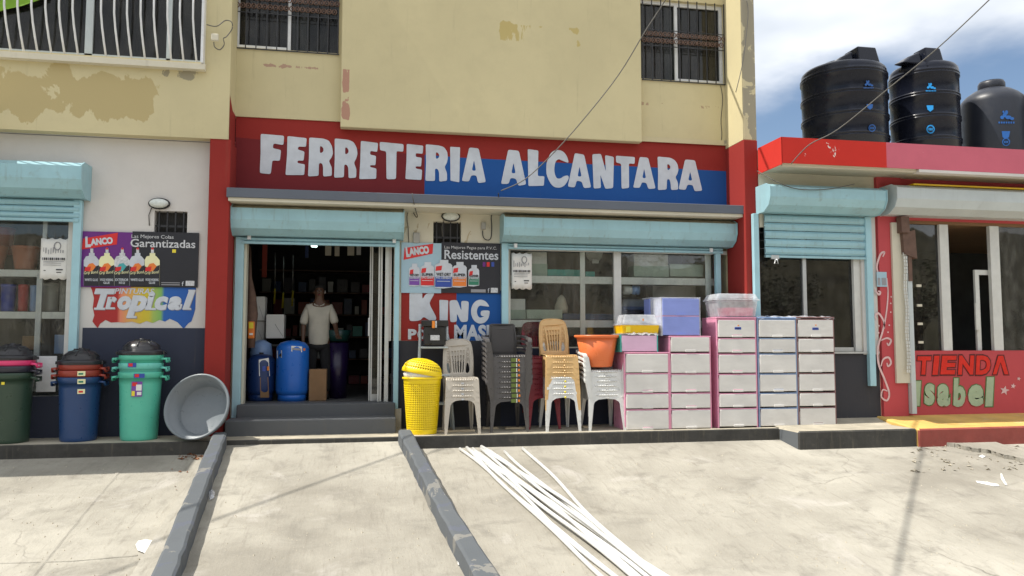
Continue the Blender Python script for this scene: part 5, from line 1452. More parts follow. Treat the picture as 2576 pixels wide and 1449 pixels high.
# small teal drawer unit on the short tower
o = thing('drawer_box', 'single drawer box with teal frame and rose front on the short pink tower', 'drawer box', ((xa0+xa1)/2, -.65, za_))
X0, X1, Zt = AX(1561,-.84,860), AX(1656,-.84,860), AZ(842,-.84,1610)
MB().box(X0, X0+.02, -.83, -.45, za_+.001, Zt).build('side_panel', P['p_teal'], o); MB().box(X1-.02, X1, -.83, -.45, za_+.001, Zt).build('side_panel', P['p_teal'], o)
MB().box(X0-.008, X1+.008, -.84, -.44, Zt+.001, Zt+.014).build('top_panel', P['clear'], o, bevel=.005)
MB().box(X0+.022, X1-.022, -.842, -.46, za_+.012, Zt-.012).build('drawer', P['frontrose'], o, bevel=.005)
# yellow tub with clear lid
o = thing('storage_tub', 'yellow tub with a clear domed lid at the left end of the towers', 'storage tub', ((X0+X1)/2, -.62, Zt))
Zy, Zl = AZ(818,-.84,1610), AZ(791,-.84,1610)
xx0, xx1 = AX(1566,-.84,830), AX(1660,-.84,830)
MB().hexa([(xx0+.012,-.80,Zt+.016),(xx1-.012,-.80,Zt+.016),(xx1-.012,-.45,Zt+.016),(xx0+.012,-.45,Zt+.016)], [(xx0,-.83,Zy),(xx1,-.83,Zy),(xx1,-.43,Zy),(xx0,-.43,Zy)]).build('body', P['p_yellowtub'], o, bevel=.01)
MB().box(xx0-.012, xx1+.012, -.845, -.415, Zy+.001, Zy+.018).build('rim', P['clear'], o, bevel=.006)
MB().hexa([(xx0+.015,-.82,Zy+.019),(xx1-.015,-.82,Zy+.019),(xx1-.015,-.44,Zy+.019),(xx0+.015,-.44,Zy+.019)], [(xx0+.05,-.79,Zl),(xx1-.05,-.79,Zl),(xx1-.05,-.47,Zl),(xx0+.05,-.47,Zl)]).build('lid', P['clear'], o, bevel=.015)
MB().box((xx0+xx1)/2+.03, (xx0+xx1)/2+.048, -.818, -.814, Zl-.09, Zl-.06).build('sticker', P['tagorange'], o)
MB().box(xx0+.05, xx0+.12, -.845, -.832, Zy-.10, Zy-.02).build('latch', P['printyellow'], o, bevel=.008)
# blue two drawer box
o = thing('drawer_box', 'clear framed box of two blue drawers on the five drawer tower', 'drawer box', ((xb0+xb1)/2, -.62, zb0))
X0, X1, Zt2, Zm = AX(1664,-.84,800), AX(1763,-.84,800), AZ(748,-.84,1712), AZ(795,-.84,1712)
for a, c in ((X0, X0+.02), (X1-.02, X1)): MB().box(a, c, -.83, -.42, zb0+.001, Zt2-.012).build('side_panel', P['clear'], o)
MB().box(X0-.006, X1+.006, -.838, -.41, Zt2-.011, Zt2).build('top_panel', P['clear'], o, bevel=.005)
MB().box(X0, X1, -.42, -.41, zb0+.001, Zt2-.012).build('back_panel', P['clear'], o)
for a, c in ((zb0+.012, Zm-.008), (Zm+.008, Zt2-.02)):
    d = MB().box(X0+.022, X1-.022, -.842, -.43, a, c).build('drawer', P['frontblue'], o, bevel=.005)
    MB().box((X0+X1)/2-.06, (X0+X1)/2+.06, -.852, -.843, a, a+.02).build('handle', P['frontblue'], d)
MB().box(X0+.02, X1-.02, -.835, -.45, Zm-.006, Zm+.006).build('rail', P['p_pinkfr'], o)
o = thing('drawer_box', 'second blue drawer box mostly hidden behind the front one', 'drawer box', (X0, -.28, .8))
MB().box(AX(1634,-.36,800), AX(1700,-.36,800), -.36, -.12, zb0+.02, AZ(752,-.36,1660)).build('body', P['frontblue'], o, bevel=.01)
MB().box(AX(1634,-.36,800)-.02, AX(1700,-.36,800), -.40, -.10, AZ(752,-.36,1660)+.002, AZ(752,-.36,1660)+.02).build('lid', P['clear'], o, bevel=.006)
MB().box(AX(1640,-.36,800), AX(1700,-.36,800), -.34, -.14, WZ, zb0+.018).build('lower_drawers', P['front'], o, bevel=.01)
# clear box with pink things
o = thing('storage_tub', 'clear storage box with a pink basket showing through, on the tall pink tower', 'storage tub', ((xc0+xc1)/2, -.62, zc0))
X0, X1 = AX(1802,-.84,770), AX(1908,-.84,770); Zr, Zt3 = AZ(756,-.86,1838), AZ(738,-.86,1838)
MB().hexa([(X0+.05,-.82,zc0+.003),(X1-.04,-.82,zc0+.003),(X1-.04,-.45,zc0+.003),(X0+.05,-.45,zc0+.003)], [(X0+.015,-.85,Zr),(X1-.015,-.85,Zr),(X1-.015,-.41,Zr),(X0+.015,-.41,Zr)]).build('body', P['clear'], o, bevel=.012)
MB().hexa([(AX(1832,-.8,770),-.79,zc0+.02),(X1-.07,-.79,zc0+.02),(X1-.07,-.5,zc0+.02),(AX(1832,-.8,770),-.5,zc0+.02)], [(AX(1826,-.8,770),-.81,Zr-.10),(X1-.06,-.81,Zr-.10),(X1-.06,-.47,Zr-.10),(AX(1826,-.8,770),-.47,Zr-.10)]).build('pink_basket', P['printred'] if False else P['p_pinkbin'], o, bevel=.01)
MB().box(X0-.01, X1+.01, -.87, -.39, Zr+.001, Zr+.026).build('rim', P['clear'], o, bevel=.008)
MB().hexa([(X0+.005,-.86,Zr+.027),(X1-.005,-.86,Zr+.027),(X1-.005,-.40,Zr+.027),(X0+.005,-.40,Zr+.027)], [(X0+.04,-.83,Zt3),(X1-.04,-.83,Zt3),(X1-.04,-.43,Zt3),(X0+.04,-.43,Zt3)]).build('lid', P['clear'], o, bevel=.012)
# film draped on the tops
def film(x0, x1, y0, y1, z, amp=.012):
    b = MB(); n, m = 22, 10
    vs_ = [(x0+(x1-x0)*i/n, y0+(y1-y0)*k/m, z + abs(random.gauss(0, amp)) - (.05*random.random() if k == 0 else 0)) for k in range(m+1) for i in range(n+1)]
    b.add(vs_, [(k*(n+1)+i, k*(n+1)+i+1, (k+1)*(n+1)+i+1, (k+1)*(n+1)+i) for k in range(m) for i in range(n)], False); return b
o = film(tdw[0]-.02, tew[1]+.02, -.868, -.34, tdw[2]+.006, .012).build('plastic_film', P['clear'], None)
tag(o, 'crumpled clear plastic film draped over the blue and brown towers', 'plastic film')
o = film(xa0-.02, AX(1654,-.84,860), -.868, -.5, Zt+.02, .010).build('plastic_film', P['clear'], None, origin=None)
tag(o, 'crumpled clear film between the yellow tub and the teal drawer box', 'plastic film')

# ---------------- timber boards under the chairs
for i, (u0, v0, u1, v1, lab) in enumerate(((1098,1083,1198,1088,'pale board lying under the front legs of the beige chairs'),(1196,1066,1240,1070,'short pale board on the pavement between beige and grey chairs'),
                        (1246,1064,1304,1070,'pale board lying beneath the dark grey armchairs'),(1430,1062,1468,1068,'pale slat lying beneath the white armchairs'))):
    a, c = gz(u0, v0, WZ), gz(u1, v1, WZ)
    yy = (a.y+c.y)/2
    if i: yy = -.24 - .06*i
    t = MB().box(a.x, c.x, yy-.06, yy+.05, WZ+.001, WZ+.022).build('timber_board', X_['wood'], None, bevel=.003, origin=((a.x+c.x)/2, yy, WZ))
    tag(t, lab, 'board')

# ---------------- white PVC pipes on the forecourt
starts = [(1157,1134),(1171,1136),(1178,1131),(1184,1139),(1190,1134),(1199,1139),(1206,1129),(1211,1134),(1219,1138),(1227,1140),(1276,1140),(1316,1133),(1203,1145)]
ends = [(1530,1462),(1548,1462),(1590,1462),(1568,1462),(1608,1462),(1624,1462),(1640,1462),(1655,1462),(1665,1462),(1676,1462),(1695,1462),(1716,1462),(1583,1462)]
pipe_lab = ['leftmost white pipe, its near end lowest in the photo', 'white pipe, second from the left at its far end', 'white pipe lying over the left side of the bundle', 'white pipe under the left side of the bundle',
  'white pipe in the left half of the bundle', 'white pipe just left of the bundle middle', 'white pipe whose far end sticks out highest', 'white pipe just right of the highest far end',
  'white pipe in the right half of the bundle', 'rightmost white pipe of the close bundle', 'white pipe lying apart, first one right of the bundle', 'rightmost white pipe, lying apart from the others', 'white pipe with its far end set back in the bundle']
mids = [0,.0,.03,-.03,.02,-.02,.04,-.02,.03,.0,-.10,-.12,.0]
for i, (s_, e_) in enumerate(zip(starts, ends)):
    a, c = gside(*s_), gside(*e_)
    d = (c - a); d = d / d.length; L = 6.0
    sd = Vector((-d.y, d.x, 0))
    pts = []
    for k in range(25):
        t = k/24; p = a + d*(L*t)
        wv = mids[i]*1.3*math.sin(math.pi*t) + .034*math.sin(2.4*math.pi*t + i*2.3) + .014*math.sin(5.1*math.pi*t + i)
        p = p + sd*wv
        p.z = slab_z(p.y, 'g') + .022 + (.036 if i in (2,6,8,4,12) else 0)*math.sin(math.pi*min(1, t*1.1)+.3)**2 + .004
        pts.append(p)
    o = MB().tube(pts, .0205, 10).build('pvc_pipe', X_['p_pipe'], None, origin=tuple(pts[0]))
    tag(o, pipe_lab[i], 'pipe', 'white pipes lying on the forecourt')

# ---------------- wall lights
def bulkhead(u, v, Y, lab):
    p = at(u, v, Y); t = thing('wall_light', lab, 'wall light', tuple(p))
    m = Matrix.Translation(p) @ Matrix.Rotation(R(90), 4, 'X')
    MB().lathe([(.0,.0),(.135,.0),(.14,.03),(.13,.05)], (0,0,0), 32, sy=.56).xform(m).build('base', X_['iron'], t)
    MB().lathe([(.122,.045),(.118,.07),(.09,.095),(.045,.108),(0,.11)], (0,0,0), 32, sy=.52).xform(m).build('lens', X_['lampglass'], t)
    MB().tube([(p.x-.1, Y-.01, p.z-.06), (p.x-.13, Y-.015, p.z-.16), (p.x-.12, Y-.01, p.z-.30)], .006, 5).build('wire', X_['cable'], t)
bulkhead(402, 513, -.3, 'oval bulkhead light above the vent on the left white wall')
bulkhead(1133.5, 545.5, 0, 'oval bulkhead light above the vent between door and wide window')
o = thing('junction_box', 'grey box with a round knob above the cement poster', 'electrical box', at(1047, 598, -.01))
MB().box(AX(1039,0,598), AX(1056,0,598), -.05, 0, AZ(612,0,1047), AZ(586,0,1047)).build('case', X_['p_greybox'], o, bevel=.01)
o = thing('junction_box', 'weathered conduit box with looped cable, left of the wide window housing', 'electrical box', at(1216, 570, -.01))
MB().box(AX(1210,0,570), AX(1221,0,570), -.05, 0, AZ(578,0,1216), AZ(560,0,1216)).build('case', X_['p_greybox'], o, bevel=.01)
def cab(pts, r, name, lab, mat='cable', soft=5):
    P3 = [tuple(at(u, v, Y)) for (u, v, Y) in pts]; P3 = catm(P3, soft)
    o = MB().tube(P3, r, 6).build(name, X_[mat], None, origin=P3[0]); return tag(o, lab, 'cable')
cab([(1214,580,-.03),(1216,597,-.03),(1226,604,-.03),(1235,598,-.03),(1237,570,-.03),(1236,545,-.03),(1243,530,-.05),(1252,510,-.3),(1254,486,-.66)], .008, 'cable', 'dark cable looping from the conduit box up to the slate ledge', 'iron')
cab([(1037,486,-.66),(1040,505,-.63),(1046,530,-.3),(1050,543,-.1),(1046,545,-.02),(1033,522,-.02)], .007, 'cable', 'dark wire end hooking down from the ledge above the grey box')
cab([(1031,520,-.015),(1024,545,-.015),(1027,575,-.015),(1028,610,-.015)], .006, 'cable', 'thin wire running down the cream wall beside the door housing')
# upper left conduit and loop
o = thing('junction_box', 'rusty round conduit box on the yellow wall beside the bowed cage', 'electrical box', at(542, 95, -.61))
MB().box(AX(532,-.6,95), AX(551,-.6,95), -.65, -.6, AZ(105,-.6,542), AZ(87,-.6,542)).build('case', X_['cream'], o, bevel=.015)
cab([(520,62,-.62),(545,66,-.62),(566,52,-.62),(582,55,-.63),(584,72,-.63),(570,92,-.62),(562,97,-.62),(564,112,-.62),(553,125,-.62),(540,118,-.62),(538,106,-.62)], .007, 'cable', 'thin cable looping round the conduit box near the cage')
# overhead lines
cab([(1260,480,-.66),(1322,450,-.75),(1397,380,-.95),(1474,293,-1.15),(1557,187,-1.35),(1624,77,-1.6),(1674,0,-1.8),(1740,-110,-2.2)], .0075, 'service_cable', 'service cable rising from the ledge across the yellow wall', 'cable')
cab([(1990,412,-1.35),(2036,364,-1.5),(2110,324,-1.8),(2244,215,-2.3),(2360,120,-2.8),(2488,0,-3.3),(2580,-90,-3.8)], .0075, 'service_cable', 'service cable crossing the sky in front of the black tanks', 'cable')
cab([(1822,0,-.03),(1828,40,-.03),(1838,78,-.03)], .006, 'cable', 'short dark wire hanging beside the upper right window')
cab([(1878,0,-.63),(1882,30,-.63),(1877,90,-.63),(1868,160,-.63),(1851,232,-.63)], .006, 'cable', 'long thin wire hanging down the bright right pillar')
cab([(1905,430,-.7),(1960,460,-1.02),(2010,476,-1.05),(2080,476,-1.05),(2150,463,-1.0)], .007, 'cable', 'slack dark cable under the soffit of the right canopy')
o = thing('wall_crack_cable', 'thin dark wire running down the yellow wall right of the upper right window', 'cable', at(1815, 230, -.03))
MB().tube(catm([tuple(at(*p)) for p in ((1813,215,-.025),(1818,250,-.025),(1814,300,-.025),(1816,340,-.025),(1813,362,-.025))], 4), .005, 5).build('wire', X_['iron'], o)

# ---------------- water tanks on the roof next door
def water_tank(name, lab, u0, u1, vtop, Y, mat, style, zb=4.2, cap=None, decal='cyan', skew=0.0):
    cx, r = cyl(u0, u1, Y, 250)
    zs = AZ(vtop, Y-r*.3, (u0+u1)/2)
    t = thing(name, lab, 'water tank', (cx, Y, zb))
    H = zs - zb
    if style == 'ribbed':
        prof = [(r*.0,0),(r*.96,0),(r*.98,.03)]
        z = .05; n = 4
        seg = (H-.16)/n
        for k in range(n):
            for f, dr in ((.0,.985),(.78,.985),(.80,1.012),(.84,1.012),(.86,.992),(.90,.992),(.92,1.012),(.96,1.012),(.98,.985)):
                prof.append((r*dr, z + seg*(k+f)))
        prof += [(r*.99, H-.08),(r*.975,H-.03),(r*.92,H+.01),(r*.76,H+.055),(r*.56,H+.085),(r*.54,H+.12),(0,H+.125)]
    else:
        prof = [(0,0),(r*.97,0),(r*1.0,.05),(r*1.0,H*.80),(r*.99,H*.83),(r*.95,H*.87),(r*.82,H*.92),(r*.60,H*.975),(r*.50,H*.99),(r*.44,H*1.0),(0,H*1.0)]
    MB().lathe(prof, (cx, Y, zb), 56).build('shell', mat, t)
    if style == 'ribbed':
        u_, v0, v1, w_ = cap
        X0, X1 = AX(u_-w_/2, Y-r*.35, v0), AX(u_+w_/2, Y-r*.35, v0)
        zt9 = AZ(v0-1, Y-r*.72, u_); X0, X1 = AX(u_-w_/2, Y-r*.72, v0), AX(u_+w_/2, Y-r*.72, v0)
        MB().hexa([(X0-.03,Y-r*.86,zs-.10),(X1+.04,Y-r*.86,zs-.10),(X1+.04,Y-r*.2,zs-.02),(X0-.03,Y-r*.2,zs-.02)],
                  [(X0,Y-r*.74,zt9),(X1,Y-r*.74,zt9),(X1,Y-r*.2,zt9),(X0,Y-r*.2,zt9)]).build('outlet_box', mat, t, bevel=.02)
        MB().hexa([(X0-.36,Y-r*.62,zs+.0),(X0-.035,Y-r*.70,zs-.04),(X0-.035,Y-r*.1,zs+.0),(X0-.36,Y-r*.1,zs+.04)], [(X0-.22,Y-r*.55,zs+.12),(X0-.035,Y-r*.62,zt9-.05),(X0-.035,Y-r*.15,zt9-.05),(X0-.22,Y-r*.15,zs+.12)]).build('lid', mat, t, bevel=.03)
    else:
        MB().lathe([(r*.40,H*.99),(r*.42,H*1.0),(r*.42,H*1.07),(r*.38,H*1.10),(0,H*1.105)], (cx,Y,zb), 40).build('lid', mat, t)
    return cx, r, t
def wrapped(cx, Y, r, pts, mat, t, name='print'):
    """flat print following the tank's round shell; pts are photo points"""
    out = []
    for (u, v) in pts:
        ry = _ray(u, v); o_ = Vector((0, -CAM_D, CAM_H)); a = ry.x**2+ry.y**2; bq = 2*((o_.x-cx)*ry.x+(o_.y-Y)*ry.y); c_ = (o_.x-cx)**2+(o_.y-Y)**2-(r*1.016)**2
        disc = max(0, bq*bq-4*a*c_); tt = (-bq-math.sqrt(disc))/(2*a); out.append(o_+ry*tt)
    b = MB(); b.add(out, [tuple(range(len(out)))]); return b.build(name, mat, t)
def ell(u, v, ru, rv, n=16): return [(u+ru*math.cos(2*math.pi*k/n), v+rv*math.sin(2*math.pi*k/n)) for k in range(n)]
def logo(cx, Y, r, u, v, s, mat, t):
    for (du, dv, ru, rv) in ((-3,-2,3.2,4.2),(0,-6,2.5,3.5),(3,2,5,3.2),(-7,2,3.2,3),(9,4,3.5,2.4),(-5,-7,1.6,2)):
        wrapped(cx, Y, r+.0015*abs(du), ell(u+du*s, v+dv*s, ru*s, rv*s, 10), mat, t)
    for k in range(7): wrapped(cx, Y, r, [(u+(-13+k*3.9)*s, v+9*s), (u+(-10.5+k*3.9)*s, v+9*s), (u+(-10.5+k*3.9)*s, v+12*s), (u+(-13+k*3.9)*s, v+12*s)], mat, t, 'lettering')
def badge(cx, Y, r, u, v, s, mat, t):
    wrapped(cx, Y, r, ell(u, v, s, s*1.05), mat, t)
    wrapped(cx, Y, r+.006, ell(u, v, s*.72, s*.75), X_['blacktank'], t)
    for k in range(3): wrapped(cx, Y, r+.010, [(u-s*.5+k*s*.36, v-s*.28), (u-s*.25+k*s*.36, v-s*.28), (u-s*.25+k*s*.36, v+s*.3), (u-s*.5+k*s*.36, v+s*.3)], mat, t, 'lettering')
cx, r, t = water_tank('water_tank', 'ribbed black water tank on the roof, leftmost of the row', 2014, 2236, 172, .05, X_['blacktank'], 'ribbed', cap=(2179,119,0,46))
logo(cx, .05, r, 2185, 211, .95, X_['cyan_dk'], t); wrapped(cx, .05, r, [(2180,262),(2196,262),(2195,271),(2189,276),(2182,271)], X_['cyan_dk'], t); badge(cx, .05, r, 2194, 322, 9, X_['cyan_dk'], t)
cx, r, t = water_tank('water_tank', 'ribbed black water tank with bright blue prints, second on the roof', 2236, 2417, 170, .0, X_['blacktank'], 'ribbed', cap=(2345,121,0,38))
logo(cx, .0, r, 2342, 218, 1.0, X_['cyan'], t); wrapped(cx, .0, r, [(2331,265),(2348,265),(2348,275),(2340,281),(2333,275)], X_['cyan'], t); badge(cx, .0, r, 2341, 325, 10.5, X_['cyan'], t)
cx, r, t = water_tank('water_tank', 'satin black bottle shaped water tank, third on the roof', 2412, 2582, 219, -.02, X_['greytank'], 'bottle')
logo(cx, -.02, r, 2532, 292, 1.55, X_['cyan_dk'], t); wrapped(cx, -.02, r, [(2520,330),(2541,330),(2538,345),(2530,350),(2522,345)], X_['cyan_dk'], t); badge(cx, -.02, r, 2531, 357, 10, X_['cyan_dk'], t)
cx, r, t = water_tank('water_tank', 'satin black tank cut off by the right photo edge', 2556, 2732, 222, -.3, X_['greytank'], 'bottle')

# ---------------- unseen slab off to the left, added to cast the shade over the forecourt
o = thing('shade_slab', 'added slab out of view on the left, shading the bins', 'shade_slab', (-9, -1.5, 4.1))
MB().hexa([(-14,-1.85,4.05),(-4.95,-1.75,4.05),(-4.85,-.52,4.05),(-14,-.52,4.05)], [(-14,-1.85,4.25),(-4.95,-1.75,4.25),(-4.85,-.52,4.25),(-14,-.52,4.25)]).build('slab', X_['cream'], o)
# ================================================================== INSIDE THE SHOP
FZ = .385
def boxt(name, lab, cat, u0, v0, u1, v1, Y, dep, mat, parts=(), group=None, bevel=.008):
    um, vm = (u0+u1)/2, (v0+v1)/2
    x0, x1, z1, z0 = AX(u0,Y,vm), AX(u1,Y,vm), AZ(v0,Y,um), AZ(v1,Y,um)
    t = thing(name, lab, cat, ((x0+x1)/2, Y+dep/2, z0), group)
    MB().box(x0, x1, Y, Y+dep, z0, z1).build('body', mat, t, bevel=bevel)
    return t, x0, x1, z0, z1
k7 = lambda x: 590.3+x*.2962; h7 = lambda y: 603.7+y*.2962
# pressure tanks
def ptank(name, lab, u0, u1, v0, v1, Y, mat, band=None):
    cx, r = cyl(u0, u1, Y, (v0+v1)/2)
    zb = FZ; zt = AZ(v0, Y, (u0+u1)/2); H = zt - zb
    t = thing(name, lab, 'pressure tank', (cx, Y, zb))
    MB().lathe([(0,.06),(r*.6,.06),(r*.93,.10),(r,.16),(r,H-.13),(r*.96,H-.09),(r*.75,H-.035),(r*.4,H-.008),(0,H)], (cx,Y,zb), 44).build('shell', mat, t)
    MB().lathe([(r*.85,0),(r*.86,.11)], (cx,Y,zb), 40).build('base_ring', mat, t, solid=.006)
    MB().lathe([(.0,H-.01),(.035,H-.01),(.03,H+.02),(0,H+.02)], (cx,Y,zb), 12).build('valve', X_['iron'], t)
    return cx, r, t
cx, r, t = ptank('pressure_tank', 'glossy bright blue pressure tank just inside the door', 694, 777, 856, 1010, .62, X_['p_bluetank'])
for pts, m in (([(733,870),(760,872),(760,886),(733,884)], X_['paper']), ([(735,875),(758,877),(758,882),(735,880)], X_['inkgrey']), ([(763,876),(768,876),(768,882),(763,882)], X_['tagorange']), ([(697,882),(709,881),(709,900),(697,901)], X_['paper']), ([(702,892),(708,888),(708,896),(702,897)], X_['ink'])):
    wrapped(cx, .62, r + (.006 if m in (X_['inkgrey'], X_['ink']) else 0), pts, m, t, 'label')
cx, r, t = ptank('pressure_tank', 'dark blue pressure tank wrapped in film at the left door jamb', 619, 693, 890, 1010, .72, X_['p_bluedk'])
for pts, m in (([(651,905),(676,900),(679,946),(652,946)], X_['paper']), ([(660,922),(668,920),(668,934),(660,934)], P_('blue')), ([(672,922),(677,921),(677,932),(672,932)], X_['tagorange']), ([(654,950),(675,948),(677,1000),(655,1000)], X_['carton'])):
    wrapped(cx, .72, r + (.006 if m in (P_('blue'),X_['tagorange']) else 0), pts, m, t, 'label')
o = thing('pressure_tank', 'small pale blue tank top behind the dark blue one', 'pressure tank', (AX(657,1.1,870), 1.1, FZ))
MB().lathe([(0,0),(.17,0),(.17,.70),(.15,.84),(.05,.9),(0,.9)], (AX(657,1.1,870),1.1,FZ), 32).build('shell', X_['p_lblue'], o)
# white cartons
for nm, lab, (a, c, e, f), Y in (('white_carton', 'tall white carton with a diagonal line, top left inside the door', (160,256,480,685), 1.35), ('white_carton', 'white carton half hidden behind the hanging bundle, under the tall one', (150,252,690,880), 1.4),
                      ('white_carton', 'square white carton with a diagonal strap mark above the blue tank', (265,420,632,835), 1.2)):
    t, x0, x1, z0, z1 = boxt(nm, lab, 'carton', k7(a), h7(e), k7(c), h7(f), Y, .30, X_['p_styro'])
    MB().hexa([(x0+(x1-x0)*.5,Y-.006,z0+(z1-z0)*.58),(x1-.02,Y-.006,z0+(z1-z0)*.08),(x1-.02,Y-.001,z0+(z1-z0)*.08),(x0+(x1-x0)*.5,Y-.001,z0+(z1-z0)*.58)],
              [(x0+(x1-x0)*.5,Y-.006,z0+(z1-z0)*.61),(x1-.02,Y-.006,z0+(z1-z0)*.11),(x1-.02,Y-.001,z0+(z1-z0)*.11),(x0+(x1-x0)*.5,Y-.001,z0+(z1-z0)*.61)]).build('strap', X_['inkgrey'], t)
o = thing('rack', 'dark metal rack that carries the white cartons inside the door', 'rack', (AX(665,1.5,900),1.5,FZ))
MB().box(AX(636,1.2,900), AX(722,1.2,900), 1.15, 1.75, h7(0)*0+AZ(866,1.2,680)-.03, AZ(866,1.2,680)-.003).build('shelf_board', X_['iron'], o)
for u in (638, 720): MB().box(AX(u,1.2,900)-.015, AX(u,1.2,900)+.015, 1.7, 1.74, FZ, AZ(866,1.2,680)-.03).build('post', X_['iron'], o)
# hanging bundle
o = thing('hanging_bundle', 'long bundle in brown and purple film with a yellow pack, hanging at the left jamb', 'merchandise', (AX(630,.5,800),.5,1.2))
pts = [at(628,620,.5), at(629,700,.5), at(633,740,.5), at(634,790,.5), at(631,830,.5), at(632,875,.5)]
MB().tube([tuple(p) for p in pts], [.02,.03,.06,.085,.08,.05], 10).build('film_roll', X_['rust'], o)
MB().box(AX(623,.40,830), AX(640,.40,830), .40, .46, AZ(852,.4,631), AZ(808,.4,631)).build('yellow_pack', P_('orange'), o, bevel=.02)
MB().box(AX(626,.39,830), AX(637,.39,830), .392, .398, AZ(826,.39,631), AZ(811,.39,631)).build('yellow_pack', X_['printyellow'], o)
MB().box(AX(627,.39,840), AX(636,.39,840), .392, .398, AZ(843,.39,631), AZ(838,.39,631)).build('label', X_['paper'], o)
# cardboard box, purple bucket, teal basket
boxt('cardboard_box', 'brown cardboard box on the shop floor right of the bright blue tank', 'cardboard box', 777, 929, 821, 1008, .50, .26, X_['carton'])
bxp = AX(850, 1.05, 890)
o = thing('bucket', 'dark purple bucket stack inside the door, right of the man', 'bucket', (bxp, 1.05, FZ))
MB().lathe([(0,.0),(.14,0),(.17,AZ(862,1.05,850)-FZ-.0)], (bxp,1.05,FZ), 30).build('body', X_['p_purple'], o, solid=.006)
o = thing('basket', 'dim teal basket on top of the purple buckets', 'basket', (bxp, 1.05, AZ(862,1.05,850)))
MB().lathe([(0,.0),(.15,0.0),(.20,.17)], (bxp,1.05,AZ(858,1.05,850)), 30).build('body', X_['p_dimteal'], o, solid=.006)
# hanging goods from the ceiling and on the back wall
k = 0
for u0, u1, v1, mt, lab in ((818,833,643,'cream','first pale hanging strip from the left under the ceiling'),(842,854,644,'cream','second pale hanging strip under the ceiling'),(874,891,642,'cream','third pale hanging strip under the ceiling'),(897,908,640,'alu','dim narrow hanging strip beside the sliding door'),
                            (768,776,650,'p_bluedk','dark blue hanging strip near the ceiling lamp'),(660,672,700,'p_redbin','dim reddish hanging tool at the upper left inside')):
    x0, x1 = AX(u0,2.2,630), AX(u1,2.2,630)
    t = thing('hanging_goods', lab, 'merchandise', ((x0+x1)/2, 2.2, 2.6))
    MB().box(x0, x1, 2.2, 2.23, AZ(v1,2.2,850), 3.2).build('strip', X_[mt], t)
o = thing('back_shelving', 'dark crowded shelving along the back wall of the shop', 'shelf', (-.6, 4.8, FZ))
for z in (.9, 1.35, 1.8, 2.25, 2.7): MB().box(-2.1, .7, 4.75, 5.15, z-.012, z+.012).build('shelf_board', X_['brownorn'], o)
rs = random.Random(5)
goods = []
for z in (.39, .91, 1.36, 1.81, 2.26):
    x = -2.05
    while x < .6:
        w = rs.uniform(.08, .22); h = rs.uniform(.14, .36)
        goods.append((x, w, h, z, rs.choice(['p_teal','carton','p_redbin','p_greybox','p_bluebin','p_darkbin','p_maroon','alu']))); x += w + rs.uniform(.01, .08)
gm = ['p_teal','carton','p_redbin','p_greybox','p_bluebin','p_darkbin','p_maroon','alu']
b = MB()
for (x, w, h, z, m_) in goods: b.box(x, x+w, 4.8, 5.0, z+.013, z+h, mi=gm.index(m_))
tag(b.build('shelf_goods', [X_[m_] for m_ in gm], None), 'dim crowd of packed goods on the shelving along the back wall', 'goods', kind='stuff')
for u, v, s_, lab in ((690,740,1,'yellow handled tool hanging, left of three'), (711,750,1,'yellow handled tool hanging, middle of three'), (735,745,1,'yellow handled tool hanging, right of three')):
    p = at(u, v, 3.0); t = thing('hanging_tool', lab + ' in the dim shop', 'tool', tuple(p))
    MB().tube([(p.x, 3, p.z-.18), (p.x+.01, 3, p.z+.1)], .018, 6).build('handle', X_['printyellow'], t); MB().tube([(p.x+.01, 3, p.z+.1), (p.x+.0, 3, p.z+.75)], .008, 6).build('blade', X_['greyalu'], t)
o = thing('ceiling_lamp', 'small lit lamp under the shop ceiling, seen over the man', 'lamp', tuple(at(790, 616, 3.2)))
p = at(790, 616, 3.2)
MB().box(p.x-.05, p.x+.05, 3.15, 3.3, p.z-.03, p.z+.03).build('tube', X_['lit'], o); MB().box(p.x-.055, p.x+.055, 3.17, 3.28, p.z+.031, 3.25).build('holder', X_['alu'], o)
# sliding glass door frames
dg = thing('sliding_door', 'aluminium sliding glass door pushed to the right side of the entrance', 'door', (.1, .2, FZ))
for u0, u1, Y in ((929,932,.30),(933.5,937,.30),(951,955,.14),(956.5,961,.14)): MB().box(AX(u0,Y,800), AX(u1,Y,800), Y, Y+.04, FZ+.005, 2.9).build('stile', X_['alu'], dg)
MB().box(AX(937,.3,800), AX(951,.3,800), .315, .321, FZ+.1, 2.9).build('pane', X_['glassd'], dg)
MB().box(AX(937,.3,800), AX(951,.3,800), .30, .34, FZ+.005, FZ+.1).build('bottom_rail', X_['greyalu'], dg)
MB().box(AX(926,.28,830), AX(929,.28,830), .26, .30, AZ(845,.3,928), AZ(800,.3,928)).build('handle', X_['whitebar'], dg)
MB().box(AX(968,.10,800), AX(984,.10,800), .10, .14, 1.27, 2.9).build('side_panel', X_['white'], dg)
MB().box(AX(968,.09,800), AX(978,.09,800), .085, .098, FZ+.005, 2.9).build('side_panel', X_['alu'], dg)
dj = thing('sliding_door', 'narrow aluminium door stile standing at the left jamb of the entrance', 'door', (-1.6, .15, FZ))
for u0, u1 in ((607,611),(612.5,619)): MB().box(AX(u0,.12,800), AX(u1,.12,800), .12, .16, FZ+.005, 2.9).build('stile', X_['alu'], dj)

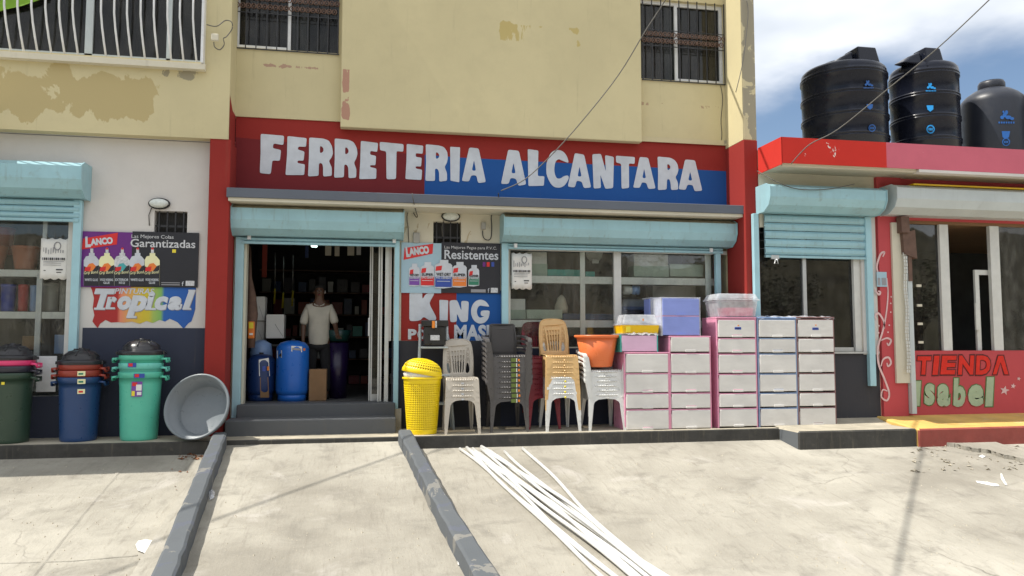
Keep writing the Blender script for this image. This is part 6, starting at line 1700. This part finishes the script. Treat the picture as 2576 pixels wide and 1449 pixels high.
# ---------------- window goods, centre window
def wgood(name, lab, cat, x0, y0, x1, y1, Y, dep, mat, m2=None, split=.5):
    u0, v0, u1, v1 = 1247.7+x0*.2592, 496.4+y0*.2592, 1247.7+x1*.2592, 496.4+y1*.2592
    t, a, c, z0, z1 = boxt(name, lab, cat, u0, v0, u1, v1, Y-.10, dep, X_[mat])
    Y -= .10
    if m2: MB().box(a-.004, c+.004, Y-.004, Y+dep*.9, z0-.002, z0+(z1-z0)*split).build('lower_half', X_[m2], t)
    return t, a, c, z0, z1
X_['sage'] = M('sage_green_card', (.42,.50,.42), .7, .08, 5, 0)
wgood('appliance_box', 'white and green appliance box on the upper shelf behind the paper notice', 'box', 300, 530, 495, 760, .35, .3, 'paper', 'sage')
t, a, c, z0, z1 = wgood('appliance_box', 'white and green box with two white lamps on the upper right shelf', 'box', 1340, 550, 1672, 770, .35, .3, 'paper', 'sage', .47)
for f in (.24, .60): MB().box(a+(c-a)*f, a+(c-a)*(f+.18), .33, .345, z0+.04, z0+.09).build('white_square', X_['paper'], t, bevel=.012)
wgood('display_case', 'dim glass fronted case at the right end of the upper shelf', 'box', 1690, 650, 2015, 770, .35, .3, 'sage')
wgood('appliance_box', 'white topped box on the lower shelf at the left rail', 'box', 140, 985, 285, 1180, .35, .3, 'paper', 'sage', .45)
wgood('appliance_box', 'long low green box on the lower shelf beside the white topped one', 'box', 298, 1090, 645, 1180, .35, .3, 'sage')
wgood('appliance_box', 'grey crate on the middle right shelf behind the spool', 'box', 1520, 860, 1940, 1000, .6, .3, 'p_greybox')
wgood('appliance_box', 'long pale box low in the right half of the wide window', 'box', 1235, 990, 1560, 1090, .5, .3, 'p_grey', 'p_bluebin', .3)
t, a, c, z0, z1 = wgood('fan_guard', 'round white fan head on the upper shelf left of the mullion', 'fan', 935, 600, 1000, 640, .5, .06, 'p_whitep')
b = MB(); m = Matrix.Translation((( a+c)/2, .5, z1+.10)) @ Matrix.Rotation(R(90),4,'X')
b.lathe([(.0,0),(.10,0),(.135,.02),(.14,.035)], (0,0,0), 28).xform(m); b.build('guard', X_['alu'], t)
p = at(1588, 730, .28)
o = thing('thread_spool', 'white and blue spool hanging in the right half of the wide window', 'spool', tuple(p))
m = Matrix.Translation(p) @ Matrix.Rotation(R(90),4,'Y')
MB().lathe([(0,-.13),(.07,-.13),(.07,-.03),(.06,.0)], (0,0,0), 20).xform(m).build('white_half', X_['paper'], o); MB().lathe([(.06,.001),(.075,.03),(.075,.12),(0,.12)], (0,0,0), 20).xform(m).build('blue_half', X_['p_lblue'], o)
p = at(1412, 765, .5); o = thing('lantern', 'cream lantern shaped item under the upper shelf, left pane', 'lantern', tuple(p))
MB().lathe([(0,-.14),(.10,-.14),(.11,-.05),(.06,.1),(.02,.14),(0,.15)], tuple(p), 20).build('shade', X_['cream'], o)
X_['tealplas'] = X_['p_teal']
wgood('packet_row', 'row of glossy turquoise packets on the upper shelf', 'packets', 500, 700, 820, 765, .42, .12, 'p_teal')
wgood('packet_row', 'small turquoise packet heap right of the thin upright', 'packets', 868, 720, 960, 770, .42, .12, 'p_teal')
wgood('packet_row', 'dim blue packets lying on the lower shelf', 'packets', 650, 1130, 1150, 1185, .45, .12, 'p_bluebin')
# paper notices on the windows
def notice(lab, u0, v0, u1, v1, Y, wav=.01):
    x0, x1, z1, z0 = AX(u0,Y,v0), AX(u1,Y,v0), AZ(v0,Y,u0), AZ(v1,Y,u0)
    t = thing('paper_notice', lab, 'notice', ((x0+x1)/2, Y, z0))
    n = 10; b = MB()
    vs_ = [(x0+(x1-x0)*i/n, Y - wav*math.sin(i*1.1)*.5 - .004, z0+(z1-z0)*k/6 + (.012*math.sin(i*2.0) if k in (0,6) else 0)) for k in range(7) for i in range(n+1)]
    b.add(vs_, [(k*(n+1)+i, k*(n+1)+i+1, (k+1)*(n+1)+i+1, (k+1)*(n+1)+i) for k in range(6) for i in range(n)], True); b.build('sheet', X_['paper'], t, solid=.001)
    W, H = x1-x0, z1-z0; Yf = Y-.014
    def pr(a, b0, c, d, m='inkgrey'): MB().box(x0+W*a, x0+W*c, Yf, Yf+.001, z0+H*b0, z0+H*d).build('print', X_[m], t)
    rr = random.Random(int(u0))
    for k in range(9): pr(.10+.09*k+rr.uniform(-.01,.01), .66+rr.uniform(-.05,.02), .13+.09*k, .74+rr.uniform(-.03,.06))
    b = MB(); cxn, czn = x0+W*.62, z0+H*.82
    b.tube([(cxn+W*.12*math.cos(a*math.pi/8), Yf, czn+W*.16*math.sin(a*math.pi/8)) for a in range(17)], .006, 4); b.build('print', X_['inkgrey'], t)
    for k in range(12): pr(.07+.072*k, .47, .12+.072*k, .53, 'ink' if k % 3 else 'inkgrey')
    for z in (.43, .39, .34): pr(.12, z, .88-.1*(z < .4), z+.012)
    pr(.60, .22, .85, .25, 'ink'); pr(.62, .16, .80, .18, 'ink'); pr(.15, .20, .22, .22, 'ink')
    return t
notice('taped paper notice at the left end of the wide centre window', 1286.6, 637, 1338, 727, -.01)
notice('taped paper notice on the left shop window beside the aqua rail', 104, 600, 172, 702, -.24)
# ---------------- window goods, left window
def lgood(name, lab, cat, u0, v0, u1, v1, Y, mat, r2=None):
    cx, r = cyl(u0, u1, Y, v0); z1, z0 = AZ(v0,Y,u0), AZ(v1,Y,u0)
    t = thing(name, lab, cat, (cx, Y, z0))
    rb = r*(r2 or 1)
    MB().lathe([(0,0),(rb,0),(rb*1.01,.01),(r*.97,(z1-z0)*.88),(r*1.03,(z1-z0)*.89),(r*1.03,z1-z0),(r*.9,z1-z0-.004)], (cx,Y,z0), 28).build('body', X_[mat], t)
    return t
lgood('flower_pot', 'terracotta pot in the left window, right one on the top shelf', 'flower pot', 28, 620, 103, 678, .14, 'p_terra', .72)
lgood('flower_pot', 'terracotta pot cut by the photo edge, left one on the top shelf', 'flower pot', -52, 618, 22, 678, .14, 'p_terra', .72)
lgood('flower_pot', 'dim dark red pot stacked behind the terracotta pots', 'flower pot', -20, 573, 40, 640, .35, 'p_redbin', .8)
lgood('jug', 'royal blue jug on the middle shelf of the left window', 'jug', 2, 715, 42, 783, .1, 'p_bblue', .9)
lgood('jug', 'red jug on the middle shelf between two blue ones', 'jug', 46, 716, 74, 783, .1, 'p_red', .9)
lgood('jug', 'light blue jug on the middle shelf behind the upright', 'jug', 76, 718, 100, 783, .12, 'p_lblue', .9)
lgood('jug', 'grey white canister on the middle shelf right of the upright', 'canister', 108, 712, 150, 783, .1, 'p_greybox', .92)
lgood('jug', 'grey white canister at the right end of the middle shelf', 'canister', 150, 708, 178, 783, .14, 'p_greybox', .92)
t, *_r = boxt('blue_carton', 'pale blue carton low in the left window behind the middle bins', 'carton', 136, 842, 166, 890, .1, .2, X_['p_lblue'])
t, *_r = boxt('yellow_sack', 'dim yellowish sack low in the left window', 'sack', 55, 845, 90, 880, .1, .2, X_['carton'])
# goods in the neighbour's open window
t, *_r = boxt('rolled_cloth', 'pale rolls lying on the sill of the right shop window', 'rolls', 2292, 866, 2316, 881, YN+.12, .12, X_['white'])
t, *_r = boxt('hanging_clothes', 'dim yellow garment hanging in the window at the right photo edge', 'garment', 2540, 770, 2600, 850, .3, .05, X_['carton'])
t, *_r = boxt('hanging_clothes', 'dim dark red garment low in the window at the right photo edge', 'garment', 2545, 830, 2600, 870, .5, .05, X_['p_maroon'])

# ================================================================== THE MAN IN THE DOORWAY
def man():
    Yp = .95
    base_ = at(804, 1000, Yp); cxp = AX(803, Yp, 800)
    fz = FZ
    top = AZ(716, Yp, 803); Hh = top - fz
    u = Hh/7.5
    root = thing('person', 'man in an off white polo shirt and dark trousers standing in the shop doorway', 'person', (cxp, Yp, fz))
    def skin(name, verts, edges, mat, parent, lv=2, rootv=0):
        me = bpy.data.meshes.new(name); me.from_pydata([v[:3] for v in verts], edges, [])
        o = link(name, me, X_[mat], parent, loc=(cxp, Yp, fz))
        sk = o.modifiers.new('skin', 'SKIN'); sk.use_smooth_shade = True
        layer = me.skin_vertices[0] if len(me.skin_vertices) else None
        for i, v in enumerate(verts):
            d = layer.data[i]; d.radius = (v[3], v[4] if len(v) > 4 else v[3]); d.use_root = (i == rootv)
        sd = o.modifiers.new('subsurf', 'SUBSURF'); sd.levels = lv; sd.render_levels = lv
        return o
    # skin modifier layer needs creating through the modifier: use bmesh layer
    def skin2(name, verts, edges, mat, parent, lv=2, rootv=0):
        bm = bmesh.new(); lay = bm.verts.layers.skin.verify(); vv = []
        for i, v in enumerate(verts):
            q = bm.verts.new(v[:3]); q[lay].radius = (v[3], v[4] if len(v) > 4 else v[3]); q[lay].use_root = (i == rootv); vv.append(q)
        for a, c in edges: bm.edges.new((vv[a], vv[c]))
        me = bpy.data.meshes.new(name); bm.to_mesh(me); bm.free()
        o = link(name, me, X_[mat], parent, loc=(cxp, Yp, fz))
        sk = o.modifiers.new('skin', 'SKIN'); sk.use_smooth_shade = True
        sd = o.modifiers.new('subsurf', 'SUBSURF'); sd.levels = lv; sd.render_levels = lv
        return o
    H = Hh
    # body: pelvis, legs, spine, neck, head, arms, hands with fingers
    V = [(0,0,H*.52,.13,.10), (0,0,H*.62,.13,.10), (0,0,H*.74,.15,.10), (0,.0,H*.82,.08,.07), (0,-.01,H*.865,.062,.062), (0,-.02,H*.905,.072,.082), (0,-.02,H*.95,.084,.100), (0,-.01,H*.985,.055,.066),
         (-.10,0,H*.49,.085,.085), (-.11,-.01,H*.28,.055,.06), (-.12,.0,H*.05,.038,.04), (-.12,-.13,H*.018,.035,.025),
         (.10,0,H*.49,.085,.085), (.11,-.01,H*.28,.055,.06), (.12,.0,H*.05,.038,.04), (.13,-.13,H*.018,.035,.025),
         (-.19,0,H*.80,.055,.055), (-.235,.01,H*.635,.042,.042), (-.232,-.05,H*.50,.030,.030), (-.228,-.07,H*.465,.034,.018),
         (.19,0,H*.80,.055,.055), (.245,-.02,H*.64,.042,.042), (.285,-.16,H*.555,.030,.030), (.30,-.21,H*.54,.034,.018)]
    E_ = [(0,1),(1,2),(2,3),(3,4),(4,5),(5,6),(6,7),(0,8),(8,9),(9,10),(10,11),(0,12),(12,13),(13,14),(14,15),(3,16),(16,17),(17,18),(18,19),(3,20),(20,21),(21,22),(22,23)]
    n0 = len(V)
    for s, hv, dirv in ((-1, 19, Vector((-.02,-.25,-1))), (1, 23, Vector((.2,-1,-.25)))):
        hb = Vector(V[hv][:3]); dirv = dirv.normalized(); side = Vector((0,1,0)) if s < 0 else Vector((1,.2,0)).normalized()
        for k in range(4):
            a = hb + side*(.021*(k-1.5)); L = (.062,.072,.068,.052)[k]
            i = len(V); V.append((*(a + dirv*.03), .0095)); V.append((*(a + dirv*(.03+L*.5)), .0085)); V.append((*(a + dirv*(.03+L) + Vector((0,-.012,-.012))), .0075))
            E_ += [(hv, i), (i, i+1), (i+1, i+2)]
        i = len(V); th = side*(-.036) if s < 0 else side*(-.036)
        V.append((*(hb + th + dirv*.005), .010)); V.append((*(hb + th*1.35 + dirv*.04), .0085)); E_ += [(hv, i), (i, i+1)]
    body = skin2('body', V, E_, 'skin', root)
    # face details
    hz = H*.935; fy_ = -.02-.094
    for s in (-1, 1):
        MB().lathe([(0,-.010),(.009,-.005),(.010,0),(.009,.005),(0,.010)], (cxp+s*.027, Yp+fy_+.012, fz+hz+.006), 12).build('eye', X_['eye'], body, origin=(cxp, Yp, fz))
        MB().tube([(cxp+s*.012,Yp+fy_+.004,fz+hz+.026),(cxp+s*.045,Yp+fy_+.014,fz+hz+.026)], .005, 5).build('eyebrow', X_['hair'], body, origin=(cxp, Yp, fz))
        MB().lathe([(0,-.03),(.012,-.02),(.014,0),(.011,.02),(0,.03)], (cxp+s*.077, Yp-.01, fz+hz-.005), 10).build('ear', X_['skin'], body, origin=(cxp, Yp, fz))
    MB().tube([(cxp,Yp+fy_+.006,fz+hz+.012),(cxp,Yp+fy_-.014,fz+hz-.022),(cxp,Yp+fy_+.004,fz+hz-.030)], [.007,.013,.008], 8).build('nose', X_['skin'], body, origin=(cxp, Yp, fz))
    MB().tube([(cxp-.024,Yp+fy_+.014,fz+hz-.052),(cxp,Yp+fy_+.004,fz+hz-.050),(cxp+.024,Yp+fy_+.014,fz+hz-.052)], .006, 6).build('mouth', X_['p_maroon'], body, origin=(cxp, Yp, fz))
    MB().lathe([(.083,.0),(.082,.028),(.066,.055),(.035,.072),(0,.078)], (cxp, Yp+.008, fz+H*.958), 24, sy=1.18).build('hair', X_['hair'], root)
    # polo shirt
    S = [(0,0,H*.47,.165,.125), (0,-.012,H*.56,.172,.14), (0,-.005,H*.66,.172,.13), (0,0,H*.745,.185,.12), (0,0,H*.815,.085,.075), (0,0,H*.838,.064,.06),
         (-.165,0,H*.795,.082,.075), (-.222,.0,H*.69,.080,.07), (-.238,-.005,H*.64,.078,.07), (.165,0,H*.795,.082,.075), (.222,-.01,H*.695,.080,.07), (.245,-.025,H*.65,.078,.07)]
    skin2('polo_shirt', S, [(0,1),(1,2),(2,3),(3,4),(4,5),(3,6),(6,7),(7,8),(3,9),(9,10),(10,11)], 'shirt', root, rootv=1)
    b = MB(); nz_ = fz+H*.835
    for s in (-1, 1): b.add([(cxp+s*.005,Yp-.085,nz_-.05),(cxp+s*.075,Yp-.085,nz_-.03),(cxp+s*.085,Yp-.03,nz_+.03),(cxp+s*.06,Yp-.045,nz_+.035)], [(0,1,2,3)])
    b.build('collar', X_['shirt'], root, solid=.006)
    for k in range(3): MB().lathe([(0,-.004),(.006,0),(0,.004)], (cxp, Yp-.118-.004*k, nz_-.07-.05*k), 8).build('button', X_['inkgrey'], root)
    T = [(0,0,H*.50,.142,.11), (-.095,0,H*.45,.095,.10), (-.11,-.01,H*.27,.075,.08), (-.12,.01,H*.05,.066,.07), (.095,0,H*.45,.095,.10), (.11,-.01,H*.27,.075,.08), (.12,.01,H*.05,.066,.07)]
    skin2('trousers', T, [(0,1),(1,2),(2,3),(0,4),(4,5),(5,6)], 'trousers', root)
    for s in (-1, 1):
        MB().lathe([(0,0),(.052,0),(.055,.03),(.045,.06),(.03,.075)], (0,0,0), 20, sy=2.3).xform(Matrix.Translation((cxp+s*.125, Yp-.06, fz+.001))).build('shoe', X_['p_black'], root)
    MB().tube([(cxp+.082,Yp-.02,fz+hz+.02),(cxp+.086,Yp-.03,fz+hz),(cxp+.084,Yp-.035,fz+hz-.025)], .004, 6).build('earpiece', X_['paper'], root)
man()

# ================================================================== LITTER
def crumple(name, lab, cat, pts, mat, z=.02, th=.004, seed=1, side='g'):
    rr = random.Random(seed)
    P3 = [gside(*p) for p in pts]
    if side == 'drive':
        for p in P3: p.z += .105
    cxn = sum((p for p in P3), Vector())/len(P3)
    b = MB(); n = len(P3); vs_ = [cxn + Vector((0,0,z+.02))]
    ring1 = [cxn.lerp(p, .55) + Vector((0,0,z*rr.uniform(.4,1.6))) for p in P3]; ring2 = [p + Vector((0,0,rr.uniform(.004, z))) for p in P3]
    vs_ += ring1 + ring2
    fs = [(0, 1+i, 1+(i+1)%n) for i in range(n)] + [(1+i, 1+n+i, 1+n+(i+1)%n, 1+(i+1)%n) for i in range(n)]
    b.add(vs_, fs); o = b.build(name, X_[mat], None, origin=tuple(cxn), solid=th)
    return tag(o, lab, cat)
crumple('paper_litter', 'torn white foam plate on the left slab beside the driveway strip', 'litter', [(341,1375),(348,1364),(368,1361),(392,1363),(408,1372),(396,1376),(382,1376),(398,1382),(408,1388),(390,1393),(365,1396),(346,1388)], 'paper', .02, seed=3)
crumple('paper_litter', 'white paper scrap at the bottom edge beside the right strip', 'litter', [(1149,1434),(1158,1428),(1172,1429),(1181,1437),(1180,1452),(1152,1456)], 'paper', .02, seed=4, side='drive')
crumple('plastic_litter', 'crumpled clear wrapper at the foot of the left strip', 'litter', [(522,1268),(532,1258),(540,1270),(538,1285),(526,1290)], 'clear', .03, seed=5, side='drive')
crumple('green_scrap', 'small bright green scrap left of the right strip', 'litter', [(1146,1398),(1152,1393),(1160,1397),(1157,1404),(1149,1404)], 'outgreen', .01, seed=6, side='drive')
crumple('paper_litter', 'thin white strip lying flat near the right photo edge', 'litter', [(2455,1211),(2470,1212),(2510,1219),(2514,1224),(2500,1224),(2458,1215)], 'paper', .006, seed=8)
crumple('paper_litter', 'short upright white strip near the right photo edge', 'litter', [(2517,1192),(2521,1194),(2524,1204),(2530,1213),(2534,1222),(2528,1221),(2518,1206)], 'paper', .012, seed=9)
crumple('paper_litter', 'tiny white scrap at the foot of the red kerb', 'litter', [(2462,1149),(2472,1146),(2480,1149),(2472,1153)], 'paper', .01, seed=10)
def leaf_patch(name, lab, u0, v0, u1, v1, n, seed, mat='leaf', size=.03):
    rr = random.Random(seed); b = MB()
    for i in range(n):
        p = gside(rr.uniform(u0, u1), rr.uniform(v0, v1)); a = rr.uniform(0, 6.28); s = size*rr.uniform(.4, 1.2); c_, s_ = math.cos(a)*s, math.sin(a)*s
        h = rr.uniform(.004, .03)
        b.add([p+Vector((-c_,-s_,.003)), p+Vector((s_*.5,-c_*.5,h)), p+Vector((c_,s_,.006)), p+Vector((-s_*.5,c_*.5,h*.6))], [(0,1,2),(0,2,3)])
    o = b.build(name, X_[mat], None, fixn=False); return tag(o, lab, 'leaves', kind='stuff')
leaf_patch('fallen_leaves', 'dry brown leaves gathered under the kerb beside the left strip', 450, 1138, 512, 1158, 60, 1)
leaf_patch('fallen_leaves', 'sparse brown crumbs along the left side of the left strip', 430, 1180, 500, 1240, 12, 2, size=.02)
leaf_patch('fallen_leaves', 'sparse brown crumbs and leaves left of the strip lower down', 390, 1300, 460, 1440, 16, 3, size=.02)
leaf_patch('rubble', 'pebbles and rubble at the broken edge right of the black kerb', 2290, 1118, 2570, 1190, 90, 4, 'walk', .035)
def pebbles(name, lab, n, seed):
    rr = random.Random(seed); b = MB()
    for i in range(n):
        u, v = rr.uniform(0, 2576), 1140 + 310*rr.random()**.8
        p = gside(u, v); dz = .105 if (-1.7 + .02 < p.x < .6) else 0
        s = rr.choice((.004,.006,.008,.012))*rr.uniform(.7,1.3)
        q = p + Vector((0,0,dz))
        b.add([q+Vector((-s,0,-.002)), q+Vector((0,-s,-.002)), q+Vector((s,0,-.002)), q+Vector((0,s,-.002)), q+Vector((s*.1,0,s*.9))], [(0,1,4),(1,2,4),(2,3,4),(3,0,4)])
    o = b.build(name, X_['walk'], None, fixn=False); return tag(o, lab, 'gravel', kind='stuff')
pebbles('grit', 'scattered grit and small stones on the concrete forecourt', 900, 12)
# dense trees across the street, mirrored in the shop glass
rr = random.Random(21); b = MB()
for k in range(13):
    cx_, cy_ = -32 + k*5.2 + rr.uniform(-1.5,1.5), -31 + rr.uniform(-4,4)
    tips = []
    b.tube([(cx_,cy_,-1.3),(cx_+.2,cy_,1.0),(cx_,cy_,3.0)], [.26,.2,.13], 7, mi=1)
    for j in range(16):
        a, l = rr.uniform(0,6.28), rr.uniform(1.6,3.6); z0 = rr.uniform(1.2,3.2)
        p0 = Vector((cx_, cy_, z0)); p2_ = p0 + Vector((math.cos(a)*l*.8, math.sin(a)*l*.8, l*rr.uniform(.5,1.1)))
        pm = p0.lerp(p2_, .5) + Vector((rr.uniform(-.3,.3), rr.uniform(-.3,.3), .25)); b.tube([p0, pm, p2_], [.07,.045,.015], 5, mi=1)
        for q in range(5):
            s0 = pm.lerp(p2_, q/5); s1 = s0 + Vector((rr.uniform(-.9,.9), rr.uniform(-.9,.9), rr.uniform(-.1,.9))); b.tube([s0, s1], [.02,.008], 4, mi=1); tips += [s0.lerp(s1, t) for t in (.4,.6,.8,1)]
    for t in tips:
        for _ in range(4):
            p = t + Vector((rr.gauss(0,.22), rr.gauss(0,.22), rr.gauss(0,.22))); s = rr.uniform(.05,.13)
            n1 = Vector((rr.uniform(-1,1),rr.uniform(-1,1),rr.uniform(-1,1))).normalized(); n2 = n1.orthogonal().normalized()
            b.add([p-n1*s, p-n2*s*.6, p+n1*s, p+n2*s*.6], [(0,1,2,3)])
tag(b.build('tree_belt', [X_['foliage'], X_['bark']], None, fixn=False), 'belt of leafy trees across the street, mirrored in the shop glass', 'trees', kind='stuff')

rr = random.Random(33); b = MB(); n = 60  # unseen bank added behind the trees to keep low sky out of window reflections
for j in range(4):
    for i in range(n+1):
        x = -110 + 220*i/n; h_ = (0, 5, 10, 13)[j] * (1 + .16*math.sin(x*.11+1) + .07*math.sin(x*.37))
        b.v.append((x, -44 - 7*j, -1.4 + h_ + rr.uniform(-.3,.3)))
for j in range(3):
    for i in range(n): b.f.append([j*(n+1)+i, j*(n+1)+i+1, (j+1)*(n+1)+i+1, (j+1)*(n+1)+i]); b.sm.append(True); b.mi.append(0)
tag(b.build('sky_screen_bank', X_['sky_screen'], None), kind='structure')
def line_above(uv0, uv1, h, lab):
    a, c = gside(*uv0), gside(*uv1); off = -SUN_DIR*(h/abs(SUN_DIR.z)); d = c - a
    P3 = [a - d*1.2 + off, a + off - Vector((0,0,.1)), c + off - Vector((0,0,.1)), c + d*1.2 + off]
    tag(MB().tube(catm([tuple(p) for p in P3], 8), .018, 6).build('overhead_line', X_['iron'], None), lab, 'cable')
line_above((560,1340), (1010,1170), 7.5, 'overhead power line above the frame, its faint shadow crossing the driveway')
line_above((2330,1135), (2272,1440), 7.5, 'overhead power line above the frame, its faint shadow crossing the right forecourt')
